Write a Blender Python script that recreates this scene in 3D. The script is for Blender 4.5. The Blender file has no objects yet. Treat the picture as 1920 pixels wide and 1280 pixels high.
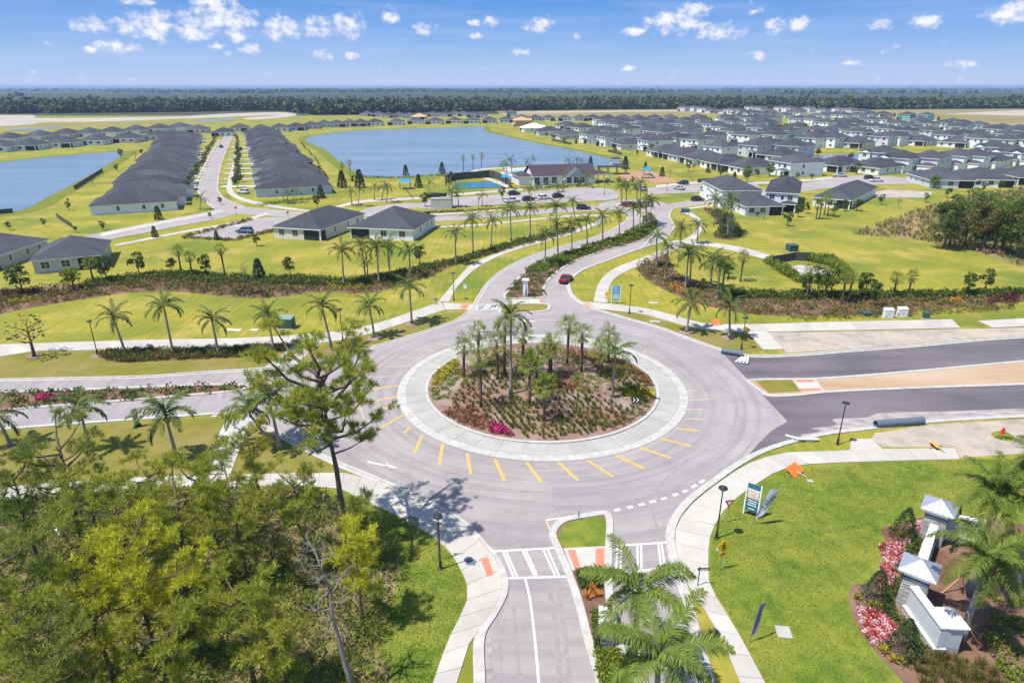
import bpy, bmesh, math, random
import numpy as np
from mathutils import Vector, Matrix

R = math.radians
sc = bpy.context.scene
COL = sc.collection
rng = np.random.default_rng(7)
random.seed(7)

# ------------------------------------------------------------------ camera, sky, sun, exposure
CAM_H = 36.0                      # drone height in metres
FPX = 1225.0                      # focal length in photo pixels (1920 wide)
TILT = math.atan((640 - 162) / FPX)
cam = bpy.data.cameras.new('Camera')
cam.sensor_width = 36.0
cam.lens = FPX / 1920 * 36.0
cam.clip_end = 60000
cam_o = bpy.data.objects.new('Camera', cam)
COL.objects.link(cam_o)
cam_o.location = (0, 0, CAM_H)
cam_o.rotation_euler = (R(90) - TILT, 0, 0)
sc.camera = cam_o

SUN_EL = R(64)
SH = Vector((0.91, 0.41, 0)).normalized()          # direction in which shadows fall
sun = bpy.data.lights.new('sun', 'SUN')
sun.energy = 4.6
sun.angle = R(0.53)
sun.color = (1.0, 0.95, 0.87)
sun_o = bpy.data.objects.new('sun', sun)
COL.objects.link(sun_o)
ray_dir = Vector((SH.x * math.cos(SUN_EL), SH.y * math.cos(SUN_EL), -math.sin(SUN_EL)))
sun_o.rotation_euler = ray_dir.to_track_quat('-Z', 'Y').to_euler()

world = bpy.data.worlds.new('World')
sc.world = world
world.use_nodes = True
wn, wl = world.node_tree.nodes, world.node_tree.links
wn.clear()


def wnode(t, **kw):
    n = wn.new(t)
    for k, v in kw.items():
        setattr(n, k, v)
    return n


def wmath(op, a, b=None, c=None, clamp=False):
    n = wn.new('ShaderNodeMath')
    n.operation = op
    n.use_clamp = clamp
    for i, v in enumerate((a, b, c)):
        if v is None:
            continue
        if isinstance(v, (int, float)):
            n.inputs[i].default_value = v
        else:
            wl.new(v, n.inputs[i])
    return n.outputs[0]


sky = wnode('ShaderNodeTexSky', sky_type='NISHITA')
sky.sun_disc = False
sky.sun_elevation = SUN_EL
sky.sun_rotation = math.atan2(-SH.x, -SH.y)
sky.altitude = 0
sky.air_density = 1.0
sky.dust_density = 0.25
sky.ozone_density = 2.5
tc = wnode('ShaderNodeTexCoord')
sep = wnode('ShaderNodeSeparateXYZ')
wl.new(tc.outputs['Generated'], sep.inputs[0])
az = wmath('ARCTAN2', sep.outputs[0], sep.outputs[1])
el = wmath('ARCSINE', sep.outputs[2])
# blue of the clear air grows with elevation, the same all round
ramp = wnode('ShaderNodeValToRGB')
ramp.color_ramp.elements[0].position = 0.0
ramp.color_ramp.elements[0].color = (0.385, 0.46, 0.64, 1)
e2 = ramp.color_ramp.elements.new(0.45)
e2.color = (0.215, 0.355, 0.62, 1)
ramp.color_ramp.elements[-1].position = 1.0
ramp.color_ramp.elements[-1].color = (0.07, 0.225, 0.56, 1)
wl.new(wmath('DIVIDE', el, R(6.8), clamp=True), ramp.inputs[0])
SKY_STRENGTH = 0.125
# Nishita colour scaled down to display range, leaning on the clear-air ramp near the horizon
mixs = wnode('ShaderNodeMix', data_type='RGBA', blend_type='MIX')
sc1 = wnode('ShaderNodeVectorMath', operation='SCALE')
wl.new(ramp.outputs[0], sc1.inputs[0])
sc1.inputs['Scale'].default_value = 1.0 / SKY_STRENGTH
wl.new(wmath('SUBTRACT', 1.0, wmath('DIVIDE', wmath('SUBTRACT', el, R(8)), R(30), clamp=True)), mixs.inputs['Factor'])
wl.new(sky.outputs[0], mixs.inputs['A'])
wl.new(sc1.outputs[0], mixs.inputs['B'])

# cumulus clouds: (photo x, y of centre, half width, half height) turned into azimuth and elevation
CLOUDS = [(172, 45, 34, 12), (290, 48, 60, 22), (415, 35, 68, 24), (355, 62, 40, 12), (225, 88, 34, 10), (525, 52, 34, 20), (600, 52, 32, 16), (655, 47, 30, 20),
          (730, 33, 16, 11), (795, 54, 24, 11), (893, 68, 15, 6), (922, 40, 14, 9), (888, 44, 14, 6), (1010, 47, 28, 12), (1080, 70, 9, 6), (1270, 42, 62, 20), (1300, 25, 30, 16),
          (1352, 58, 44, 12), (1190, 60, 26, 7), (1452, 48, 22, 12), (1497, 44, 17, 14), (1652, 48, 18, 9), (1738, 41, 26, 9), (1895, 24, 36, 16), (605, 103, 18, 9), (660, 105, 16, 6),
          (975, 97, 17, 7), (1420, 105, 16, 8), (1600, 118, 18, 5), (1803, 120, 20, 7), (445, 70, 14, 10), (410, 86, 12, 7), (470, 92, 18, 10), (425, 104, 10, 7), (165, 95, 12, 6),
          (1178, 127, 14, 5), (395, 3, 40, 14), (258, 4, 22, 6)]
tilt_c, tilt_s = math.cos(TILT), math.sin(TILT)


def sky_angles(px, py):
    u, v = (px - 960) / FPX, (py - 640) / FPX
    d = Vector((u, tilt_c - v * tilt_s, -tilt_s - v * tilt_c)).normalized()
    return math.atan2(d.x, d.y), math.asin(d.z)


comb = wnode('ShaderNodeCombineXYZ')
wl.new(az, comb.inputs[0])
wl.new(wmath('MULTIPLY', el, 1.35), comb.inputs[1])
nz = wnode('ShaderNodeTexNoise')
nz.inputs['Scale'].default_value = 56
nz.inputs['Detail'].default_value = 7
nz.inputs['Roughness'].default_value = 0.62
wl.new(comb.outputs[0], nz.inputs['Vector'])
nzb = wnode('ShaderNodeTexNoise')
nzb.inputs['Scale'].default_value = 26
nzb.inputs['Detail'].default_value = 3
wl.new(comb.outputs[0], nzb.inputs['Vector'])
pos2 = wnode('ShaderNodeCombineXYZ')
wl.new(az, pos2.inputs[0])
wl.new(el, pos2.inputs[1])
best = None
for (cx, cy, hw, hh) in CLOUDS:
    a0, e0 = sky_angles(cx, cy)
    wa, we = hw / FPX * 1.12, hh / FPX * 1.2
    ma = wnode('ShaderNodeVectorMath', operation='MULTIPLY_ADD')
    wl.new(pos2.outputs[0], ma.inputs[0])
    ma.inputs[1].default_value = (1 / wa, 1 / we, 0)
    ma.inputs[2].default_value = (-a0 / wa, -e0 / we, 0)
    ln = wnode('ShaderNodeVectorMath', operation='LENGTH')
    wl.new(ma.outputs[0], ln.inputs[0])
    best = ln.outputs['Value'] if best is None else wmath('MINIMUM', best, ln.outputs['Value'])
best = wmath('SUBTRACT', 1.0, wmath('MULTIPLY', best, best))
# thin generic cumulus field over the rest of the sky, the same kind of small puffs
gen = wmath('MULTIPLY', wmath('SUBTRACT', nzb.outputs['Fac'], 0.655), 7.0)
gen = wmath('MULTIPLY', gen, wmath('DIVIDE', wmath('SUBTRACT', el, R(0.9)), R(2.0), clamp=True))
best = wmath('MAXIMUM', best, gen)
dens = wmath('ADD', best, wmath('MULTIPLY', wmath('SUBTRACT', nz.outputs['Fac'], 0.55), 3.6))
edge = wnode('ShaderNodeMapRange', interpolation_type='SMOOTHSTEP')
wl.new(dens, edge.inputs['Value'])
edge.inputs['From Min'].default_value = -0.1
edge.inputs['From Max'].default_value = 1.05
# wisps of pale veil
veil = wnode('ShaderNodeTexNoise')
vm = wnode('ShaderNodeMapping')
vm.inputs['Scale'].default_value = (3.0, 26.0, 1)
vm.inputs['Rotation'].default_value = (0, 0, 0.06)
wl.new(comb.outputs[0], vm.inputs[0])
wl.new(vm.outputs[0], veil.inputs['Vector'])
veil.inputs['Scale'].default_value = 1.6
veil.inputs['Detail'].default_value = 5
vfac = wmath('MULTIPLY', wmath('SUBTRACT', veil.outputs['Fac'], 0.46, clamp=True), 1.1, clamp=True)
mixv = wnode('ShaderNodeMix', data_type='RGBA')
wl.new(vfac, mixv.inputs['Factor'])
wl.new(mixs.outputs['Result'], mixv.inputs['A'])
mixv.inputs['B'].default_value = (0.42 / SKY_STRENGTH, 0.49 / SKY_STRENGTH, 0.66 / SKY_STRENGTH, 1)
mixc = wnode('ShaderNodeMix', data_type='RGBA')
wl.new(wmath('MULTIPLY', edge.outputs[0], 0.88), mixc.inputs['Factor'])
wl.new(mixv.outputs['Result'], mixc.inputs['A'])
cw = wnode('ShaderNodeValToRGB')
cw.color_ramp.elements[0].color = (0.46 / SKY_STRENGTH, 0.50 / SKY_STRENGTH, 0.64 / SKY_STRENGTH, 1)
cw.color_ramp.elements[1].color = (0.77 / SKY_STRENGTH, 0.76 / SKY_STRENGTH, 0.78 / SKY_STRENGTH, 1)
wl.new(wmath('MULTIPLY', wmath('SUBTRACT', dens, 0.0), 0.75, clamp=True), cw.inputs[0])
wl.new(cw.outputs[0], mixc.inputs['B'])
bg = wnode('ShaderNodeBackground')
bg.inputs['Strength'].default_value = SKY_STRENGTH
wl.new(mixc.outputs['Result'], bg.inputs['Color'])
world.cycles.sampling_method = 'MANUAL'
world.cycles.sample_map_resolution = 256
wout = wnode('ShaderNodeOutputWorld')
wl.new(bg.outputs[0], wout.inputs['Surface'])

sc.view_settings.view_transform = 'Standard'
sc.view_settings.look = 'None'
sc.view_settings.gamma = 1
sc.view_settings.use_curve_mapping = False
sc.view_settings.exposure = 0.5
sc.cycles.volume_bounces = 0
sc.cycles.max_bounces = 4
sc.cycles.diffuse_bounces = 3
sc.cycles.transparent_max_bounces = 6


# ------------------------------------------------------------------ survey: photo pixel -> ground metres
def pix_ray(px, py):
    u, v = (px - 960) / FPX, (py - 640) / FPX
    return u, tilt_c - v * tilt_s, -tilt_s - v * tilt_c


def G(px, py, z=0.0):
    d = pix_ray(px, py)
    t = (CAM_H - z) / -d[2]
    return Vector((d[0] * t, d[1] * t))


def HT(px, pb, pt):
    y = G(px, pb).y
    d = pix_ray(px, pt)
    return CAM_H + y * d[2] / d[1]


def GL(pts):
    return [G(*p) for p in pts]


def smooth(pts, n=5, closed=False):
    pts = [Vector(p) for p in pts]
    m = len(pts)
    out = []
    for i in range(m if closed else m - 1):
        p1, p2 = pts[i], pts[(i + 1) % m]
        p0 = pts[(i - 1) % m] if (closed or i > 0) else p1 * 2 - p2
        p3 = pts[(i + 2) % m] if (closed or i + 2 < m) else p2 * 2 - p1
        a = max((p1 - p0).length, 1e-4) ** 0.5
        b = max((p2 - p1).length, 1e-4) ** 0.5
        c = max((p3 - p2).length, 1e-4) ** 0.5
        m1 = (p2 - p1) + b * ((p1 - p0) / a - (p2 - p0) / (a + b))
        m2 = (p2 - p1) + b * ((p3 - p2) / c - (p3 - p1) / (b + c))
        for k in range(n):
            t = k / n
            out.append((2 * t ** 3 - 3 * t ** 2 + 1) * p1 + (t ** 3 - 2 * t ** 2 + t) * m1 + (-2 * t ** 3 + 3 * t ** 2) * p2 + (t ** 3 - t ** 2) * m2)
    if not closed:
        out.append(pts[-1])
    return out


def resample(pts, n):
    d = [0]
    for a, b in zip(pts, pts[1:]):
        d.append(d[-1] + (b - a).length)
    out, j = [], 0
    for k in range(n + 1):
        s = d[-1] * k / n
        while j < len(d) - 2 and d[j + 1] < s:
            j += 1
        seg = max(d[j + 1] - d[j], 1e-6)
        out.append(pts[j].lerp(pts[j + 1], (s - d[j]) / seg))
    return out


def plen(pts):
    return sum((b - a).length for a, b in zip(pts, pts[1:]))


# ------------------------------------------------------------------ materials
MAT = {}


def mat(name, c1, c2=None, scale=1.0, rough=0.85, c3=None, scale3=0.05, amt3=0.5, bump=0.0, bscale=20, spec=0.25, metal=0.0, transl=0.0, island=0.0, detail=5, coord=None, objrand=0.0, stretch=None, c4=None, scale4=0.1, amt4=0.5, mow=0.0):
    m = bpy.data.materials.new(name)
    m.use_nodes = True
    n, l = m.node_tree.nodes, m.node_tree.links
    b = n['Principled BSDF']
    b.inputs['Roughness'].default_value = rough
    b.inputs['Specular IOR Level'].default_value = spec
    b.inputs['Metallic'].default_value = metal
    geo = n.new('ShaderNodeNewGeometry')
    pos = geo.outputs['Position']
    if coord == 'object':
        t = n.new('ShaderNodeTexCoord')
        pos = t.outputs['Object']
    if stretch:
        mp = n.new('ShaderNodeMapping')
        mp.inputs['Scale'].default_value = stretch
        l.new(pos, mp.inputs[0])
        pos = mp.outputs[0]
    col = None
    if c2 is None:
        rgb = n.new('ShaderNodeRGB')
        rgb.outputs[0].default_value = (*c1, 1)
        col = rgb.outputs[0]
    else:
        nz_ = n.new('ShaderNodeTexNoise')
        nz_.inputs['Scale'].default_value = scale
        nz_.inputs['Detail'].default_value = detail
        nz_.inputs['Roughness'].default_value = 0.65
        l.new(pos, nz_.inputs['Vector'])
        rp = n.new('ShaderNodeValToRGB')
        rp.color_ramp.elements[0].position = 0.34
        rp.color_ramp.elements[0].color = (*c1, 1)
        rp.color_ramp.elements[1].position = 0.66
        rp.color_ramp.elements[1].color = (*c2, 1)
        l.new(nz_.outputs['Fac'], rp.inputs[0])
        col = rp.outputs[0]
    if c3 is not None:
        n3 = n.new('ShaderNodeTexNoise')
        n3.inputs['Scale'].default_value = scale3
        n3.inputs['Detail'].default_value = 4
        l.new(pos, n3.inputs['Vector'])
        mr = n.new('ShaderNodeMapRange')
        mr.inputs['From Min'].default_value = 0.4
        mr.inputs['From Max'].default_value = 0.65
        mr.inputs['To Max'].default_value = amt3
        l.new(n3.outputs['Fac'], mr.inputs['Value'])
        mx = n.new('ShaderNodeMix')
        mx.data_type = 'RGBA'
        l.new(mr.outputs[0], mx.inputs['Factor'])
        l.new(col, mx.inputs['A'])
        mx.inputs['B'].default_value = (*c3, 1)
        col = mx.outputs['Result']
    if c4 is not None:
        n4 = n.new('ShaderNodeTexNoise')
        n4.inputs['Scale'].default_value = scale4
        n4.inputs['Detail'].default_value = 6
        n4.inputs['Roughness'].default_value = 0.7
        l.new(pos, n4.inputs['Vector'])
        m4 = n.new('ShaderNodeMapRange')
        m4.inputs['From Min'].default_value = 0.5
        m4.inputs['From Max'].default_value = 0.66
        m4.inputs['To Max'].default_value = amt4
        l.new(n4.outputs['Fac'], m4.inputs['Value'])
        x4 = n.new('ShaderNodeMix')
        x4.data_type = 'RGBA'
        l.new(m4.outputs[0], x4.inputs['Factor'])
        l.new(col, x4.inputs['A'])
        x4.inputs['B'].default_value = (*c4, 1)
        col = x4.outputs['Result']
    if mow:
        wv = n.new('ShaderNodeTexWave')
        wv.inputs['Scale'].default_value = 0.22
        wv.inputs['Distortion'].default_value = 3.0
        wv.inputs['Detail'].default_value = 2
        wv.inputs['Detail Scale'].default_value = 0.25
        l.new(pos, wv.inputs['Vector'])
        m5 = n.new('ShaderNodeMapRange')
        m5.inputs['To Min'].default_value = 1 - mow
        m5.inputs['To Max'].default_value = 1 + mow
        l.new(wv.outputs['Fac'], m5.inputs['Value'])
        h5 = n.new('ShaderNodeHueSaturation')
        l.new(m5.outputs[0], h5.inputs['Value'])
        l.new(col, h5.inputs['Color'])
        col = h5.outputs[0]
    if island or objrand:
        hs = n.new('ShaderNodeHueSaturation')
        src = geo.outputs['Random Per Island']
        k = island
        if objrand:
            oi = n.new('ShaderNodeObjectInfo')
            src = oi.outputs['Random']
            k = objrand
        mr2 = n.new('ShaderNodeMapRange')
        mr2.inputs['To Min'].default_value = 1 - k
        mr2.inputs['To Max'].default_value = 1 + k
        l.new(src, mr2.inputs['Value'])
        l.new(mr2.outputs[0], hs.inputs['Value'])
        l.new(col, hs.inputs['Color'])
        col = hs.outputs[0]
    l.new(col, b.inputs['Base Color'])
    if bump:
        nb = n.new('ShaderNodeTexNoise')
        nb.inputs['Scale'].default_value = bscale
        nb.inputs['Detail'].default_value = 4
        l.new(pos, nb.inputs['Vector'])
        bp = n.new('ShaderNodeBump')
        bp.inputs['Strength'].default_value = bump
        bp.inputs['Distance'].default_value = 0.05
        l.new(nb.outputs['Fac'], bp.inputs['Height'])
        l.new(bp.outputs[0], b.inputs['Normal'])
    if transl:
        tr = n.new('ShaderNodeBsdfTranslucent')
        l.new(col, tr.inputs['Color'])
        ms = n.new('ShaderNodeMixShader')
        ms.inputs[0].default_value = transl
        l.new(b.outputs[0], ms.inputs[1])
        l.new(tr.outputs[0], ms.inputs[2])
        l.new(ms.outputs[0], n['Material Output'].inputs['Surface'])
    MAT[name] = m
    return m


mat('lawn', (0.310, 0.268, 0.032), (0.205, 0.21, 0.024), 0.6, 0.95, c3=(0.125, 0.165, 0.018), scale3=0.055, amt3=0.9, bump=0.6, bscale=9, detail=8, c4=(0.40, 0.30, 0.075), scale4=0.085, amt4=0.75, mow=0.05)
mat('lawn_lush', (0.195, 0.235, 0.027), (0.080, 0.140, 0.013), 0.9, 0.95, c3=(0.25, 0.25, 0.04), scale3=0.22, amt3=0.65, bump=1.0, bscale=14, detail=7, c4=(0.068, 0.122, 0.012), scale4=0.3, amt4=0.45)
mat('verge', (0.205, 0.185, 0.026), (0.145, 0.145, 0.02), 0.7, 0.95, c3=(0.27, 0.205, 0.085), scale3=0.2, amt3=0.55, bump=0.7, bscale=12, detail=8)
mat('bank', (0.17, 0.185, 0.014), (0.12, 0.155, 0.012), 0.15, 0.95)
mat('far_field', (0.05, 0.066, 0.028), (0.07, 0.075, 0.038), 0.006, 0.95, c3=(0.03, 0.048, 0.022), scale3=0.0016, amt3=0.9)
mat('scrub_ground', (0.27, 0.20, 0.08), (0.17, 0.17, 0.05), 0.02, 0.95, c3=(0.30, 0.24, 0.14), scale3=0.008, amt3=0.6)
mat('asphalt', (0.335, 0.305, 0.298), (0.275, 0.25, 0.247), 0.22, 0.9, c3=(0.375, 0.345, 0.33), scale3=0.09, amt3=0.6, bump=0.25, bscale=40, detail=8, c4=(0.21, 0.19, 0.19), scale4=0.35, amt4=0.35)
mat('asphalt_fresh', (0.135, 0.118, 0.132), (0.10, 0.088, 0.102), 0.25, 0.85, c3=(0.20, 0.18, 0.185), scale3=0.16, amt3=0.6, bump=0.3, bscale=40, detail=5, stretch=(0.35, 1.3, 1))
mat('concrete', (0.46, 0.435, 0.395), (0.375, 0.355, 0.325), 0.6, 0.9, c3=(0.50, 0.47, 0.415), scale3=0.15, amt3=0.5, bump=0.15, bscale=30, detail=6, objrand=0.08)
mat('concrete_apron', (0.405, 0.39, 0.362), (0.33, 0.32, 0.298), 0.5, 0.9, bump=0.15, bscale=30, detail=6, objrand=0.05)
mat('kerb', (0.50, 0.485, 0.45), (0.37, 0.355, 0.33), 1.2, 0.88, detail=6)
mat('joint', (0.27, 0.255, 0.23), (0.32, 0.30, 0.275), 2, 0.95)
mat('mulch', (0.19, 0.095, 0.06), (0.11, 0.058, 0.038), 1.6, 0.95, c3=(0.28, 0.18, 0.13), scale3=0.25, amt3=0.6, bump=1.0, bscale=10, detail=5)
mat('mulch_island', (0.29, 0.16, 0.115), (0.15, 0.085, 0.062), 2.2, 0.95, c3=(0.33, 0.27, 0.23), scale3=0.16, amt3=0.85, bump=1.0, bscale=10, detail=8)
mat('litter', (0.30, 0.22, 0.13), (0.16, 0.13, 0.06), 0.7, 0.95, c3=(0.17, 0.17, 0.04), scale3=0.2, amt3=0.8, bump=1.0, bscale=8, detail=5)
mat('sand', (0.47, 0.42, 0.36), (0.37, 0.33, 0.28), 0.05, 0.95, c3=(0.30, 0.27, 0.20), scale3=0.02, amt3=0.6, detail=8)
mat('gravel', (0.42, 0.37, 0.32), (0.29, 0.26, 0.23), 0.5, 0.95, c3=(0.46, 0.38, 0.29), scale3=0.12, amt3=0.85, bump=0.8, bscale=16, detail=8, c4=(0.24, 0.22, 0.20), scale4=0.25, amt4=0.5)
mat('dirt', (0.43, 0.31, 0.20), (0.36, 0.235, 0.14), 0.18, 0.95, c3=(0.46, 0.37, 0.28), scale3=0.1, amt3=0.8, bump=0.6, bscale=10, detail=8, stretch=(0.4, 1.4, 1))
mat('dust', (0.42, 0.385, 0.36), (0.21, 0.19, 0.195), 0.9, 0.95, detail=8, stretch=(0.5, 1.6, 1))
mat('paint_white', (0.68, 0.68, 0.66), (0.50, 0.49, 0.48), 2.5, 0.7, detail=8)
mat('paint_yellow', (0.66, 0.41, 0.09), (0.48, 0.34, 0.14), 2.5, 0.75, detail=8)
mat('paint_yellow_worn', (0.58, 0.44, 0.22), (0.44, 0.37, 0.26), 2.5, 0.8, detail=5)
mat('tactile', (0.62, 0.22, 0.14), (0.52, 0.19, 0.12), 3, 0.8)
mat('stucco', (0.80, 0.81, 0.81), (0.75, 0.76, 0.765), 0.3, 0.9, objrand=0.05)
mat('trim_stone', (0.66, 0.65, 0.63), (0.56, 0.55, 0.53), 1.8, 0.85, detail=7)
mat('stucco_pale', (0.60, 0.62, 0.64), (0.55, 0.57, 0.60), 0.3, 0.9, objrand=0.08)
mat('tyre_dark', (0.245, 0.222, 0.22), (0.315, 0.288, 0.282), 1.6, 0.9, detail=6)
mat('stucco_cool', (0.55, 0.56, 0.58), (0.50, 0.51, 0.53), 1.5, 0.9)
mat('stucco_cream', (0.66, 0.64, 0.57), (0.60, 0.58, 0.52), 0.4, 0.9)
mat('stucco_blue', (0.50, 0.60, 0.68), (0.46, 0.56, 0.64), 0.4, 0.9)
mat('stucco_grey', (0.50, 0.49, 0.47), (0.46, 0.45, 0.43), 0.4, 0.9)
mat('sheathing_teal', (0.13, 0.42, 0.42), (0.16, 0.48, 0.47), 0.3, 0.85)
mat('sheathing_wood', (0.60, 0.36, 0.18), (0.52, 0.30, 0.15), 0.8, 0.85)
mat('wrap_white', (0.62, 0.68, 0.74), (0.55, 0.62, 0.70), 0.3, 0.7)
mat('trim_white', (0.80, 0.80, 0.79), rough=0.6)
mat('shingle', (0.060, 0.060, 0.075), (0.045, 0.045, 0.057), 1.1, 0.9, c3=(0.078, 0.078, 0.092), scale3=0.12, amt3=0.8, bump=0.5, bscale=6, detail=7, objrand=0.2)
mat('shingle_plum', (0.072, 0.056, 0.066), (0.058, 0.045, 0.054), 1.0, 0.9, bump=0.4, bscale=6)
mat('glass_dark', (0.025, 0.035, 0.045), rough=0.08, spec=0.6)
mat('screen_dark', (0.022, 0.026, 0.03), (0.04, 0.045, 0.05), 3, 0.6)
mat('door_dark', (0.05, 0.06, 0.08), rough=0.5)
mat('metal_dark', (0.022, 0.023, 0.025), rough=0.45, spec=0.5)
mat('metal_grey', (0.33, 0.34, 0.36), (0.28, 0.29, 0.31), 4, 0.45, metal=0.5)
mat('metal_roof', (0.52, 0.53, 0.57), (0.46, 0.47, 0.52), 1.5, 0.35, metal=0.55, spec=0.5)
mat('trunk_royal', (0.34, 0.31, 0.27), (0.25, 0.22, 0.19), 3.0, 0.9, stretch=(1, 1, 3), bump=0.4, bscale=8)
mat('trunk_sabal', (0.17, 0.135, 0.10), (0.10, 0.078, 0.058), 5, 0.95, bump=1, bscale=8)
mat('bark', (0.115, 0.085, 0.065), (0.17, 0.14, 0.115), 4, 0.95, stretch=(2, 2, 0.5), bump=1, bscale=8)
mat('bark_dead', (0.30, 0.26, 0.23), (0.20, 0.17, 0.15), 4, 0.95, stretch=(2, 2, 0.5))
mat('crownshaft', (0.16, 0.24, 0.045), (0.20, 0.26, 0.07), 2, 0.6)
mat('frond', (0.15, 0.185, 0.034), (0.082, 0.115, 0.02), 0.9, 0.55, transl=0.25, island=0.4, spec=0.35)
mat('frond_near', (0.205, 0.255, 0.040), (0.115, 0.16, 0.025), 0.9, 0.6, transl=0.3, island=0.35, spec=0.25)
mat('frond_young', (0.22, 0.28, 0.035), (0.14, 0.20, 0.025), 0.9, 0.6, transl=0.3, island=0.3)
mat('frond_dead', (0.34, 0.26, 0.15), (0.24, 0.18, 0.10), 1.2, 0.9, transl=0.2, island=0.3)
mat('fan_leaf', (0.14, 0.185, 0.028), (0.21, 0.245, 0.032), 0.6, 0.75, transl=0.3, island=0.45, spec=0.15)
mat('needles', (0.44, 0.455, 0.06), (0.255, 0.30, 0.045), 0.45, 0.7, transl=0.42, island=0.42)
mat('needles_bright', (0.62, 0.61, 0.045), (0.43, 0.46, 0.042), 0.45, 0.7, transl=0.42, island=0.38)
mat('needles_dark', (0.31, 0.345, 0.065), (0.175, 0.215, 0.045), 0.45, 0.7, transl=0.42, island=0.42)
mat('leaf', (0.125, 0.175, 0.035), (0.08, 0.12, 0.024), 0.5, 0.7, transl=0.3, island=0.4)
mat('leaf_light', (0.24, 0.285, 0.036), (0.155, 0.205, 0.028), 0.5, 0.7, transl=0.3, island=0.35)
mat('leaf_olive', (0.21, 0.185, 0.055), (0.135, 0.13, 0.036), 0.5, 0.75, transl=0.25, island=0.4)
mat('turf_blade', (0.20, 0.24, 0.027), (0.10, 0.155, 0.015), 0.8, 0.8, c3=(0.25, 0.25, 0.04), scale3=0.22, amt3=0.65, transl=0.2, island=0.15)
mat('leaf_dry', (0.34, 0.25, 0.13), (0.23, 0.18, 0.09), 0.6, 0.85, transl=0.2, island=0.35)
mat('leaf_conifer', (0.075, 0.108, 0.036), (0.048, 0.074, 0.026), 1.5, 0.8, island=0.4, transl=0.15)
mat('leaf_plum', (0.13, 0.025, 0.045), (0.075, 0.018, 0.03), 1, 0.7, transl=0.2, island=0.35)
mat('leaf_orange', (0.62, 0.22, 0.04), (0.50, 0.28, 0.04), 2, 0.7, transl=0.2, island=0.3)
mat('leaf_yellow', (0.52, 0.42, 0.025), (0.40, 0.36, 0.03), 2, 0.7, transl=0.2, island=0.3)
mat('flower_red', (0.52, 0.03, 0.045), (0.62, 0.08, 0.09), 2, 0.7, transl=0.15, island=0.3)
mat('flower_pink', (0.72, 0.42, 0.46), (0.78, 0.62, 0.62), 2, 0.7, transl=0.15, island=0.2)
mat('flower_magenta', (0.55, 0.03, 0.20), (0.42, 0.05, 0.14), 2, 0.7, transl=0.15, island=0.3)
mat('shrub_rust', (0.30, 0.13, 0.08), (0.22, 0.12, 0.05), 0.6, 0.8, transl=0.15, island=0.35)
mat('forest_leaf', (0.085, 0.115, 0.03), (0.042, 0.066, 0.022), 0.012, 0.85, island=0.55)
mat('canopy_far', (0.042, 0.066, 0.022), (0.024, 0.042, 0.016), 0.012, 0.9, c3=(0.06, 0.07, 0.03), scale3=0.003, amt3=0.7)  # self-shading between the crowns is put into this darker green
mat('stone_light', (0.46, 0.45, 0.44), (0.34, 0.335, 0.33), 1.2, 0.9, island=0.22, bump=0.5, bscale=12)
mat('stone_slate', (0.24, 0.245, 0.27), (0.10, 0.10, 0.12), 1.2, 0.85, island=0.45)
mat('navy', (0.02, 0.05, 0.11), rough=0.5)
mat('box_green', (0.055, 0.105, 0.085), (0.045, 0.09, 0.07), 2, 0.5)
mat('box_green_top', (0.20, 0.28, 0.24), rough=0.5)
mat('plastic_white', (0.72, 0.72, 0.71), rough=0.5)
mat('orange', (0.85, 0.16, 0.03), (0.78, 0.14, 0.03), 2, 0.6)
mat('sign_yellow', (0.85, 0.48, 0.02), rough=0.45)
mat('sign_red', (0.62, 0.03, 0.03), rough=0.45)
mat('sign_white', (0.82, 0.82, 0.82), rough=0.5)
mat('sign_teal', (0.035, 0.17, 0.21), rough=0.5)
mat('sign_skin', (0.62, 0.42, 0.33), (0.75, 0.68, 0.64), 3, 0.5)
mat('sign_blue', (0.05, 0.30, 0.52), (0.30, 0.56, 0.66), 1.5, 0.5)
mat('sign_green', (0.16, 0.42, 0.34), rough=0.5)
mat('flag_cloth', (0.60, 0.62, 0.70), (0.54, 0.56, 0.66), 2, 0.8, transl=0.25)
mat('flag_purple', (0.20, 0.15, 0.32), rough=0.8)
mat('black_print', (0.02, 0.02, 0.03), rough=0.6)
mat('pipe_grey', (0.13, 0.17, 0.22), (0.10, 0.13, 0.17), 3, 0.5)
mat('shade_blue', (0.015, 0.26, 0.60), rough=0.6)
mat('court_blue', (0.03, 0.14, 0.28), (0.04, 0.17, 0.32), 1, 0.7)
mat('court_green', (0.05, 0.13, 0.11), rough=0.8)
mat('pool', (0.10, 0.50, 0.52), rough=0.05, spec=0.5)
mat('mesh_fence', (0.07, 0.07, 0.068), (0.09, 0.09, 0.085), 2, 0.8)
mat('play_safety', (0.40, 0.23, 0.14), (0.34, 0.20, 0.13), 0.7, 0.9)
mat('rubber', (0.018, 0.018, 0.019), rough=0.8)
mat('rim', (0.42, 0.43, 0.45), rough=0.3, metal=0.8)
mat('lamp_lens', (0.75, 0.72, 0.60), rough=0.3)
mat('lamp_red', (0.55, 0.02, 0.02), rough=0.3)
mat('headlamp', (0.70, 0.72, 0.75), rough=0.15)
for cn, cc in dict(red=(0.24, 0.012, 0.03), blue=(0.06, 0.12, 0.22), white=(0.72, 0.72, 0.72), black=(0.018, 0.018, 0.02), silver=(0.40, 0.41, 0.43), navy=(0.02, 0.03, 0.06)).items():
    mat('paint_' + cn + '_car', cc, rough=0.28, spec=0.6)
w_ = mat('water', (0.205, 0.245, 0.275), (0.135, 0.18, 0.225), 0.03, 0.22, spec=0.5, bump=0.22, bscale=2.0, stretch=(0.35, 1.6, 1))
w_.node_tree.nodes['Principled BSDF'].inputs['IOR'].default_value = 1.34


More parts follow.
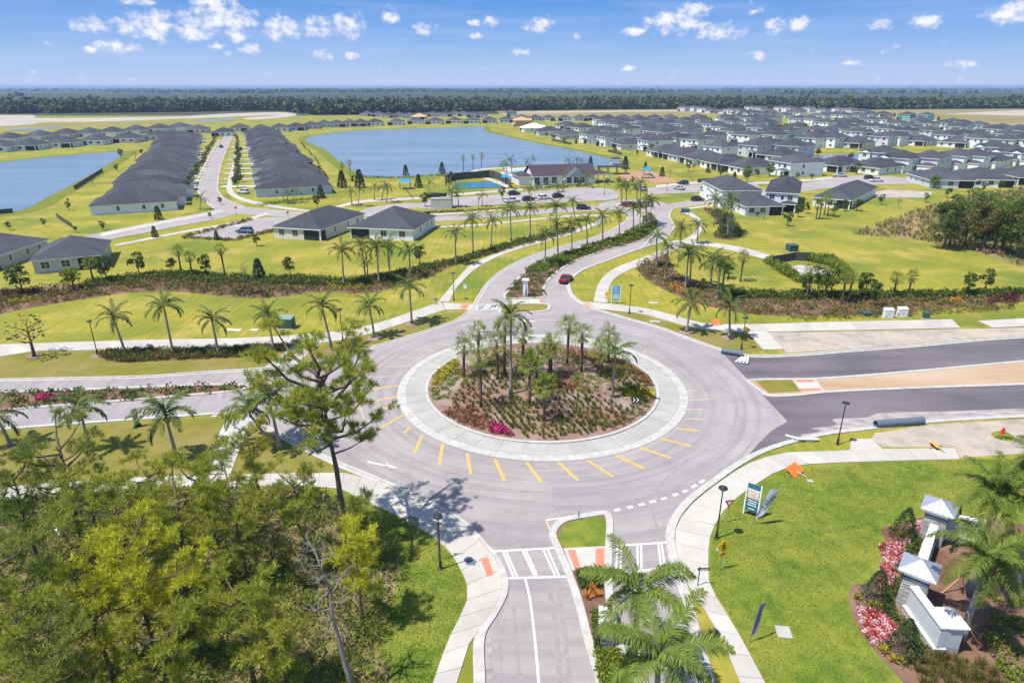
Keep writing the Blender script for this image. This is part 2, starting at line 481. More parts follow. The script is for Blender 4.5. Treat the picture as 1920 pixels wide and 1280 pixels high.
ar = MAT['asphalt'].copy()
ar.name = 'asphalt_round'
MAT['asphalt_round'] = ar
n_, l_ = ar.node_tree.nodes, ar.node_tree.links
bs = n_['Principled BSDF']
src = bs.inputs['Base Color'].links[0].from_socket
geo_ = n_.new('ShaderNodeNewGeometry')
off = n_.new('ShaderNodeVectorMath')
off.operation = 'SUBTRACT'
off.inputs[1].default_value = (3.8, 76.6, 0)
l_.new(geo_.outputs['Position'], off.inputs[0])
sp_ = n_.new('ShaderNodeSeparateXYZ')
l_.new(off.outputs[0], sp_.inputs[0])
ln_ = n_.new('ShaderNodeVectorMath')
ln_.operation = 'LENGTH'
l_.new(off.outputs[0], ln_.inputs[0])
at_ = n_.new('ShaderNodeMath')
at_.operation = 'ARCTAN2'
l_.new(sp_.outputs[0], at_.inputs[0])
l_.new(sp_.outputs[1], at_.inputs[1])
cb_ = n_.new('ShaderNodeCombineXYZ')
l_.new(ln_.outputs['Value'], cb_.inputs[0])
l_.new(at_.outputs[0], cb_.inputs[1])
tn_ = n_.new('ShaderNodeTexNoise')
tn_.inputs['Scale'].default_value = 1.15
tn_.inputs['Detail'].default_value = 5
l_.new(cb_.outputs[0], tn_.inputs['Vector'])
mr_ = n_.new('ShaderNodeMapRange')
mr_.inputs['From Min'].default_value = 0.42
mr_.inputs['From Max'].default_value = 0.68
mr_.inputs['To Max'].default_value = 0.5
l_.new(tn_.outputs['Fac'], mr_.inputs['Value'])
mx_ = n_.new('ShaderNodeMix')
mx_.data_type = 'RGBA'
l_.new(mr_.outputs[0], mx_.inputs['Factor'])
l_.new(src, mx_.inputs['A'])
mx_.inputs['B'].default_value = (0.19, 0.175, 0.19, 1)
l_.new(mx_.outputs['Result'], bs.inputs['Base Color'])


# ------------------------------------------------------------------ mesh helpers
def tag(o, label=None, cat=None, group=None, kind=None):
    if label:
        o['label'] = label
    if cat:
        o['category'] = cat
    if group:
        o['group'] = group
    if kind:
        o['kind'] = kind
    return o


def link(name, me, material=None, parent=None, loc=None, rz=None):
    o = bpy.data.objects.new(name, me)
    COL.objects.link(o)
    if material is not None and me is not None:
        for mm in (material if isinstance(material, (list, tuple)) else [material]):
            me.materials.append(MAT[mm] if isinstance(mm, str) else mm)
    if parent is not None:
        o.parent = parent
    if loc is not None:
        o.location = loc
    if rz is not None:
        o.rotation_euler = (0, 0, rz)
    return o


def empty(name, loc=(0, 0, 0), rz=0.0):
    o = bpy.data.objects.new(name, None)
    COL.objects.link(o)
    o.empty_display_size = 0.5
    o.location = loc
    o.rotation_euler = (0, 0, rz)
    return o


def copy_tree(o, parent=None):
    c = o.copy()
    COL.objects.link(c)
    c.parent = parent
    for ch in o.children:
        copy_tree(ch, c)
    return c


class MB:
    def __init__(self):
        self.v, self.f, self.m = [], [], []

    def add(self, vs, fs, mi=0):
        b = len(self.v)
        self.v += [tuple(p) for p in vs]
        self.f += [tuple(b + i for i in f) for f in fs]
        self.m += [mi] * len(fs)
        return self

    def box(self, x0, x1, y0, y1, z0, z1, mi=0, M4=None):
        vs = [Vector((x, y, z)) for z in (z0, z1) for (x, y) in ((x0, y0), (x1, y0), (x1, y1), (x0, y1))]
        if M4 is not None:
            vs = [M4 @ v for v in vs]
        return self.add(vs, [(3, 2, 1, 0), (4, 5, 6, 7), (0, 1, 5, 4), (1, 2, 6, 5), (2, 3, 7, 6), (3, 0, 4, 7)], mi)

    def tube(self, pts, rad, n=8, mi=0, cap=True):
        pts = [Vector(p) for p in pts]
        rings = []
        for i, p in enumerate(pts):
            t = (pts[min(i + 1, len(pts) - 1)] - pts[max(i - 1, 0)]).normalized()
            ref = Vector((1, 0, 0)) if abs(t.x) < 0.9 else Vector((0, 1, 0))
            u = t.cross(ref).normalized()
            w = t.cross(u)
            r = rad[i] if isinstance(rad, (list, tuple)) else rad
            rings.append([p + (u * math.cos(2 * math.pi * k / n) + w * math.sin(2 * math.pi * k / n)) * r for k in range(n)])
        fs = []
        for i in range(len(pts) - 1):
            for k in range(n):
                a, b = i * n + k, i * n + (k + 1) % n
                fs.append((a, b, b + n, a + n))
        if cap:
            fs.append(tuple(range(n - 1, -1, -1)))
            fs.append(tuple(range((len(pts) - 1) * n, len(pts) * n)))
        return self.add([v for r in rings for v in r], fs, mi)

    def prism(self, pts, z0, z1, mi=0):
        n = len(pts)
        vs = [(p[0], p[1], z0) for p in pts] + [(p[0], p[1], z1) for p in pts]
        return self.add(vs, [tuple(range(n - 1, -1, -1)), tuple(range(n, 2 * n))] + [(i, (i + 1) % n, n + (i + 1) % n, n + i) for i in range(n)], mi)

    def mesh(self, smooth_=False):
        me = bpy.data.meshes.new('m')
        me.from_pydata(self.v, [], self.f)
        if any(self.m):
            me.polygons.foreach_set('material_index', self.m)
        bm = bmesh.new()
        bm.from_mesh(me)
        bmesh.ops.recalc_face_normals(bm, faces=bm.faces)
        bm.to_mesh(me)
        bm.free()
        if smooth_:
            me.polygons.foreach_set('use_smooth', [True] * len(me.polygons))
        me.update()
        return me

    def build(self, name, material, parent=None, loc=None, rz=None, smooth_=False):
        return link(name, self.mesh(smooth_), material, parent, loc, rz)


def quadmesh(V, Q=None, mi=None):
    """V (n,4,3) array of free quads -> mesh"""
    V = np.asarray(V, dtype=np.float32)
    n, k = V.shape[0], V.shape[1]
    me = bpy.data.meshes.new('leaves')
    me.vertices.add(n * k)
    me.vertices.foreach_set('co', V.reshape(-1))
    me.loops.add(n * k)
    me.loops.foreach_set('vertex_index', np.arange(n * k, dtype=np.int32))
    me.polygons.add(n)
    me.polygons.foreach_set('loop_start', np.arange(0, n * k, k, dtype=np.int32))
    me.polygons.foreach_set('loop_total', np.full(n, k, dtype=np.int32))
    if mi is not None:
        me.polygons.foreach_set('material_index', np.asarray(mi, dtype=np.int32))
    me.update(calc_edges=True)
    return me


def unit(a):
    return a / np.maximum(np.linalg.norm(a, axis=-1, keepdims=True), 1e-9)


def blades(P, D, L, W, up=None):
    """rhombic blades from points P along D; returns (n,4,3)"""
    P, D = np.asarray(P, float), unit(np.asarray(D, float))
    n = len(P)
    L = np.broadcast_to(np.asarray(L, float), (n,))[:, None]
    W = np.broadcast_to(np.asarray(W, float), (n,))[:, None]
    r = rng.normal(size=(n, 3)) if up is None else np.broadcast_to(np.asarray(up, float), (n, 3)) + rng.normal(size=(n, 3)) * 0.15
    s = unit(np.cross(D, r))
    mid = P + D * L * 0.5
    return np.stack([P, mid + s * W * 0.5, P + D * L, mid - s * W * 0.5], axis=1)


def sheet(name, pts, z, material, label=None, kind='structure', parent=None, holes=None):
    """flat polygon; pts = ground metres"""
    bm = bmesh.new()
    vs = [bm.verts.new((p[0], p[1], z)) for p in pts]
    f = bm.faces.new(vs)
    f.normal_update()
    if f.normal.z < 0:
        f.normal_flip()
    bmesh.ops.triangulate(bm, faces=bm.faces[:])
    me = bpy.data.meshes.new(name)
    bm.to_mesh(me)
    bm.free()
    o = link(name, me, material, parent)
    if parent is None:
        tag(o, label, kind=kind)
    return o


def strip(left, right, z, thick=None):
    mb = MB()
    n = len(left)
    vs = [(p.x, p.y, z) for p in left] + [(p.x, p.y, z) for p in right]
    mb.add(vs, [(i, i + 1, n + i + 1, n + i) for i in range(n - 1)])
    return mb


def offset_line(pts, d, closed=False):
    out, n = [], len(pts)
    for i, p in enumerate(pts):
        if closed:
            t = pts[(i + 1) % n] - pts[(i - 1) % n]
        else:
            t = pts[min(i + 1, n - 1)] - pts[max(i - 1, 0)]
        t = t.normalized() if t.length > 1e-6 else Vector((1, 0))
        out.append(p + Vector((-t.y, t.x)) * d)
    return out


def kerb(pts, w=0.45, h=0.13, closed=False, label=None, gutter=0.0, gside=1):
    """concrete kerb with a flat gutter pan on one side"""
    if closed:
        pts = pts + [pts[0]]
    a = offset_line(pts, -w / 2, False)
    b = offset_line(pts, w / 2, False)
    if closed:
        for q in (a, b):
            mid = (q[0] + q[-1]) / 2
            q[0] = mid
            q[-1] = mid
    n = len(pts)
    vs = []
    for q, zz in ((a, 0.0), (a, h), (b, h), (b, 0.0)):
        vs += [(p.x, p.y, zz) for p in q]
    fs = []
    for k in range(3):
        for i in range(n - 1):
            fs.append((k * n + i, k * n + i + 1, (k + 1) * n + i + 1, (k + 1) * n + i))
    mb = MB().add(vs, fs)
    if gutter:
        g0 = offset_line(pts, gside * (w / 2 - 0.02))
        g1 = offset_line(pts, gside * (w / 2 + gutter))
        mb.add([(p.x, p.y, 0.045) for p in g0] + [(p.x, p.y, 0.04) for p in g1], [(i, i + 1, n + i + 1, n + i) for i in range(n - 1)])
    o = mb.build('kerb', 'kerb')
    tag(o, label or 'white concrete kerb along the road edge', kind='structure')
    return o


def walk(name, left, right, label, slab=2.0, z=0.06, material='concrete', curve=True):
    """pavement of single slabs between two traced edges (photo pixels)"""
    L = GL(left) if not isinstance(left[0], Vector) else left
    Rr = GL(right) if not isinstance(right[0], Vector) else right
    if curve:
        L, Rr = smooth(L, 6), smooth(Rr, 6)
    n = max(1, int(round((plen(L) + plen(Rr)) / 2 / slab)))
    sub = 1
    L, Rr = resample(L, n), resample(Rr, n)
    base = strip(L, Rr, z - 0.025).build(name, 'joint')
    tag(base, label, kind='structure')
    g = 0.018
    for i in range(n):
        if i >= 290:
            break
        a, b, c_, d = L[i], L[i + 1], Rr[i + 1], Rr[i]
        fa, fb = g / max((b - a).length, 0.1), g / max((c_ - d).length, 0.1)
        a, b = a.lerp(b, fa), b.lerp(a, fa)
        d, c_ = d.lerp(c_, fb), c_.lerp(d, fb)
        ctr = (a + b + c_ + d) / 4
        dz = random.uniform(0, 0.006)
        mb = MB()
        vs = [(p.x - ctr.x, p.y - ctr.y, zz) for zz in (-0.02, dz) for p in (a, b, c_, d)]
        mb.add(vs, [(4, 5, 6, 7), (0, 1, 5, 4), (1, 2, 6, 5), (2, 3, 7, 6), (3, 0, 4, 7)])
        mb.build('slab', material, base, (ctr.x, ctr.y, z))
    return base


def in_poly(P, poly):
    x, y = P[:, 0], P[:, 1]
    inside = np.zeros(len(P), bool)
    n = len(poly)
    for i in range(n):
        x1, y1 = poly[i][0], poly[i][1]
        x2, y2 = poly[(i + 1) % n][0], poly[(i + 1) % n][1]
        cnd = ((y1 > y) != (y2 > y)) & (x < (x2 - x1) * (y - y1) / (y2 - y1 + 1e-12) + x1)
        inside ^= cnd
    return inside


def rand_in(poly, n):
    a = np.array([(p[0], p[1]) for p in poly])
    lo, hi = a.min(0), a.max(0)
    out = np.zeros((0, 2))
    while len(out) < n:
        q = rng.uniform(lo, hi, size=(n * 3, 2))
        out = np.vstack([out, q[in_poly(q, a)]])
    return out[:n]


def clumps(P, size, height, m=14, leaf=0.3, width=0.16, up=0.6, z0=0.05):
    """little domes of leaves at points P; returns quads"""
    n = len(P)
    size = np.broadcast_to(np.asarray(size, float), (n,))
    height = np.broadcast_to(np.asarray(height, float), (n,))
    C = np.repeat(np.column_stack([P, np.full(n, z0)]), m, 0)
    S = np.repeat(size, m)
    Hh = np.repeat(height, m)
    a = rng.uniform(0, 2 * math.pi, n * m)
    rr = np.sqrt(rng.uniform(0, 1, n * m))
    zz = np.sqrt(np.maximum(0, 1 - rr ** 2)) * rng.uniform(0.35, 1, n * m)
    pos = C + np.column_stack([np.cos(a) * rr * S * 0.5, np.sin(a) * rr * S * 0.5, zz * Hh])
    D = np.column_stack([np.cos(a) * rr, np.sin(a) * rr, np.full(n * m, up)]) + rng.normal(size=(n * m, 3)) * 0.4
    k = rng.uniform(0.7, 1.3, n * m)
    return blades(pos - unit(D) * leaf * 0.5, D, leaf * k, width * k)


def tufts(P, height, m=12, spread=0.7, width=0.05, z0=0.03):
    """grass tufts: blades radiating from a point"""
    n = len(P)
    height = np.broadcast_to(np.asarray(height, float), (n,))
    C = np.repeat(np.column_stack([P, np.full(n, z0)]), m, 0)
    a = rng.uniform(0, 2 * math.pi, n * m)
    t = rng.uniform(0.1, spread, n * m)
    D = np.column_stack([np.cos(a) * t, np.sin(a) * t, np.ones(n * m)])
    L = np.repeat(height, m) * rng.uniform(0.7, 1.2, n * m)
    return blades(C, D, L, width)


def stuff(name, V, material, label, cat=None):
    o = link(name, quadmesh(V), material)
    return tag(o, label, cat, kind='stuff')


ORD = ['first', 'second', 'third', 'fourth', 'fifth', 'sixth', 'seventh', 'eighth', 'ninth', 'tenth', 'eleventh', 'twelfth', 'thirteenth', 'fourteenth', 'fifteenth',
       'sixteenth', 'seventeenth', 'eighteenth', 'nineteenth', 'twentieth', 'twenty-first', 'twenty-second', 'twenty-third', 'twenty-fourth', 'twenty-fifth', 'twenty-sixth']

# ------------------------------------------------------------------ ground and far land
g = sheet('ground', [(-16000, -400), (16000, -400), (16000, 22000), (-16000, 22000)], -0.05, 'far_field')
sheet('lawn', [Vector((-420, -60)), Vector((420, -60)), Vector((900, 620)), *GL([(1700, 214), (1280, 213), (930, 214), (560, 217)]), Vector((-820, 900)), Vector((-900, 600))], 0.0, 'lawn')
sheet('scrub_field', GL([(930, 207), (1100, 206), (1290, 205), (1500, 206.5), (1640, 206), (1920, 204.5), (2300, 204), (2300, 248), (1920, 246), (1840, 236), (1770, 226), (1690, 215), (1500, 216), (1290, 214), (1270, 218), (940, 217)]), 0.02, 'scrub_ground')
sheet('sand_track', smooth(GL([(-300, 214), (0, 216), (60, 216), (75, 222), (200, 221), (320, 219), (430, 213), (520, 210.5), (552, 213), (545, 219), (470, 224.5), (455, 222), (520, 216), (430, 219), (300, 224.5), (200, 228), (90, 229), (30, 236), (-300, 242)]), 3, True), 0.03, 'sand')
sheet('sand_track', GL([(1770, 214), (1850, 209.5), (1920, 207), (2300, 206), (2300, 216), (1920, 217), (1850, 215.5)]), 0.04, 'sand')
sheet('sand_track', GL([(1730, 226), (1745, 224), (1790, 228), (1800, 234), (1765, 234)]), 0.04, 'sand')
sheet('sand_track', GL([(950, 210), (1100, 208.6), (1270, 207), (1270, 209), (1100, 211), (950, 212)]), 0.04, 'sand')
sheet('scrub_field', GL([(-300, 236), (30, 237), (100, 233), (200, 232), (380, 228), (380, 231), (200, 236), (90, 240), (-300, 252)]), 0.035, 'scrub_ground')

# lakes
LAKE_W = smooth(GL([(-300, 345), (0, 305), (100, 294), (200, 286), (226, 285.5), (229, 290), (192, 315), (142, 343), (92, 369), (40, 394), (-20, 404), (-300, 430)]), 4, True)
LAKE_M = smooth(GL([(577, 258), (660, 246), (760, 242), (827, 240), (902, 238), (908, 245), (943, 255), (1007, 269), (1066, 280), (1124, 293), (1158, 302), (1163, 307), (1124, 312), (1040, 313), (960, 312), (925, 313), (880, 323), (800, 329), (740, 332), (690, 331), (664, 321), (640, 305), (610, 282)]), 5, True)
for nm, pl, lab in (('lake', LAKE_W, 'calm blue lake at the left edge behind the long villa row'), ('lake', LAKE_M, 'large calm blue lake behind the clubhouse')):
    sheet('lake_bank', offset_line(pl, 5.5 if sum((pl[i].x * pl[(i + 1) % len(pl)].y - pl[(i + 1) % len(pl)].x * pl[i].y) for i in range(len(pl))) < 0 else -5.5, True), 0.03, 'bank')
    sheet(nm, pl, 0.06, 'water', lab)
sheet('pond', smooth(GL([(1522, 293), (1600, 289), (1680, 287), (1740, 288), (1760, 292), (1700, 299), (1600, 302), (1540, 301)]), 4, True), 0.06, 'water')
sheet('pond', smooth(GL([(18, 244), (60, 241), (110, 238), (112, 240), (60, 244), (20, 246)]), 3, True), 0.06, 'water')
sheet('pond', smooth(GL([(365, 227), (400, 224), (440, 222.5), (446, 224.5), (410, 227.5), (372, 228.5)]), 3, True), 0.06, 'water')

# ------------------------------------------------------------------ roads
K_SW = [(400, 777), (440, 780), (500, 801), (570, 837), (640, 870), (707, 897), (773, 927), (823, 951), (873, 982), (907, 1018), (933, 1050), (949, 1088), (947, 1114), (930, 1149), (906, 1190), (905, 1280), (907, 1420)]
K_SE = [(2300, 765), (1920, 782), (1747, 792), (1613, 807), (1563, 813), (1513, 823), (1447, 842), (1397, 866), (1340, 905), (1295, 941), (1269, 975), (1261, 1005), (1268, 1050), (1285, 1100), (1308, 1180), (1335, 1277), (1365, 1380)]
K_NE = [(2300, 606), (1920, 631), (1833, 637), (1714, 648), (1595, 657), (1473, 666), (1400, 666), (1346, 653), (1300, 637), (1240, 615), (1180, 598), (1130, 583), (1100, 572), (1080, 560), (1069, 543), (1070, 527), (1093, 507), (1140, 489), (1200, 467), (1239, 455)]
K_NW = [(-300, 718), (0, 712), (133, 709), (267, 706), (367, 699), (500, 690), (567, 681), (640, 665), (720, 644), (800, 620), (850, 603), (878, 586), (890, 568), (897, 556), (915, 530), (953, 500), (1003, 477), (1060, 460), (1107, 447), (1147, 431), (1170, 417)]
kg = {}
for nm, pts in (('SW', K_SW), ('SE', K_SE), ('NE', K_NE), ('NW', K_NW)):
    kg[nm] = smooth(GL(pts), 6)


def part_of(pts, full, a, b):
    """smoothed stretch of a kerb line between two traced indices"""
    return full[a * 6: b * 6 + 1]


road_pts = part_of(K_NW, kg['NW'], 0, 12) + part_of(K_NE, kg['NE'], 7, 12)[::-1] + GL([(1477, 790), (1447, 807), (1423, 830), (1394, 864)]) + part_of(K_SE, kg['SE'], 7, 16) + kg['SW'][::-1] + GL([(300, 784), (133, 796), (0, 806), (-300, 826)])
sheet('road', road_pts, 0.020, 'asphalt_round')
sheet('road', part_of(K_NW, kg['NW'], 10, 20) + GL([(1190, 405), (1225, 398), (1238, 410), (1236, 428)]) + kg['NE'][::-1][0:6 * 8 + 1], 0.026, 'asphalt')
sheet('road_fresh', part_of(K_NE, kg['NE'], 0, 7)[::-1][0:] + GL([(2300, 765)]) + part_of(K_SE, kg['SE'], 1, 7) + GL([(1394, 864), (1423, 830), (1447, 807), (1477, 790)]), 0.014, 'asphalt_fresh')
# north side: second roundabout, collector road, street between the villa rows, parking
road2 = [  # left edge, right edge
    ([(1238, 455), (1256, 440), (1264, 424), (1256, 408), (1258, 396), (1268, 388)], [(1200, 468), (1226, 440), (1235, 424), (1228, 408), (1222, 396), (1226, 384)]),
    ([(1150, 431), (1172, 416), (1176, 404), (1160, 396)], [(1175, 440), (1196, 424), (1200, 408), (1190, 394)]),
    ([(1145, 384), (1080, 388.5), (993, 395), (893, 402), (793, 407.5), (657, 407.5), (560, 398.5), (470, 390), (428, 386)], [(1150, 394), (1080, 397), (993, 403), (893, 411), (793, 416), (657, 417), (560, 409), (500, 404), (430, 400)]),
    ([(445, 386), (400, 397), (340, 408), (270, 421), (195, 436), (120, 452), (0, 477), (-200, 516)], [(455, 397), (410, 410), (345, 422), (275, 436), (205, 449), (130, 466), (0, 495), (-200, 538)]),
    ([(408, 398), (380, 372), (371, 358), (377, 337), (393, 303), (417, 262), (424, 252)], [(470, 392), (425, 375), (409, 358), (409, 341), (414, 310), (433, 262), (438, 252)]),
    ([(1255, 383), (1310, 374), (1400, 360), (1470, 350)], [(1258, 392), (1312, 384), (1400, 371), (1475, 362)]),
    ([(1460, 352), (1530, 340), (1600, 330), (1700, 334)], [(1470, 364), (1560, 352), (1640, 346), (1720, 345)]),
    ([(660, 405), (700, 389), (760, 382), (800, 383)], [(720, 408), (735, 396), (770, 390), (800, 391)]),
]
for i, (a, b) in enumerate(road2):
    A, B = smooth(GL(a), 6), smooth(GL(b), 6)
    n = 40
    strip(resample(A, n), resample(B, n), 0.030 + i * 0.004).build('road', 'asphalt')['kind'] = 'structure'
    kerb(A, 0.4, 0.10, label='pale kerb of a residential road')
    kerb(B, 0.4, 0.10, label='pale kerb of a residential road')
# second roundabout disc with its planted island
C2 = G(1192, 386)
c2r = abs(G(1268, 386).x - C2.x)
circ = lambda c, r, n=64: [Vector((c.x + r * math.cos(2 * math.pi * k / n), c.y + r * math.sin(2 * math.pi * k / n))) for k in range(n)]
sheet('road', circ(C2, c2r * 0.9), 0.066, 'asphalt')
sheet('car_park', smooth(GL([(795, 392), (800, 376), (870, 370), (960, 363), (1040, 356), (1090, 352), (1135, 353), (1160, 362), (1150, 374), (1090, 378), (1000, 381), (900, 386)]), 4, True), 0.072, 'asphalt')
sheet('car_park', GL([(1215, 366), (1215, 352), (1290, 347), (1420, 345), (1425, 352), (1320, 360)]), 0.072, 'asphalt')
sheet('car_park', GL([(345, 443), (405, 428), (470, 411), (520, 407), (548, 410), (515, 430), (440, 449)]), 0.076, 'asphalt')
sheet('car_park', GL([(1625, 364), (1665, 355), (1750, 360), (1740, 371), (1650, 371)]), 0.05, 'gravel')

# islands of the main roundabout
C1 = Vector((3.8, 76.6))
R_AP, R_IN = 18.45, 14.55
apron = link('apron', None) if False else None
mb = MB()
nn = 96
ring = lambda r, z: [(C1.x + r * math.cos(2 * math.pi * k / nn), C1.y + r * math.sin(2 * math.pi * k / nn), z) for k in range(nn)]
mb.add(ring(R_AP, 0.02) + ring(R_AP - 0.12, 0.075) + ring(R_IN, 0.09), [(k, (k + 1) % nn, nn + (k + 1) % nn, nn + k) for k in range(nn)] + [(nn + k, nn + (k + 1) % nn, 2 * nn + (k + 1) % nn, 2 * nn + k) for k in range(nn)])
apron = tag(mb.build('apron', 'joint'), 'wide pale concrete apron ring round the planted island', kind='structure')
ns = 40
for k in range(ns):
    a0, a1 = 2 * math.pi * k / ns, 2 * math.pi * (k + 1) / ns
    for (r0, r1, mt) in ((R_IN + 0.42, R_AP - 1.15, 'concrete_apron'), (R_AP - 1.12, R_AP - 0.06, 'kerb')):
        mb = MB()
        sub = 3
        g_ = 0.02 / r1
        aa = [a0 + g_ + (a1 - a0 - 2 * g_) * j / sub for j in range(sub + 1)]
        mid = Vector((math.cos((a0 + a1) / 2), math.sin((a0 + a1) / 2))) * (r0 + r1) / 2 + C1
        zt0, zt1 = (0.115, 0.105) if mt == 'concrete_apron' else (0.11, 0.075)
        mb.add([(C1.x + r0 * math.cos(t) - mid.x, C1.y + r0 * math.sin(t) - mid.y, zt0) for t in aa] + [(C1.x + r1 * math.cos(t) - mid.x, C1.y + r1 * math.sin(t) - mid.y, zt1) for t in aa],
               [(j, j + 1, sub + 2 + j, sub + 1 + j) for j in range(sub)])
        mb.build('slab', mt, apron, (mid.x, mid.y, 0))
kerb(circ(C1, R_IN + 0.2, 96), 0.40, 0.24, True, label='white kerb round the planted island')
isl = MB()
rr_ = [0.0, 4, 8, 11, 13, R_IN + 0.05]
zz_ = [0.95, 0.88, 0.66, 0.44, 0.28, 0.17]
vs = [(C1.x, C1.y, zz_[0])]
for r, z in zip(rr_[1:], zz_[1:]):
    vs += [(C1.x + r * math.cos(2 * math.pi * k / 64), C1.y + r * math.sin(2 * math.pi * k / 64), z) for k in range(64)]
fs = [(0, 1 + k, 1 + (k + 1) % 64) for k in range(64)]
for j in range(4):
    fs += [(1 + j * 64 + k, 1 + (j + 1) * 64 + k, 1 + (j + 1) * 64 + (k + 1) % 64, 1 + j * 64 + (k + 1) % 64) for k in range(64)]
tag(isl.add(vs, fs).build('mulch_island', 'mulch_island', smooth_=True), kind='structure')


def isl_z(x, y):
    r = math.hypot(x - C1.x, y - C1.y)
    return float(np.interp(r, rr_, zz_))


# kerbs of the main roads
kerb(kg['SW'], 0.34, 0.14, label='white kerb along the near left side', gutter=0.42, gside=-1)
kerb(kg['SE'], 0.34, 0.14, label='white kerb along the near right side', gutter=0.42, gside=-1)
kerb(kg['NE'], 0.34, 0.14, label='white kerb along the far right side', gutter=0.42, gside=1)
kerb(kg['NW'], 0.34, 0.14, label='white kerb along the far left side', gutter=0.42, gside=-1)
kerb(smooth(GL([(-300, 826), (0, 806), (133, 796), (300, 784), (400, 777)]), 5), 0.34, 0.14, gutter=0.42, gside=1, label='white kerb of the left approach')


def median(pts, material, z=0.10, ksize=0.5, closed_smooth=4, label=None):
    p = smooth(GL(pts), closed_smooth, True)
    sheet('median', p, z, material)
    kerb(p, ksize, z + 0.05, True, label=label or 'white kerb round a median')
    return p


MED_W = median([(-300, 738), (0, 736), (233, 728), (400, 722), (455, 723), (466, 727), (450, 732), (333, 743), (200, 754), (43, 766), (-300, 790)], 'mulch', label='white kerb round the left median')
MED_N = median([(947, 559), (958, 541), (976, 519), (1006, 496), (1062, 473), (1128, 453), (1172, 436), (1200, 421), (1208, 404), (1222, 402), (1232, 414), (1230, 430), (1200, 453), (1128, 472), (1082, 488), (1050, 506), (1027, 527), (1018, 546), (1019, 557), (1000, 559)], 'mulch', label='white kerb round the long palm median')
MED_N2 = median([(938, 580), (943, 573), (1025, 571), (1030, 577), (1022, 583), (960, 588), (940, 588)], 'verge', label='white kerb round the short grass splitter tip')
MED_E = median([(1403, 715), (1425, 712.5), (1447, 712), (1530, 711), (1713, 697), (1920, 678), (2300, 645), (2300, 700), (1920, 721), (1747, 727), (1547, 736), (1487, 742), (1440, 742), (1418, 728)], 'dirt', label='white kerb round the bare dirt median')
sheet('verge', GL([(1416, 715), (1484, 713), (1501, 735), (1442, 738)]), 0.115, 'verge')
sheet('pavement', GL([(1486, 712.5), (1529, 711.5), (1546, 734), (1503, 737)]), 0.118, 'concrete')
for q in ([(1490, 714), (1524, 713), (1528, 717), (1495, 718)], [(1497, 730), (1538, 729), (1541, 733), (1501, 735)]):
    sheet('tactile_paving', GL(q), 0.124, 'tactile')
MED_S = median([(1036, 1003), (1042, 988), (1060, 975), (1090, 969), (1120, 964), (1134, 963), (1141, 970), (1141, 1040), (1141, 1103), (1152, 1180), (1174, 1252), (1200, 1340), (1140, 1340), (1126, 1280), (1100, 1190), (1085, 1130), (1062, 1065), (1047, 1030)], 'mulch', ksize=0.62, label='broad white kerb round the near splitter island')
sheet('verge', smooth(GL([(1052, 1000), (1058, 984), (1090, 975), (1124, 970), (1134, 976), (1134, 1023), (1059, 1027), (1046, 1008)]), 3, True), 0.115, 'lawn_lush')
sheet('pavement', GL([(1056, 1029), (1135, 1025), (1135, 1066), (1073, 1071)]), 0.118, 'concrete')
sheet('tactile_paving', GL([(1064, 1033), (1078, 1032), (1089, 1066), (1077, 1067)]), 0.126, 'tactile')
sheet('tactile_paving', GL([(1117, 1030), (1133, 1029), (1133, 1065), (1116, 1066)]), 0.126, 'tactile')
sheet('pavement', GL([(952, 563), (1016, 561), (1022, 569), (948, 571)]), 0.108, 'concrete')
sheet('tactile_paving', GL([(1010, 562), (1017, 562), (1022, 568), (1014, 569)]), 0.116, 'tactile')
MED_2 = circ(C2, c2r * 0.42, 40)
sheet('median', MED_2, 0.14, 'mulch')
kerb(circ(C2, c2r * 0.45, 48), 1.4, 0.13, True, label='pale apron ring of the small far roundabout')

# verges and lawns with their own turf
sheet('lawn_lush', smooth(GL([(1333, 1000), (1345, 977), (1362, 953), (1395, 923), (1425, 903), (1465, 881), (1509, 871), (1613, 866), (1800, 861), (2100, 850)]), 5) + GL([(2300, 1000), (2200, 1400), (1480, 1400), (1433, 1283), (1386, 1192), (1361, 1141), (1331, 1096), (1329, 1050)]), 0.012, 'lawn_lush')
sheet('verge', smooth(GL([(0, 670), (60, 660), (160, 658), (200, 660), (560, 650), (492, 690), (367, 697), (267, 704), (0, 710), (-300, 716), (-300, 690)]), 1), 0.012, 'verge')
sheet('verge', smooth(GL([(560, 681), (610, 644), (690, 629), (760, 607), (810, 591), (870, 583), (850, 600), (800, 617), (720, 641), (640, 662)]), 1), 0.012, 'verge')
sheet('verge', GL([(1090, 573), (1130, 580), (1200, 590), (1259, 606), (1298, 618), (1358, 624), (1401, 623), (1430, 656), (1400, 664), (1346, 652), (1240, 613), (1130, 582)]), 0.012, 'verge')
sheet('verge', smooth(GL([(-300, 830), (0, 809), (133, 799), (300, 787), (425, 782), (395, 840), (385, 888), (150, 900), (0, 913), (-300, 935)]), 1), 0.012, 'verge')
sheet('verge', GL([(470, 792), (500, 803), (570, 840), (640, 873), (700, 897), (640, 886), (560, 886), (435, 889), (455, 830)]), 0.012, 'verge')
sheet('gravel_yard', smooth(GL([(1440, 623), (1556, 622), (1801, 617), (1860, 616), (1920, 614), (2300, 596), (2300, 606), (1920, 628), (1833, 634), (1714, 645), (1595, 654), (1475, 662), (1469, 655)]), 1), 0.016, 'gravel')
sheet('gravel_yard', GL([(1633, 823), (1640, 812), (1747, 796), (1920, 786), (2300, 770), (2300, 845), (1920, 850), (1800, 858), (1790, 838), (1653, 838)]), 0.016, 'gravel')
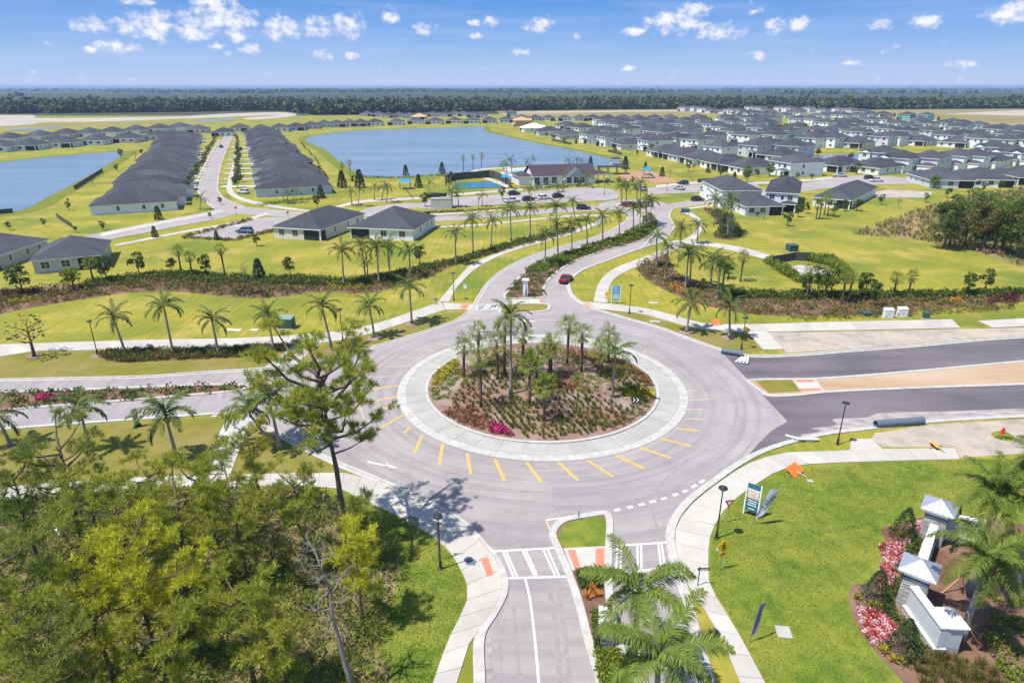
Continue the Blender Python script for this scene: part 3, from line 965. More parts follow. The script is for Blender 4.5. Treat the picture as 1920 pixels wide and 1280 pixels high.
sheet('dust_drift', smooth(GL([(1520, 822), (1500, 816), (1540, 808), (1520, 803), (1570, 796), (1560, 786), (1620, 783), (1650, 774), (1747, 772), (1850, 768), (2000, 762), (2300, 748), (2300, 763), (1920, 780), (1747, 790), (1613, 805), (1563, 811)]), 3, True), 0.018, 'dust')
WOOD = GL([(-260, 940), (0, 942), (150, 927), (300, 916), (440, 916), (560, 915), (610, 925), (650, 960), (700, 990), (752, 1040), (748, 1090), (722, 1160), (706, 1215), (735, 1270), (750, 1340), (745, 1500), (400, 1700), (-500, 1700), (-900, 1300)])
sheet('woodland_floor', WOOD, 0.014, 'litter')
sheet('lawn_lush', smooth(GL([(722, 1160), (748, 1090), (752, 1040), (700, 990), (650, 960), (610, 925), (640, 918), (723, 958), (767, 978), (807, 1004), (840, 1031), (860, 1061), (878, 1101), (878, 1121), (857, 1168), (830, 1224), (811, 1283), (790, 1345), (750, 1345), (735, 1270), (706, 1215)]), 1), 0.010, 'lawn_lush')
WILD = GL([(1600, 440), (1640, 425), (1720, 395), (1800, 372), (1920, 352), (2300, 320), (2300, 560), (1920, 502), (1820, 470), (1720, 450)])
sheet('wild_ground', WILD, 0.014, 'scrub_ground')

# ------------------------------------------------------------------ pavements of single slabs
walk('pavement', [(-300, 655), (0, 646), (150, 641), (300, 637), (450, 634), (560, 628), (640, 620), (700, 608), (760, 589), (800, 575), (826, 565)], [(-300, 692), (0, 669), (60, 659), (160, 657), (300, 654), (450, 650), (560, 645), (625, 640), (690, 627), (760, 605), (835, 581)], 'long pale slab pavement along the left verge', 2.4)
walk('pavement', [(823, 565), (843, 540), (860, 520), (883, 497), (927, 477), (977, 458), (1027, 445), (1080, 430), (1118, 415), (1126, 407)], [(842, 567), (852, 546), (871, 523), (894, 503), (930, 483), (980, 465), (1028, 452), (1080, 437), (1124, 420), (1136, 410)], 'pale slab path climbing along the palm avenue', 2.4, 0.064)
walk('pavement', [(830, 568), (868, 570), (897, 572)], [(836, 581), (868, 581), (885, 582)], 'short pale pavement leading to the far crossing', 1.8, 0.068)
walk('pavement', [(563, 640), (528, 667), (492, 691)], [(606, 641), (580, 662), (556, 683)], 'pale crossing ramp beside the left bed', 2.0, 0.068, curve=False)
walk('pavement', [(1092, 566), (1130, 568), (1160, 572), (1200, 576), (1259, 590), (1318, 606), (1397, 608), (1556, 604), (1785, 599)], [(1100, 576), (1130, 580), (1160, 584), (1200, 588), (1259, 604), (1298, 615), (1358, 622), (1556, 620), (1801, 615)], 'pale slab pavement along the far right verge', 2.4)
walk('pavement', [(1833, 602), (1920, 597), (2200, 580)], [(1861, 615), (1920, 612), (2200, 596)], 'new white pavement at the right edge', 3.0)
walk('pavement', [(1399, 622), (1431, 656)], [(1438, 621.5), (1469, 655)], 'pale spur pavement ending at the bare gravel', 2.0, 0.064, curve=False)
walk('pavement', [(1113, 566), (1119, 540), (1134, 516), (1160, 500), (1200, 485), (1240, 470), (1262, 460)], [(1139, 568), (1142, 540), (1153, 522), (1176, 508), (1210, 493), (1245, 478), (1272, 466)], 'curved pale path beside the far right lawn', 2.2, 0.066)
walk('pavement', [(1250, 456), (1262, 451), (1300, 452), (1350, 457), (1400, 466), (1440, 478), (1475, 489)], [(1262, 470), (1275, 464), (1310, 460), (1350, 466), (1390, 475), (1425, 484), (1452, 492)], 'pale path leading to the fenced pump yard', 2.2, 0.07)
walk('pavement', [(1279, 452), (1300, 438), (1307, 424), (1303, 412), (1287, 402), (1275, 396)], [(1300, 453), (1312, 440), (1317, 425), (1313, 410), (1295, 399), (1284, 393)], 'narrow pale path past the board sign', 2.0, 0.074)
walk('pavement', [(1276, 971), (1300, 943), (1345, 907), (1400, 871), (1447, 854), (1480, 848), (1563, 846), (1593, 843), (1660, 842), (1790, 840)], [(1340, 984), (1360, 954), (1393, 924), (1423, 904), (1463, 881), (1507, 871), (1560, 868), (1613, 866), (1680, 864), (1800, 861)], 'broad pale pavement curving round the near lawn', 2.4)
walk('pavement', [(1593, 844), (1590, 832), (1597, 823)], [(1655, 843), (1643, 832), (1633, 823)], 'short flared ramp to the dark road', 1.8, 0.066)
walk('pavement', [(1277, 970), (1268, 988), (1265, 1005), (1272, 1048), (1290, 1098), (1338, 1170), (1388, 1280), (1425, 1370)], [(1340, 985), (1333, 1000), (1329, 1020), (1328, 1055), (1331, 1096), (1386, 1190), (1434, 1280), (1480, 1370)], 'pale pavement descending beside the near lawn', 1.9, 0.064)
walk('pavement', [(645, 887), (707, 902), (773, 933), (827, 961), (873, 994), (907, 1030), (930, 1060), (941, 1090), (940, 1112), (925, 1143), (897, 1180), (884, 1197), (857, 1280), (835, 1350)], [(640, 917), (673, 933), (723, 957), (767, 977), (807, 1003), (840, 1030), (860, 1060), (877, 1100), (877, 1121), (857, 1167), (840, 1200), (832, 1222), (812, 1280), (790, 1350)], 'pale slab pavement curving past the pine wood', 1.8)
walk('pavement', [(-300, 940), (0, 914), (150, 902), (300, 893), (440, 890), (560, 887), (645, 887)], [(-300, 965), (0, 940), (150, 925), (300, 914), (440, 913), (560, 911), (640, 917)], 'pale pavement running behind the pine crowns', 2.4, 0.064)
walk('pavement', [(425, 786), (402, 830), (392, 889)], [(470, 788), (455, 830), (432, 889)], 'pale crossing path half hidden by pines', 2.0, 0.068, curve=False)
for k, (a, b, lab) in enumerate([
        ([(1135, 402), (1080, 403), (993, 411), (893, 421), (793, 425), (660, 428)], [(1140, 405), (1080, 406), (993, 414), (893, 424), (793, 428), (660, 431)], 'thin pale pavement on the near side of the collector road'),
        ([(1040, 384), (960, 389), (893, 396), (793, 402), (740, 403)], [(1040, 386), (960, 392), (893, 399), (793, 405), (740, 406)], 'thin pale pavement on the far side of the collector road'),
        ([(640, 400), (570, 393), (500, 382), (455, 371), (437, 358), (436, 340), (444, 300), (446, 262)], [(640, 404), (570, 397), (490, 386), (445, 374), (426, 360), (427, 340), (438, 300), (442, 262)], 'pale pavement on the right of the villa street'),
        ([(424, 396), (390, 404), (330, 415), (260, 429), (190, 444)], [(412, 393), (380, 400), (325, 410), (255, 424), (188, 438)], 'pale pavement in front of the near villa'),
        ([(350, 371), (364, 345), (385, 303), (410, 262)], [(357, 371), (370, 345), (390, 303), (413, 262)], 'pale pavement on the left of the villa street'),
        ([(500, 399), (430, 418), (345, 433), (270, 448), (215, 459)], [(505, 402), (440, 421), (350, 436), (275, 451), (218, 462)], 'pale pavement beside the small car park'),
        ([(420, 428), (470, 418), (560, 420)], [(420, 428), (470, 422), (560, 425)], 'pale car park walk'),
        ([(810, 374), (870, 366), (960, 359), (1030, 352)], [(810, 371), (870, 362), (960, 355), (1030, 348)], 'pale pavement in front of the courts'),
        ([(620, 395), (670, 382), (730, 377), (800, 374)], [(615, 391), (670, 377), (730, 372), (800, 370)], 'pale pavement curving past the dog lawn'),
        ([(957, 316), (900, 320), (893, 326), (920, 335), (960, 348)], [(957, 313), (895, 317), (882, 326), (914, 338), (950, 352)], 'pale lakeside path by the pool'),
        ([(1275, 393), (1320, 386), (1420, 373), (1480, 366)], [(1275, 396), (1320, 389), (1420, 377), (1480, 370)], 'pale pavement south of the right side street'),
        ([(1230, 352), (1310, 345), (1450, 345), (1560, 336)], [(1230, 348), (1310, 341), (1450, 341), (1560, 332)], 'pale pavement north of the right side street')]):
    walk('pavement', a, b, lab, 6.0, 0.05 + 0.004 * k)
# driveways of the two villa rows and of the right-hand street
for k in range(11):
    t = k / 10
    for side in (0, 1):
        a = G(*((370 + 47 * t ** 0.8, 355 - 92 * t ** 0.8) if side == 0 else (412 + 22 * t ** 0.8, 350 - 88 * t ** 0.8)))
        w = 2.4
        x0, x1 = (a.x - 13.5, a.x - 0.6) if side == 0 else (a.x + 0.6, a.x + 15)
        sheet('driveway', [(x0, a.y - w), (x1, a.y - w), (x1, a.y + w), (x0, a.y + w)], 0.11, 'concrete')
sheet('tactile_paving', GL([(901, 1048), (915, 1046), (926, 1078), (913, 1081)]), 0.082, 'tactile')
sheet('tactile_paving', GL([(868, 571), (880, 571.5), (874, 580), (862, 579)]), 0.088, 'tactile')
sheet('tactile_paving', GL([(1092, 568), (1103, 568), (1112, 575), (1102, 577)]), 0.082, 'tactile')

# ------------------------------------------------------------------ painted markings
mark_i = [0]


def mark(pts, material='paint_white', label=None):
    mark_i[0] += 1
    o = sheet('road_marking', pts, 0.034 + 0.0002 * (mark_i[0] % 20), material)
    return o


def dash(p, q, w, material='paint_white'):
    p, q = G(*p), G(*q)
    d = (q - p).normalized()
    s = Vector((-d.y, d.x)) * w / 2
    mark([p - s, q - s, q + s, p + s], material)


YEL = [((792, 816), (777, 850)), ((830, 832), (824, 872)), ((876, 850), (883, 889)), ((928, 861), (946, 901)), ((987, 867), (1016, 904)), ((1047, 867), (1084, 901)), ((1101, 863), (1150, 894)), ((1153, 853), (1209, 879)), ((1199, 839), (1258, 859)), ((1237, 822), (1296, 837)),
       ((1266, 803), (1310, 808)), ((755, 779), (712, 803)), ((748, 742), (705, 752)), ((752, 722), (697, 731)), ((770, 801), (757, 812)), ((740, 760), (712, 768))]
for p, q in YEL:
    dash(p, q, 0.33, 'paint_yellow')
for p, q in [((755, 703), (706, 708)), ((770, 686), (724, 689)), ((790, 671), (748, 670)), ((815, 658), (777, 655)), ((845, 648), (806, 643)), ((1290, 751), (1336, 748)), ((1287, 768), (1320, 767)), ((1284, 785), (1322, 787)), ((1287, 733), (1306, 731)), ((1262, 691), (1255, 694)), ((1234, 676), (1226, 680)), ((1205, 662), (1212, 655))]:
    dash(p, q, 0.2, 'paint_yellow_worn')
arc = [C1 + Vector((math.cos(t), math.sin(t))) * 22.9 for t in np.linspace(R(152), R(204), 14)]
strip(offset_line(arc, -0.07), offset_line(arc, 0.07), 0.0335).build('road_marking', 'paint_yellow_worn')['kind'] = 'structure'
for p, q in [((1152, 957), (1163, 955)), ((1176, 952), (1187, 949.5)), ((1198, 947), (1209, 944.5)), ((1218, 942), (1229, 939)), ((1240, 936), (1250, 933)), ((1262, 929), (1271, 926)), ((1280, 922), (1289, 919)), ((1297, 914), (1306, 909)), ((1312, 905), (1321, 900))]:
    dash(p, q, 0.36)
# near crossing
for p, q in [((920, 1034), (1047, 1027)), ((948, 1084), (1066, 1081)), ((1143, 1024), (1262, 1016)), ((1143, 1077), (1270, 1062))]:
    dash(p, q, 0.24)
for p, q in [((943, 1034), (963, 1081)), ((949, 1034), (970, 1081)), ((980, 1033), (1002, 1079)), ((986, 1032), (1007, 1079)), ((1019, 1031), (1041, 1079)), ((1027, 1030), (1048, 1079)), ((1158, 1024), (1155, 1073)), ((1165, 1023), (1163, 1073)), ((1195, 1021), (1196, 1071)), ((1202, 1020), (1203, 1070)), ((1234, 1018), (1240, 1066)), ((1240, 1018), (1247, 1066))]:
    dash(p, q, 0.17)
lane = smooth(GL([(985, 1085), (993, 1120), (1002, 1190), (1010, 1280), (1016, 1400)]), 5)
strip(offset_line(lane, -0.09), offset_line(lane, 0.09), 0.035).build('road_marking', 'paint_white')['kind'] = 'structure'
for p, q in [((1024, 975), (1090, 966)), ((1090, 966), (1139, 959))]:
    dash(p, q, 0.2)
for p, q in [((1024, 975), (1044, 1026)), ((1140, 960), (1142, 1022))]:
    dash(p, q, 0.16, 'paint_yellow_worn')
# far crossing
for p, q in [((895, 571), (942, 570)), ((888, 582), (935, 580))]:
    dash(p, q, 0.2)
for p, q in [((897, 572), (892, 581)), ((914, 571), (907, 580)), ((920, 571), (912, 580)), ((930, 571), (923, 580)), ((936, 571), (929, 580))]:
    dash(p, q, 0.28)
# arrows
a_ = GL([(970, 602.5), (985, 599.5), (985, 601.5), (1004, 602), (1004, 603), (985, 603.3), (985, 605)])
mark(a_)
mark(GL([(722, 868), (747, 878), (730, 877)]))
mark(GL([(690, 864), (725, 872), (722, 874), (688, 867)]))
for p, q in [((0, 763), (300, 743)), ((300, 743), (450, 731))]:
    dash((p[0], p[1] + 4), (q[0], q[1] + 4), 0.16, 'paint_yellow_worn')
# parking bays
for k in range(9):
    x = 880 + k * 26
    dash((x, 382 - k * 1.6), (x - 20, 377 - k * 1.6), 0.12)
    dash((x + 20, 371 - k * 1.6), (x, 365 - k * 1.6), 0.12)

# tyre wear and sand wash on the carriageway
for k in range(16):
    r = 20.0 + 7.6 * random.random()
    t0 = random.uniform(0, 6.28)
    t1 = t0 + random.uniform(0.25, 0.8)
    dr = random.uniform(-1.2, 1.2)
    ar_ = [C1 + Vector((math.cos(t), math.sin(t))) * (r + dr * (t - t0) / (t1 - t0)) for t in np.linspace(t0, t1, 14)]
    wd = random.uniform(0.05, 0.13)
    strip(offset_line(ar_, -wd), offset_line(ar_, wd), 0.0245 + 0.0002 * k).build('tyre_mark', 'tyre_dark')['kind'] = 'structure'
for pts in ([(925, 1180), (938, 1150), (950, 1118), (956, 1085)], [(975, 1280), (968, 1200), (963, 1130)], [(1050, 1280), (1042, 1180), (1030, 1100)], [(1068, 1280), (1058, 1180), (1044, 1100)], [(940, 1280), (938, 1220), (945, 1160)], [(850, 960), (900, 985), (960, 1010), (990, 1060)], [(1240, 1010), (1225, 960), (1240, 910), (1290, 860)]):
    q_ = smooth(GL(pts), 5)
    wd = random.uniform(0.08, 0.18)
    strip(offset_line(q_, -wd), offset_line(q_, wd), 0.0285).build('tyre_mark', 'tyre_dark')['kind'] = 'structure'
for pts in ([(915, 1195), (922, 1205), (920, 1240), (925, 1262), (914, 1275)], [(888, 1003), (905, 1015), (925, 1040), (915, 1035), (895, 1015)]):
    sheet('sand_wash', smooth(GL(pts), 4, True), 0.0295, 'dust')

# ------------------------------------------------------------------ houses
def roof_rect(x0, x1, y0, y1, z, ov=0.45, pitch=24, gable=None):
    """hip roof over a rectangle -> (roof MB verts, faces), eave box"""
    x0, x1, y0, y1 = x0 - ov, x1 + ov, y0 - ov, y1 + ov
    w, d = x1 - x0, y1 - y0
    t = math.tan(R(pitch))
    zb = z + 0.16
    if gable == 'y':       # ridge along y, gable ends
        xc = (x0 + x1) / 2
        vs = [(x0, y0, zb), (x1, y0, zb), (x1, y1, zb), (x0, y1, zb), (xc, y0, zb + w / 2 * t), (xc, y1, zb + w / 2 * t)]
        fs = [(0, 4, 5, 3), (1, 2, 5, 4)]
    elif gable == 'x':
        yc = (y0 + y1) / 2
        vs = [(x0, y0, zb), (x1, y0, zb), (x1, y1, zb), (x0, y1, zb), (x0, yc, zb + d / 2 * t), (x1, yc, zb + d / 2 * t)]
        fs = [(0, 1, 5, 4), (2, 3, 4, 5)]
    elif d >= w:
        h = w / 2
        xc = (x0 + x1) / 2
        vs = [(x0, y0, zb), (x1, y0, zb), (x1, y1, zb), (x0, y1, zb), (xc, y0 + h, zb + h * t), (xc, y1 - h, zb + h * t)]
        fs = [(0, 1, 4), (1, 2, 5, 4), (2, 3, 5), (3, 0, 4, 5)]
    else:
        h = d / 2
        yc = (y0 + y1) / 2
        vs = [(x0, y0, zb), (x1, y0, zb), (x1, y1, zb), (x0, y1, zb), (x0 + h, yc, zb + h * t), (x1 - h, yc, zb + h * t)]
        fs = [(0, 1, 5, 4), (1, 2, 5), (2, 3, 4, 5), (3, 0, 4)]
    return vs, fs, (x0, x1, y0, y1, z - 0.06, zb - 0.003)


WIN_CACHE = {}


def window_mesh(w, h, n=2):
    k = (w, h, n)
    if k not in WIN_CACHE:
        mb = MB().box(-w / 2 - 0.1, w / 2 + 0.1, -0.05, 0.05, -0.1, h + 0.1, 0)
        for i in range(n):
            a = -w / 2 + i * w / n + 0.04
            b = -w / 2 + (i + 1) * w / n - 0.04
            mb.box(a, b, -0.075, 0.0, 0.04, h / 2 - 0.03, 1)
            mb.box(a, b, -0.075, 0.0, h / 2 + 0.03, h - 0.04, 1)
        me = mb.mesh()
        me.materials.append(MAT['trim_white'])
        me.materials.append(MAT['glass_dark'])
        WIN_CACHE[k] = me
    return WIN_CACHE[k]


def add_window(root, x, y, z, ang, w=1.6, h=1.4, n=2):
    o = bpy.data.objects.new('window', window_mesh(w, h, n))
    COL.objects.link(o)
    o.parent = root
    o.location = (x, y, z)
    o.rotation_euler = (0, 0, ang)
    return o


DOWN, RIGHT, UP, LEFT = 0.0, R(90), R(180), R(-90)      # faces -y, +x, +y, -x


def house(kind, w, d, wall='stucco', roofm='shingle', lanai=1, cream=None, label=None):
    """origin at the middle of the footprint, rear (lanai) to -y, garage to +y"""
    root = empty('house')
    hw, hd = w / 2, d / 2
    rf, ea, wl_ = MB(), MB(), MB()
    if kind == 1:
        e = 2.75
        lw, ld = min(5.2, w * 0.36), 2.6
        if lanai:
            s = lanai
            xs = [(-hw, -hd), (hw - lw, -hd), (hw - lw, -hd + ld), (hw, -hd + ld), (hw, hd), (-hw, hd)] if s > 0 else [(-hw, -hd + ld), (-hw + lw, -hd + ld), (-hw + lw, -hd), (hw, -hd), (hw, hd), (-hw, hd)]
            wl_.prism(xs, 0, e)
        else:
            wl_.prism([(-hw, -hd), (hw, -hd), (hw, hd), (-hw, hd)], 0, e)
        vs, fs, eb = roof_rect(-hw, hw, -hd, hd, e)
        rf.add(vs, fs)
        ea.box(*eb)
        # front garage gable
        gx0, gx1 = (-hw + 0.6, -hw + 6.4)
        wl_.box(gx0, gx1, hd - 0.5, hd + 2.2, 0, e - 0.01)
        vs, fs, eb = roof_rect(gx0, gx1, hd - 5, hd + 2.2, e - 0.02, 0.4, 26)
        rf.add(vs, fs)
        ea.box(*eb)
        wo = wl_.build('wall', wall, root)
        link_r = rf.build('roof', roofm, root)
        ea.build('fascia', 'trim_white', root)
        MB().box(-2.5, 2.5, -0.04, 0.04, 0, 2.2).build('garage_door', 'trim_white', root, ((gx0 + gx1) / 2, hd + 2.24, 0.02))
        if lanai:
            cx = hw - lw / 2 if lanai > 0 else -hw + lw / 2
            ex = hw if lanai > 0 else -hw
            MB().box(-lw / 2 + 0.3, lw / 2 - 0.3, -0.03, 0.03, 0.05, e - 0.25).build('lanai_screen', 'screen_dark', root, (cx, -hd + 0.15, 0))
            MB().box(-0.03, 0.03, -ld / 2 + 0.3, ld / 2, 0.05, e - 0.25).build('lanai_screen', 'screen_dark', root, (ex - 0.15 * lanai, -hd + ld / 2, 0))
            MB().box(-0.17, 0.17, -0.17, 0.17, 0, e - 0.05).build('column', 'trim_white', root, (ex - 0.2 * lanai, -hd + 0.2, 0))
            add_window(root, -lanai * (hw - w * 0.17), -hd, 0.95, DOWN)
            add_window(root, -lanai * (hw - w * 0.46), -hd, 0.95, DOWN)
        for yy in (-d * 0.22, d * 0.08, d * 0.3):
            add_window(root, -hw, yy, 1.0, LEFT, 0.9, 1.3, 1)
            add_window(root, hw, yy + 0.7, 1.0, RIGHT, 0.9, 1.3, 1)
        add_window(root, hw - 2.4, hd, 0.9, UP)
        MB().box(-0.5, 0.5, -0.04, 0.04, 0, 2.1).build('door', 'door_dark', root, (hw - 5.0, hd + 0.03, 0.02))
    else:
        e = 5.5
        wl_.prism([(-hw, -hd), (hw, -hd), (hw, hd), (-hw, hd)], 0, e)
        vs, fs, eb = roof_rect(-hw, hw, -hd, hd, e)
        rf.add(vs, fs)
        ea.box(*eb)
        # rear porch and front garage wings, one storey
        px0, px1 = (hw - 4.4, hw - 0.3) if lanai > 0 else (-hw + 0.3, -hw + 4.4)
        vs, fs, eb = roof_rect(px0, px1, -hd - 2.6, -hd + 0.6, 2.6, 0.3, 20)
        rf.add(vs, fs)
        ea.box(*eb)
        MB().box(px0 + 0.3, px1 - 0.3, -hd - 0.06, -hd + 0.04, 0.05, 2.3).build('patio_door', 'screen_dark', root)
        for cx in (px0 + 0.2, px1 - 0.2):
            MB().box(cx - 0.16, cx + 0.16, -hd - 2.45, -hd - 2.13, 0, 2.55).build('column', 'trim_white', root)
        gx0, gx1 = -hw + 0.2, -hw + 6.0
        wl_.box(gx0, gx1, hd - 0.5, hd + 3.6, 0, 2.7)
        vs, fs, eb = roof_rect(gx0, gx1, hd - 1, hd + 3.6, 2.7, 0.4, 24)
        rf.add(vs, fs)
        ea.box(*eb)
        # gable over the front
        fx0, fx1 = hw - 5.2, hw - 0.6
        wl_.box(fx0, fx1, hd - 0.3, hd + 0.9, 0, e - 0.02)
        vs, fs, eb = roof_rect(fx0, fx1, hd - 4, hd + 0.9, e - 0.03, 0.35, 30, 'y')
        rf.add(vs, fs)
        ea.box(*eb)
        xc = (fx0 + fx1) / 2
        wl_.add([(fx0, hd + 0.9, e), (fx1, hd + 0.9, e), (xc, hd + 0.9, e + (fx1 - fx0) / 2 * math.tan(R(30)))], [(0, 1, 2)])
        wl_.build('wall', wall, root)
        rf.build('roof', roofm, root)
        ea.build('fascia', 'trim_white', root)
        MB().box(-2.5, 2.5, -0.04, 0.04, 0, 2.2).build('garage_door', 'trim_white', root, ((gx0 + gx1) / 2, hd + 3.64, 0.02))
        for z in (0.9, 3.6):
            add_window(root, -lanai * w * 0.30, -hd, z, DOWN, 1.5, 1.3)
            if z > 2:
                add_window(root, lanai * w * 0.26, -hd, z, DOWN, 1.5, 1.3)
                add_window(root, 0.2, -hd, z, DOWN, 0.9, 1.2, 1)
            add_window(root, -hw, d * 0.2, z, LEFT, 0.9, 1.3, 1)
            add_window(root, -hw, -d * 0.22, z, LEFT, 0.9, 1.3, 1)
            add_window(root, hw, -d * 0.1, z, RIGHT, 0.9, 1.3, 1)
            add_window(root, xc, hd + 0.9, z, UP, 1.6, 1.3)
    if label:
        tag(root, label, 'house')
    return root


PROTO = {}
for key, args in dict(one_a=(1, 14, 18, 'stucco', 'shingle', 1), one_b=(1, 14, 18, 'stucco', 'shingle', -1), two_a=(2, 12, 14, 'stucco', 'shingle', 1), two_b=(2, 12, 14, 'stucco', 'shingle', -1), villa=(1, 15.7, 23.5, 'stucco', 'shingle', 1), villa_m=(1, 15.7, 23.5, 'stucco', 'shingle', -1)).items():
    PROTO[key] = house(*args)
for key in ('villa', 'villa_m'):
    for (vx, vy) in ((-2.6, -3.0), (3.4, 2.0), (-3.2, 5.2)):
        zz = 2.91 + (7.85 + 0.45 - abs(vx)) * math.tan(R(24))
        MB().box(-0.16, 0.16, -0.16, 0.16, -0.1, 0.22).build('roof_vent', 'trim_white', PROTO[key], (vx, vy, zz))
PROTO_USED = set()
H_TYPES = {'1': ('one_a', 'one_b'), '2': ('two_a', 'two_b')}
hcount = [0]
CENTRES = []


def place_house(key, x, y, rz, label, group, wallm=None, roofm=None, scale=1.0):
    hcount[0] += 1
    o = copy_tree(PROTO[key])
    o.location = (x, y, 0)
    o.rotation_euler = (0, 0, rz)
    o.scale = (scale, scale, min(scale, 1.04))
    CENTRES.append((x, y))
    tag(o, label, 'house', group)
    for ch in o.children:
        for nm, mm in (('wall', wallm), ('roof', roofm)):
            if mm and ch.name.startswith(nm):
                ch.material_slots[0].link = 'OBJECT'
                ch.material_slots[0].material = MAT[mm]
    return o


# rows of the estate: photo position of the base, storeys; rear or front turned to the viewer
def row(entries, rz, text, group, push=7.0, jitter=3):
    one_two = {'1': 'one-storey', '2': 'two-storey'}
    for i, ent in enumerate(sorted(entries, key=lambda q: q[0])):
        px, py, t = ent[:3]
        p = G(px, py)
        back = Vector((p.x, p.y)).normalized() * push
        p = p + back
        key = H_TYPES[t][(i + int(px)) % 2]
        wallm, roofm, extra = None, None, None
        if len(ent) > 3:
            wallm, roofm, extra = ent[3]
        if wallm is None and random.random() < 0.35:
            wallm = 'stucco_pale'
        lab = extra or f'pale {one_two[t]} house, {ORD[i]} from the left {text}'
        place_house(key, p.x, p.y, rz + R(random.uniform(-jitter, jitter)), lab, group, wallm, roofm, random.uniform(1.08, 1.2))


RA, RC = R(-75), R(-53)
row([(978, 238, '2', ('sheathing_wood', 'sheathing_wood', 'unfinished house with bare orange timber sheathing by the lake')), (1000, 247, '1', ('stucco', 'wrap_white', 'unfinished one-storey house under a pale blue-white roof wrap')), (1029, 254, '1'), (1066, 261, '1'), (1112, 269, '2'), (1148, 275, '2'), (1183, 280, '1')], RA, 'along the right lake shore', 'houses on the right lake shore')
row([(1226, 283, '2'), (1253, 295, '1'), (1287, 302, '1'), (1320, 309, '1'), (1364, 318, '1'), (1408, 326, '1'), (1488, 331, '2')], RA, 'in the row backing on the playground lawn', 'houses behind the playground lawn', 6)
row([(1090, 246, '1'), (1062, 242, '1'), (1130, 252, '1'), (1175, 257, '2'), (1212, 277, '2'), (1242, 264, '2'), (1266, 276, '2'), (1287, 265, '2'), (1306, 281, '2'), (1371, 289, '1'), (1414, 294, '2'), (1462, 303, '1'), (1487, 295, '2')], RC, 'in the second row behind the playground lawn', 'second row of the right estate')
row([(1130, 236, '2'), (1160, 237, '2'), (1204, 249, '2'), (1247, 248, '1'), (1277, 246, '2'), (1302, 246, '1'), (1330, 246, '2'), (1354, 248, '1'), (1380, 249, '1'), (1371, 262, '2'), (1399, 270, '2'), (1408, 248, '1'), (1424, 255, '2'), (1446, 270, '2')], RC, 'in the third row of the right estate', 'third row of the right estate')
row([(1495, 276, '1'), (1521, 277, '2'), (1557, 277, '2'), (1601, 277, '1'), (1655, 274, '2'), (1676, 273, '2'), (1722, 273, '1'), (1793, 276, '1'), (1834, 278, '2'), (1879, 280, '2'), (1925, 281, '2')], RC, 'facing the narrow pond', 'houses facing the narrow pond')
row([(1530, 252, '1'), (1568, 257, '2'), (1608, 263, '2'), (1638, 252, '2'), (1665, 257, '2'), (1703, 252, '2'), (1735, 260, '2'), (1786, 257, '1'), (1830, 260, '1'), (1858, 257, '2'), (1896, 260, '2')], RC, 'in the row behind the pond houses', 'row behind the pond houses')
row([(1405, 232, '2'), (1428, 233, '2'), (1446, 232, '2'), (1497, 234, '2'), (1519, 235, '2'), (1546, 242, '2'), (1565, 240, '1'), (1604, 237, '1'), (1630, 236, '2'), (1654, 236, '2'), (1678, 238, '1'), (1705, 242, '1'), (1735, 245, '2'), (1765, 244, '2'), (1797, 249, '2'), (1803, 238, '1'), (1835, 245, '1'), (1875, 247, '1'), (1908, 249, '1')], RC, 'in the middle distance of the right estate', 'middle rows of the right estate')
row([(1447, 219, '1'), (1470, 221, '1'), (1495, 220, '2'), (1527, 224, '1'), (1540, 227, '2'), (1562, 220, '1'), (1581, 226, '2'), (1605, 226, '2'), (1614, 219, '2'), (1632, 219, '1'), (1654, 219, '1'), (1698, 225, '2', ('sheathing_teal', None, 'unfinished teal-sheathed house, left of two')), (1733, 226, '2', ('sheathing_teal', None, 'unfinished teal-sheathed house, right of two'))], RC, 'in the far row by the scrub field', 'far rows of the right estate', 9)
row([(1283, 209, '2'), (1300, 209, '2'), (1320, 211, '2'), (1337, 212, '1'), (1357, 213, '1'), (1370, 214, '2'), (1385, 215, '2'), (1400, 216, '1'), (1418, 217, '1')], RC, 'in the farthest row below the forest', 'farthest row of the right estate', 9)
row([(1371, 204, '2'), (1388, 204, '2'), (1408, 208, '2'), (1424, 210, '2'), (1440, 212, '1'), (1463, 209, '2'), (1478, 210, '2'), (1496, 211, '1'), (1515, 210, '2'), (1543, 214, '2'), (1568, 212, '2'), (1592, 213, '2'), (1615, 212, '1')], RC, 'at the very edge of the forest', 'forest edge row of the right estate', 9)
row([(978, 226, '1'), (1004, 227, '1'), (1028, 227, '1'), (1058, 227, '1'), (1088, 227, '1'), (1112, 226, '1'), (1140, 226, '1'), (1168, 226, '1'), (1196, 226, '1'), (1227, 226, '1'), (1256, 225, '1')], R(0), 'in the line beyond the right lake shore', 'line of houses beyond the right lake shore', 9)
row([(1684, 321, '2'), (1737, 321, '2'), (1788, 316, '2'), (1820, 316, '2'), (1848, 312, '1')], RC + R(180), 'with garages towards the near right lane', 'houses with garages on the near right lane', 6)
row([(1650, 309, '2'), (1856, 297, '2'), (1890, 308, '2'), (1925, 311, '2')], RC + R(180), 'behind the garage houses at the right edge', 'right edge houses', 6)
row([(1570, 321, '1'), (1640, 325, '1')], R(-62), 'beside the parked pickups', 'long houses by the pickups', 5)
row([(1760, 350, '1'), (1835, 349, '1'), (1915, 345, '1')], R(-8), 'behind the wild thicket at right', 'low houses behind the thicket', 7)
row([(-50, 290, '1'), (6, 285, '1'), (58, 282, '1'), (123, 277, '1'), (183, 272, '1'), (242, 268, '1'), (300, 263, '1')], R(8), 'along the far shore of the left lake', 'houses on the left lake', 9)
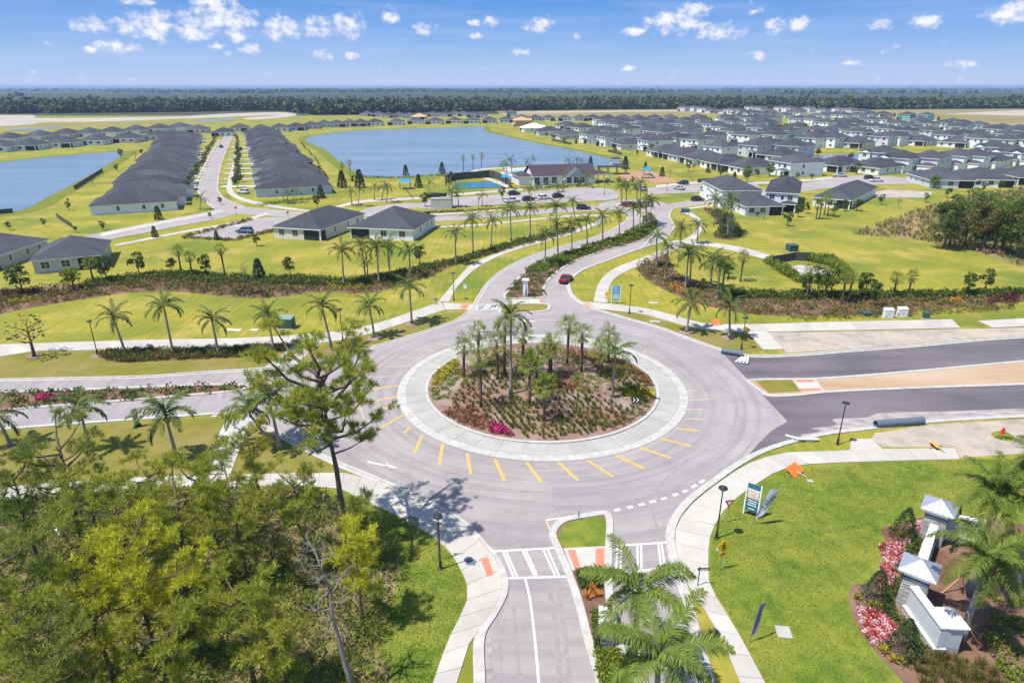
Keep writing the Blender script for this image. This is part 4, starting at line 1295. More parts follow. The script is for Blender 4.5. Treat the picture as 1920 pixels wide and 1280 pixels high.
row([(20, 268, '1'), (77, 263, '1'), (127, 259, '1'), (170, 257, '1'), (212, 255, '1'), (257, 251, '1'), (300, 248, '1'), (338, 245, '1')], R(8 + 180), 'in the row behind the left lake houses', 'row behind the left lake houses', 9)
row([(373, 250, '1'), (420, 256, '1'), (450, 247, '1'), (490, 249, '1'), (525, 247, '1'), (555, 245, '1'), (583, 242, '1'), (608, 239, '1'), (632, 238.5, '1'), (655, 237.5, '1')], R(12), 'between the villa street and the big lake', 'houses at the head of the villa street', 9)
row([(676, 237, '1'), (702, 236, '1'), (743, 235, '1'), (780, 233, '1'), (815, 233, '1'), (852, 232, '1'), (885, 232, '1'), (918, 231, '1'), (950, 230, '1')], R(0), 'along the far shore of the big lake', 'houses on the far shore of the big lake', 9)
row([(688, 218, '1'), (710, 219, '1'), (728, 221, '1'), (748, 220, '1'), (768, 222, '1'), (812, 219, '1'), (836, 219, '1'), (852, 217, '1'), (869, 218, '1'), (886, 220, '1'), (903, 221, '1'), (958, 219, '2')], R(5), 'behind the far lake shore houses', 'second row behind the big lake', 9)
row([(786, 224, '1', ('stucco_cream', 'sheathing_wood', 'half-built house with bare pale roof trusses behind the lake'))], R(0), '', None, 9)

# infill: the estate is packed, look-alike houses fill the gaps of the traced rows
EST = np.array([tuple(p) for p in GL([(1120, 240), (1200, 234), (1290, 230), (1390, 224), (1450, 214), (1540, 216), (1640, 222), (1690, 230), (1800, 240), (1925, 252), (1925, 276), (1800, 272), (1500, 272), (1450, 282), (1480, 296), (1400, 312), (1330, 302), (1240, 282), (1160, 268), (1080, 254)])])
cr, sr = math.cos(RC), math.sin(RC)
cand = []
for i in range(-40, 60):
    for j in range(-40, 60):
        x, y = 250 + i * 18.5 * cr - j * 22 * sr, 520 + i * 18.5 * sr + j * 22 * cr
        cand.append((x, y))
cand = np.array(cand)
cand = cand[in_poly(cand, EST)]
NURS = np.array([tuple(p) for p in GL([(1425, 250), (1450, 233), (1515, 231), (1525, 247), (1470, 252)])])
cand = cand[~in_poly(cand, NURS)]
cand = cand[np.argsort(np.hypot(cand[:, 0], cand[:, 1]))]
for (x, y) in cand:
    if min(math.hypot(x - a, y - b) for a, b in CENTRES) > 20.5:
        if len(CENTRES) > 255:
            break
        two = random.random() < 0.55
        place_house(random.choice(H_TYPES['2' if two else '1']), x, y, RC + R(random.uniform(-3, 3)), f'pale {"two" if two else "one"}-storey house packed among look-alikes in the middle of the right estate', 'packed houses of the right estate', random.choice([None, None, 'stucco_pale']), None, random.uniform(1.0, 1.12))

# two long villa rows either side of the street
for side, (near, far, dr) in enumerate([((358, 393), (377, 262), -1), ((487, 371), (457, 254), 1)]):
    A, B = G(*near), G(*far)
    dv = (B - A).normalized()
    nrm = Vector((-dv.y, dv.x))
    if nrm.x * dr < 0:
        nrm = -nrm
    ln = (B - A).length
    cnt = int(ln / 17.0) + 1
    for i in range(cnt):
        c = A + dv * (8.2 + i * 17.0) + nrm * (11.8 + 2.4 + random.choice((-1.3, -0.5, 0.3, 1.2)))
        # front (garage, +y) looks at the street: +y -> -nrm
        rz = math.atan2(nrm.x, -nrm.y)
        stx = 'left' if side == 0 else 'right'
        o = place_house('villa' if (i + side) % 2 else 'villa_m', c.x, c.y, rz, f'dark-roofed villa, {ORD[i]} from the front in the {stx} villa row', f'{stx} villa row', 'stucco_blue' if (side == 1 and i == 0) else None)
        o.scale = (0.96, random.uniform(0.95, 1.03), random.uniform(0.92, 1.06))


def house_corners(A, B, C, kind, label, wall, lanai):
    """house fitted to three surveyed base corners: rear left, rear right, far right"""
    A, B, C = G(*A), G(*B), G(*C)
    dv = (B - A)
    w = dv.length
    d = (C - B).length
    o = house(kind, w, d, wall, 'shingle', lanai, label=label)
    u = dv.normalized()
    ctr = (A + B) / 2 + Vector((-u.y, u.x)) * d / 2
    o.location = (ctr.x, ctr.y, 0)
    o.rotation_euler = (0, 0, math.atan2(u.y, u.x))
    return o


house_corners((-125, 510), (-14, 510), (10, 476), 1, 'grey one-storey house cut by the left edge of the picture', 'stucco_grey', 1)
house_corners((66, 514), (196, 502), (210, 474), 1, 'grey one-storey house with hip roof behind the left planting bed', 'stucco_grey', 1)
house_corners((515, 446), (602, 452), (657, 419), 1, 'cream one-storey house with screened corner porch beside the small car park', 'stucco_cream', 1)
house_corners((657, 447), (775, 452), (797, 424), 1, 'one-storey house with broad dark roof behind the row of royal palms', 'stucco', -1)
house_corners((1352, 391), (1424, 391), (1444, 372), 2, 'two-storey white house half hidden behind the small porch house', 'stucco', 1)
house_corners((1396, 405), (1467, 404), (1478, 388), 1, 'small one-storey house with open corner porch behind the right palm clump', 'stucco', 1)
house_corners((1432, 394), (1492, 398), (1528, 374), 2, 'two-storey white house facing the wide right lawn', 'stucco', 1)
house_corners((1523, 386), (1592, 393), (1640, 366), 1, 'broad one-storey house at the top of the right lawn', 'stucco', 1)
for o in list(PROTO.values()):
    for ch in list(o.children):
        bpy.data.objects.remove(ch)
    bpy.data.objects.remove(o)

# ------------------------------------------------------------------ far forest (reads as one mass) and tree belts
def forest_quads(P, hgt, wid, m=26, z0=0.0):
    """crowns of leaf faces over points P"""
    n = len(P)
    C = np.repeat(np.column_stack([P, np.full(n, z0)]), m, 0)
    hh = np.repeat(hgt, m)
    ww = np.repeat(wid, m)
    a = rng.uniform(0, 2 * math.pi, n * m)
    zt = rng.uniform(0.12, 1.0, n * m) ** 0.75
    rad = np.sqrt(np.clip(1 - (zt - 0.55) ** 2 / 0.32, 0.05, 1)) * rng.uniform(0.55, 1, n * m)
    pos = C + np.column_stack([np.cos(a) * rad * ww * 0.5, np.sin(a) * rad * ww * 0.5, zt * hh])
    D = rng.normal(size=(n * m, 3)) + np.column_stack([np.cos(a), np.sin(a), np.full(n * m, 0.4)]) * 0.8
    L = ww * rng.uniform(0.35, 0.7, n * m)
    return blades(pos - unit(D) * L[:, None] * 0.5, D, L, L * 0.75)


edge_px = [(-400, 216), (0, 213.5), (130, 213), (320, 211), (420, 209), (520, 208), (590, 216), (680, 215), (800, 211), (930, 209), (1100, 206.5), (1290, 204.5), (1500, 206), (1640, 205.5), (1920, 203.5), (2400, 203)]
ex = np.array([G(*p).x for p in edge_px])
ey = np.array([G(*p).y for p in edge_px])
ang_e = np.arctan2(ex, ey)
dist_e = np.hypot(ex, ey)
N = 11500
aa = rng.uniform(ang_e.min(), ang_e.max(), N)
dd = np.interp(aa, ang_e, dist_e) + 6 + rng.exponential(190, N)
P = np.column_stack([np.sin(aa) * dd, np.cos(aa) * dd])
hg = rng.uniform(5, 12.5, N) * (1 + 0.25 * np.sin(aa * 37) * np.sin(aa * 91 + dd * 0.01)) * np.where(rng.uniform(size=N) < 0.07, 1.4, 1)
stuff('far_forest', forest_quads(P, hg, rng.uniform(7, 13, N), 22), 'forest_leaf', 'dense dark green forest belt behind the houses')
# rolling canopy behind the front trees
ga = np.linspace(ang_e.min(), ang_e.max(), 240)
gd = np.concatenate([np.linspace(60, 800, 26), np.linspace(900, 2600, 16)])
vs, fs = [], []
for j, q in enumerate(gd):
    for i, t in enumerate(ga):
        d = np.interp(t, ang_e, dist_e) + q
        zc = 5.0 + 3.0 * math.sin(i * 12.9 + j * 7.7) * 0.5 + random.uniform(0, 3.4)
        vs.append((math.sin(t) * d, math.cos(t) * d, zc if j else 0.5))
W = len(ga)
for j in range(len(gd) - 1):
    for i in range(W - 1):
        fs.append((j * W + i, j * W + i + 1, (j + 1) * W + i + 1, (j + 1) * W + i))
tag(MB().add(vs, fs).build('forest_canopy', 'canopy_far'), 'continuous forest canopy running towards the horizon', kind='stuff')
# tree belts on the plain
Q, hq, wq = [], [], []
for k in range(60):
    d0 = random.uniform(2600, 11000)
    t0 = random.uniform(-0.95, 0.95)
    ln = random.uniform(200, 1500)
    for i in range(int(ln / 16)):
        x = math.sin(t0) * d0 + (i * 16 - ln / 2)
        y = math.cos(t0) * d0 + random.uniform(-60, 60)
        Q.append((x, y))
        s = random.uniform(0.8, 1.7)
        hq.append(11 * s)
        wq.append(22 * s)
stuff('tree_belt', forest_quads(np.array(Q), np.array(hq), np.array(wq), 8), 'forest_leaf', 'thin dark tree belts on the plain near the horizon')
# pylons and pale sheds far off
for i, (px, d0, h) in enumerate([(1708, 4200, 42), (1716, 4300, 42), (172, 3800, 30), (1045, 4000, 34), (1234, 3600, 40)]):
    x = (px - 960) / FPX * d0 * 0.93
    mb = MB()
    for sx in (-1, 1):
        for sy in (-1, 1):
            mb.tube([(sx * 4, sy * 4, 0), (sx * 0.6, sy * 0.6, h)], 0.5, 4)
    for z in (0.6, 0.78, 0.92):
        mb.box(-8, 8, -0.5, 0.5, h * z, h * z + 0.8)
    tag(mb.build('pylon', 'metal_grey', None, (x, d0, 0)), f'tiny lattice pylon on the horizon, {ORD[i]} of those standing above the forest', 'pylon', 'far pylons')

# ------------------------------------------------------------------ royal palms
def frond_mesh(length, droop, rise, pairs=30, leaflet=0.62, width=0.05, segs=2):
    """one feather frond along +x: arching stalk with drooping leaflets"""
    pts = []
    for k in range(9):
        t = k / 8
        a = rise - droop * t ** 1.3
        if k == 0:
            p = Vector((0, 0, 0))
        else:
            p = pts[-1] + Vector((math.cos(a), 0, math.sin(a))) * length / 8
        pts.append(p)
    mb = MB().tube(pts, [0.045 * (1 - 0.85 * k / 8) * max(1, length / 3.4) for k in range(9)], 4)
    V, F = mb.v, mb.f
    quads = []
    for i in range(pairs):
        t = 0.12 + 0.88 * i / (pairs - 1)
        k = min(int(t * 8), 7)
        p = pts[k].lerp(pts[k + 1], t * 8 - k)
        tan = (pts[k + 1] - pts[k]).normalized()
        ll = leaflet * math.sin(math.pi * min(1, 0.16 + 0.78 * t)) ** 0.7 * random.uniform(0.85, 1.12)
        for s in (-1, 1):
            up = random.uniform(-0.25, 0.5)
            d = (tan * random.uniform(0.45, 0.8) + Vector((0, s * random.uniform(0.75, 1), up))).normalized()
            mid = p + d * ll * 0.5
            d2 = (d + Vector((0, 0, -random.uniform(0.5, 1.1)))).normalized()
            end = mid + d2 * ll * 0.5
            sd = d.cross(Vector((0, 0, 1)))
            sd = sd.normalized() * width / 2 if sd.length > 0.01 else Vector((width / 2, 0, 0))
            b = len(V)
            V += [tuple(p - sd * 0.5), tuple(p + sd * 0.5), tuple(mid + sd), tuple(mid - sd), tuple(end)]
            F += [(b, b + 1, b + 2, b + 3), (b + 3, b + 2, b + 4)]
    me = bpy.data.meshes.new('frond')
    me.from_pydata(V, [], F)
    me.update()
    return me


FRONDS = {'mid': [], 'near': []}
for (dr, ri) in ((0.9, 1.15), (1.35, 0.75), (1.6, 0.35), (1.5, -0.1)):
    m1 = frond_mesh(3.1, dr, ri, 30, 0.72, 0.11)
    m1.materials.append(MAT['frond'])
    FRONDS['mid'].append(m1)
    m2 = frond_mesh(3.7, dr * 1.05, ri, 84, 0.92, 0.055)
    m2.materials.append(MAT['frond_near'])
    FRONDS['near'].append(m2)
DEADF = frond_mesh(2.2, 0.5, -1.2, 18, 0.5, 0.05)
DEADF.materials.append(MAT['frond_dead'])
SPEAR = MB().tube([(0, 0, 0), (0, 0, 0.8), (0.03, 0, 1.7)], [0.05, 0.04, 0.008], 5).mesh()
SPEAR.materials.append(MAT['frond_young'])
SHAFT_CACHE, TRUNK_CACHE = {}, {}


def royal_palm(base, height, label, group, lean=(0, 0), near=False, nf=15, size=1.0, dead=0, name='royal_palm', z=0.0, young=False):
    """height = height of the crown's heart above ground"""
    root = empty(name, (base[0], base[1], z))
    tag(root, label, 'palm', group)
    top = Vector((lean[0], lean[1], height))
    sh = min(1.3, height * 0.2) * size
    pts, rad = [], []
    for k in range(9):
        t = k / 8
        p = Vector((lean[0] * t ** 1.4, lean[1] * t ** 1.4, (height - sh * 0.9) * t))
        pts.append(p)
        bulge = 0.30 * (1 - t) ** 6 + 0.045 * math.exp(-((t - 0.45) / 0.25) ** 2)
        rad.append((0.15 + bulge * 0.55 - 0.03 * t) * (1.25 if near else 1.0) * size ** 0.5)
    MB().tube(pts, rad, 10 if near else 7).build('trunk', 'trunk_royal', root, smooth_=True)
    tp = pts[-1]
    MB().tube([tp - Vector((0, 0, 0.15)), tp + Vector((0, 0, sh * 0.35)), top], [rad[-1] * 1.15, rad[-1] * 1.0, rad[-1] * 0.55], 8).build('crownshaft', 'crownshaft', root, smooth_=True)
    kit = FRONDS['near' if near else 'mid']
    a0 = random.uniform(0, 6.28)
    for i in range(nf):
        t = i / nf
        me = kit[0] if t < 0.25 else kit[1] if t < 0.55 else kit[2] if t < 0.85 else kit[3]
        f = bpy.data.objects.new('frond', me)
        COL.objects.link(f)
        f.parent = root
        f.location = top - Vector((0, 0, 0.25 * t))
        f.rotation_euler = (random.uniform(-0.25, 0.25), random.uniform(-0.15, 0.15), a0 + i * 2.4 + random.uniform(-0.2, 0.2))
        s = size * random.uniform(0.88, 1.1)
        f.scale = (s, s, s)
    for i in range(dead):
        f = bpy.data.objects.new('dead_frond', DEADF)
        COL.objects.link(f)
        f.parent = root
        f.location = top - Vector((0, 0, 0.35))
        f.rotation_euler = (0, 0, a0 + 1.3 + i * 2.2)
        f.scale = (size,) * 3
    sp = bpy.data.objects.new('spear_leaf', SPEAR)
    COL.objects.link(sp)
    sp.parent = root
    sp.location = top - Vector((0, 0, 0.1))
    sp.scale = (size,) * 3
    return root


def palm_px(bx, by, cx, cy, label, group, near=False, **kw):
    """royal palm from surveyed base and crown heart in the photo"""
    p = G(bx, by)
    h = HT(bx, by, cy)
    d = pix_ray(cx, cy)
    tx = d[0] / d[1] * p.y
    lx = max(-1.6, min(1.6, tx - p.x))
    if not near:
        kw = dict(kw)
        kw['size'] = kw.get('size', 1.0) * random.uniform(0.86, 1.14)
    return royal_palm((p.x, p.y), h, label, group, (lx, random.uniform(-0.2, 0.2)), near, **kw)


def palm_row(lst, text, group, **kw):
    for i, q in enumerate(sorted(lst)):
        palm_px(*q, f'royal palm, {ORD[i]} from the left {text}', group, **kw)


palm_row([(235, 663, 212, 592), (325, 665, 306, 572), (410, 664, 396, 597), (513, 655, 501, 590), (622, 655, 604, 572)], 'along the left slab pavement', 'left pavement palms', nf=15, dead=1)
palm_row([(702, 632, 693, 572), (772, 606, 768, 536)], 'on the verge before the far crossing', 'verge palms before the far crossing', dead=1)
palm_row([(20, 835, -5, 775), (170, 846, 146, 764), (332, 862, 308, 773)], 'on the lower left verge', 'lower left verge palms', nf=14, size=1.1)
palm_row([(505, 835, 460, 765), (525, 842, 506, 742)], 'half hidden behind the tall pine', 'palms behind the tall pine', size=1.1)
palm_row([(645, 535, 641, 468), (686, 526, 678, 458), (711, 531, 706, 461), (731, 516, 727, 461), (770, 519, 767, 468)], 'in the clump in front of the broad house', 'palm clump before the broad house')
palm_row([(855, 496, 853, 436), (887, 474, 885, 410), (921, 461, 923, 412), (958, 451, 957, 393), (994, 444, 994, 389), (1042, 432, 1043, 386), (1078, 414, 1074, 377)], 'in the upper line of the palm avenue', 'upper line of the palm avenue')
palm_row([(1022, 498, 1023, 438), (1046, 483, 1045, 420), (1072, 475, 1072, 421), (1101, 463, 1100, 412), (1130, 455, 1130, 405), (1161, 447, 1161, 400), (1187, 441, 1188, 391)], 'in the roadside line of the palm avenue', 'roadside line of the palm avenue')
palm_row([(1211, 425, 1213, 374), (1219, 421, 1222, 376), (1199, 432, 1201, 385)], 'at the head of the long median', 'median head palms')
palm_row([(1231, 501, 1232, 442), (1247, 527, 1252, 463), (1275, 464, 1278, 427), (1307, 457, 1310, 422)], 'by the junction of the right paths', 'palms by the right path junction')
palm_row([(1285, 541, 1291, 476), (1293, 532, 1297, 472), (1332, 540, 1337, 488), (1343, 563, 1352, 495)], 'in the right planting bed', 'palms in the right planting bed', nf=14, dead=1)
palm_row([(1287, 622, 1297, 566), (1367, 632, 1370, 572)], 'on the far right verge by the gravel', 'far right verge palms', dead=1)
palm_row([(1350, 436, 1336, 379), (1364, 445, 1366, 390), (1369, 440, 1372, 378), (1374, 436, 1362, 372), (1345, 420, 1337, 372)], 'in the clump beside the small porch house', 'clump beside the porch house', nf=13)
palm_row([(1165, 381, 1167, 348), (1174, 386, 1175, 345), (1200, 380, 1202, 341), (1195, 383, 1193, 350)], 'on the small far roundabout', 'palms of the far roundabout')
palm_row([(945, 322, 943, 309), (950, 326, 949, 308), (960, 325, 957, 300), (987, 320, 988, 304), (998, 314, 1000, 298), (1080, 318, 1081, 300), (1066, 319, 1067, 302), (1092, 320, 1091, 302)], 'round the clubhouse pool', 'palms round the pool', nf=9, name='coconut_palm')
palm_row([(846, 388, 846, 358), (860, 388, 858, 358), (904, 387, 904, 365), (993, 372, 993, 355), (1047, 360, 1047, 350), (803, 362, 805, 343), (842, 368, 842, 340), (1102, 352, 1102, 330)], 'along the clubhouse car park', 'palms along the clubhouse car park', nf=10, size=0.9)
palm_row([(660, 385, 658, 358), (672, 387, 674, 352), (702, 376, 702, 350), (716, 374, 720, 352), (725, 380, 726, 350)], 'on the lawn beside the blue canopy', 'palms beside the blue canopy', nf=10, size=0.9)
palm_row([(540, 382, 538, 362), (548, 380, 560, 358), (375, 393, 376, 371)], 'at the corners of the villa rows', 'villa corner palms', nf=9, size=0.8)
# near palms, each frond large in the picture
nearlab = 'near palms'
palm_px(1187, 1240, 1198, 1104, 'large royal palm in the near median, its crown above the crossing', nearlab, True, nf=11, size=1.12)
palm_px(1228, 1392, 1238, 1228, 'lowest royal palm in the near median, cut by the bottom edge', nearlab, True, nf=12, size=1.1)
palm_px(1815, 1112, 1872, 925, 'tall royal palm with swollen base behind the upper monument tower', nearlab, True, nf=17, size=1.0, dead=1)
palm_px(1803, 1195, 1856, 1040, 'royal palm with leaning trunk behind the white monument wall', nearlab, True, nf=17, size=1.0, dead=1)
palm_px(1905, 1100, 1900, 870, 'royal palm at the right edge above the shrubs', nearlab, True, nf=12, size=1.1)


# ------------------------------------------------------------------ cabbage palms with fan leaves
def fan_mesh(blade=0.78, petiole=0.85, n=15, width=0.075):
    V, F = [], []
    stem = MB().tube([(0, 0, 0), (petiole * 0.6, 0, 0.10), (petiole, 0, 0.05)], 0.022, 4)
    V += stem.v
    F += stem.f
    h = Vector((petiole, 0, 0.05))
    for i in range(n):
        a = -2.1 + 4.2 * i / (n - 1)
        ll = blade * (0.75 + 0.25 * math.cos(a * 0.6)) * random.uniform(0.9, 1.08)
        d = Vector((math.cos(a), math.sin(a), 0.22 * math.cos(a * 1.5) - 0.05))
        m_ = h + d * ll * 0.55
        e_ = m_ + (d + Vector((0, 0, -0.75))).normalized() * ll * 0.45
        s = d.cross(Vector((0, 0, 1))).normalized() * width / 2
        b = len(V)
        V += [tuple(h), tuple(m_ + s), tuple(e_), tuple(m_ - s)]
        F += [(b, b + 1, b + 2, b + 3)]
    me = bpy.data.meshes.new('fan')
    me.from_pydata(V, [], F)
    me.materials.append(MAT['fan_leaf'])
    me.update()
    return me


FANS = [fan_mesh(0.85, 0.9, 13, 0.09), fan_mesh(1.0, 1.0, 13, 0.09), fan_mesh(0.75, 0.8, 13, 0.09)]
FAN_D = fan_mesh(0.7, 0.7)
FAN_D.materials.clear()
FAN_D.materials.append(MAT['frond_dead'])


def cabbage_palm(base, height, label, group, nl=26, size=1.0, z=0.0, lean=0.2, name='cabbage_palm', skirt=3):
    root = empty(name, (base[0], base[1], z))
    tag(root, label, 'palm', group)
    la = random.uniform(0, 6.28)
    lv = Vector((math.cos(la), math.sin(la), 0)) * random.uniform(0, lean)
    pts = [Vector((0, 0, height * t)) + lv * t ** 2 for t in (0, 0.2, 0.4, 0.6, 0.8, 1.0)]
    MB().tube(pts, [0.19 * size, 0.165 * size, 0.155 * size, 0.16 * size, 0.18 * size, 0.15 * size], 7).build('trunk', 'trunk_sabal', root, smooth_=True)
    top = pts[-1]
    a0 = random.uniform(0, 6)
    for i in range(nl + skirt):
        t = i / nl
        o = bpy.data.objects.new('leaf', FANS[i % 3] if i < nl else FAN_D)
        COL.objects.link(o)
        o.parent = root
        o.location = top - Vector((0, 0, 0.12 * t))
        pitch = -1.3 + 2.0 * t ** 0.8 if i < nl else 1.1
        o.rotation_euler = (random.uniform(-0.3, 0.3), pitch + random.uniform(-0.15, 0.15), a0 + i * 2.4)
        s = size * random.uniform(0.85, 1.12)
        o.scale = (s, s, s)
    return root


def sabal_px(lst, text, group, on_island=False, **kw):
    for i, (bx, by, cy) in enumerate(sorted(lst)):
        p = G(bx, by)
        z = 0.0
        if on_island:
            for _ in range(3):
                z = isl_z(p.x, p.y)
                p = G(bx, by, z)
            d = pix_ray(bx, cy)
            h = CAM_H + p.y * d[2] / d[1] - z
        else:
            h = HT(bx, by, cy)
        cabbage_palm((p.x, p.y), h, f'cabbage palm, {ORD[i]} from the left {text}', group, z=z - 0.02, **kw)


sabal_px([(870, 707, 648), (902, 763, 668), (897, 690, 622), (933, 711, 645), (946, 702, 612), (980, 703, 626), (993, 761, 683), (1020, 789, 722), (1030, 707, 655), (1063, 683, 610), (1090, 697, 625), (1125, 706, 652), (1140, 681, 628), (1006, 716, 668), (1033, 700, 642)], 'on the roundabout island', 'cabbage palms of the island', True, nl=17, size=1.12)
p_ = G(958, 738, 0.8)
royal_palm((p_.x, p_.y), HT(958, 741, 588) - 0.4, 'tallest royal palm on the roundabout island', 'royal palms of the island', nf=14, z=0.7, dead=1)
p_ = G(1148, 743, 0.6)
royal_palm((p_.x, p_.y), HT(1148, 745, 655) - 0.4, 'lone royal palm at the right of the roundabout island', 'royal palms of the island', nf=12, z=0.5, dead=1)
sabal_px([(340, 510, 470), (361, 518, 482), (422, 517, 466), (175, 528, 492)], 'behind the left planting bed', 'cabbage palms behind the left bed', nl=18)
sabal_px([(869, 321, 296), (887, 318, 294), (903, 315, 291), (643, 338, 310), (657, 333, 306)], 'standing against the big lake', 'cabbage palms on the lake shore', nl=14)
sabal_px([(1352, 561, 492), (1388, 528, 482), (1512, 562, 505), (1545, 560, 500), (1577, 570, 520), (1675, 556, 520), (1702, 556, 518), (1590, 566, 520)], 'behind the right planting bed', 'cabbage palms behind the right bed', nl=18)
sabal_px([(1530, 411, 385), (1536, 411, 378), (1545, 403, 370), (1551, 406, 372)], 'beside the two-storey house lawn', 'cabbage palms on the right lawn', nl=14)
sabal_px([(1780, 462, 418), (1862, 470, 420), (1760, 435, 405), (1840, 450, 415)], 'in the wild thicket', 'cabbage palms in the thicket', nl=20, size=1.3)


# ------------------------------------------------------------------ small broadleaf and conifer trees
def crown_quads(h0, h1, rx, n, leaf, cone=False):
    t = rng.uniform(0, 1, n)
    a = rng.uniform(0, 2 * math.pi, n)
    if cone:
        rad = rx * (1 - t) ** 0.8 * rng.uniform(0.55, 1, n) + 0.06
    else:
        k = rng.integers(0, 9, n)
        cl = rng.normal(size=(9, 3)) * 0.55
        rad = rx * np.sqrt(np.clip(1 - ((t - 0.45) / 0.58) ** 2, 0.02, 1)) * rng.uniform(0.45, 1, n)
    pos = np.column_stack([np.cos(a) * rad, np.sin(a) * rad, h0 + (h1 - h0) * t])
    if not cone:
        keep = np.sin(pos[:, 0] * 3.1 / rx + cl[0, 0] * 5) + np.sin(pos[:, 1] * 3.4 / rx + cl[1, 0] * 5) + np.sin(pos[:, 2] * 3.0 + cl[2, 0] * 5) > -0.7
        pos = pos[keep]
        a = a[keep]
    m = len(pos)
    D = rng.normal(size=(m, 3)) * 0.7 + np.column_stack([np.cos(a), np.sin(a), np.full(m, 0.35)])
    L = leaf * rng.uniform(0.7, 1.35, m)
    return blades(pos - unit(D) * L[:, None] * 0.4, D, L, L * 0.55)


def crown_clusters(h0, h1, rx, n, leaf, k=26, sig=0.16):
    """leaves gathered in uneven clumps through the crown, gaps between"""
    t = rng.uniform(0.08, 1, k)
    a = rng.uniform(0, 2 * math.pi, k)
    rad = rx * np.sqrt(np.clip(1 - ((t - 0.48) / 0.62) ** 2, 0.03, 1)) * np.sqrt(rng.uniform(0.15, 1, k)) * 0.85
    C = np.column_stack([np.cos(a) * rad, np.sin(a) * rad, h0 + (h1 - h0) * (0.06 + 0.86 * t)])
    sz = rng.uniform(0.6, 1.3, k)
    i = rng.integers(0, k, n)
    D = unit(rng.normal(size=(n, 3)) * np.array([1, 1, 0.75]))
    D[:, 2] = np.where(rng.uniform(size=n) < 0.7, np.abs(D[:, 2]), D[:, 2])
    pos = C[i] + D * (sz[i] * sig * rx * 2 * rng.uniform(0.55, 1.0, n))[:, None]
    pos[:, 2] = np.maximum(pos[:, 2], h0 * 0.6)
    L = leaf * rng.uniform(0.7, 1.35, n)
    d2 = D + rng.normal(size=(n, 3)) * 0.7
    return blades(pos - unit(d2) * L[:, None] * 0.4, d2, L, L * 0.55)


TREE_KIT = {}


def tree_kit(kind, v):
    k = (kind, v)
    if k in TREE_KIT:
        return TREE_KIT[k]
    mb = MB()
    if kind == 'conifer':
        mb.tube([(0, 0, 0), (0, 0, 0.9)], [0.07, 0.02], 6)
        q = crown_quads(0.04, 1.0, 0.27, 900, 0.085, True)
        cm = 'leaf_conifer'
    elif kind == 'bare':
        q = crown_quads(0.42, 1.0, 0.32, 130, 0.07)
        cm = 'leaf_olive'
    else:
        q = crown_clusters(0.26, 1.0, 0.32, 900, 0.075, 15, 0.19)
        cm = {'broad': 'leaf', 'light': 'leaf_light', 'olive': 'leaf_olive'}[kind]
    if kind != 'conifer':
        lean = random.uniform(-0.03, 0.03)
        mb.tube([(0, 0, 0), (lean, 0, 0.35), (lean * 2, 0.01, 0.75)], [0.028, 0.02, 0.008], 6)
        for i in range(7):
            a = i * 2.4
            z = 0.32 + 0.06 * i
            mb.tube([(lean * 1.2, 0, z), (math.cos(a) * 0.17, math.sin(a) * 0.17, z + 0.16), (math.cos(a) * 0.26, math.sin(a) * 0.26, z + 0.22)], [0.012, 0.007, 0.003], 4)
    tm = mb.mesh(True)
    tm.materials.append(MAT['bark'])
    c = quadmesh(q)
    c.materials.append(MAT[cm])
    TREE_KIT[k] = (tm, c)
    return TREE_KIT[k]


tree_n = [0]


def young_tree(px, py, pt, kind, label, group, wide=1.0, hpy=None):
    p = G(px, py)
    h = max(1.2, HT(px, py, pt))
    tree_n[0] += 1
    tm, c = tree_kit(kind, tree_n[0] % 4)
    nm = 'conifer' if kind == 'conifer' else 'young_tree'
    root = empty(nm, (p.x, p.y, 0), random.uniform(0, 6.28))
    root.scale = (h * wide, h * wide, h)
    tag(root, label, 'tree', group)
    for n_, me in (('trunk', tm), ('crown', c)):
        o = bpy.data.objects.new(n_, me)
        COL.objects.link(o)
        o.parent = root
    return root


def tree_row(lst, text, group, word='young tree'):
    for i, q in enumerate(sorted(lst)):
        wd = 'conifer' if q[3] == 'conifer' else ('bare thin tree' if q[3] == 'bare' else word)
        young_tree(q[0], q[1], q[2], q[3], f'small {wd}, {ORD[i]} from the left {text}', group, q[4] if len(q) > 4 else 1.0)


tree_row([(45, 552, 497, 'broad', 1.2), (140, 545, 500, 'light', 1.3), (202, 530, 480, 'broad'), (262, 518, 474, 'broad'), (322, 512, 482, 'broad'), (388, 516, 478, 'broad'), (460, 520, 494, 'bare'), (487, 526, 485, 'conifer'), (545, 518, 482, 'broad'), (685, 522, 472, 'bare'), (788, 497, 460, 'broad')], 'in and behind the left planting bed', 'trees of the left bed')
tree_row([(65, 668, 592, 'bare', 1.4)], 'at the left end of the left pavement', 'trees of the left pavement')
tree_row([(19, 432, 415, 'broad'), (83, 425, 410, 'broad'), (128, 380, 372, 'broad'), (142, 436, 423, 'broad'), (193, 432, 415, 'broad'), (291, 445, 424, 'conifer'), (395, 410, 398, 'broad'), (407, 450, 432, 'conifer'), (482, 462, 440, 'broad'), (413, 384, 370, 'broad'), (130, 395, 378, 'broad'), (298, 412, 386, 'conifer')], 'round the near ends of the villa rows', 'trees round the villa rows')
tree_row([(228, 298, 280, 'broad'), (255, 300, 281, 'bare'), (220, 322, 308, 'broad'), (266, 292, 279, 'broad'), (175, 350, 338, 'bare'), (540, 285, 268, 'broad'), (562, 310, 292, 'broad'), (570, 325, 303, 'conifer'), (600, 330, 311, 'broad'), (588, 350, 332, 'broad')], 'along the fences behind the villas', 'trees behind the villas')
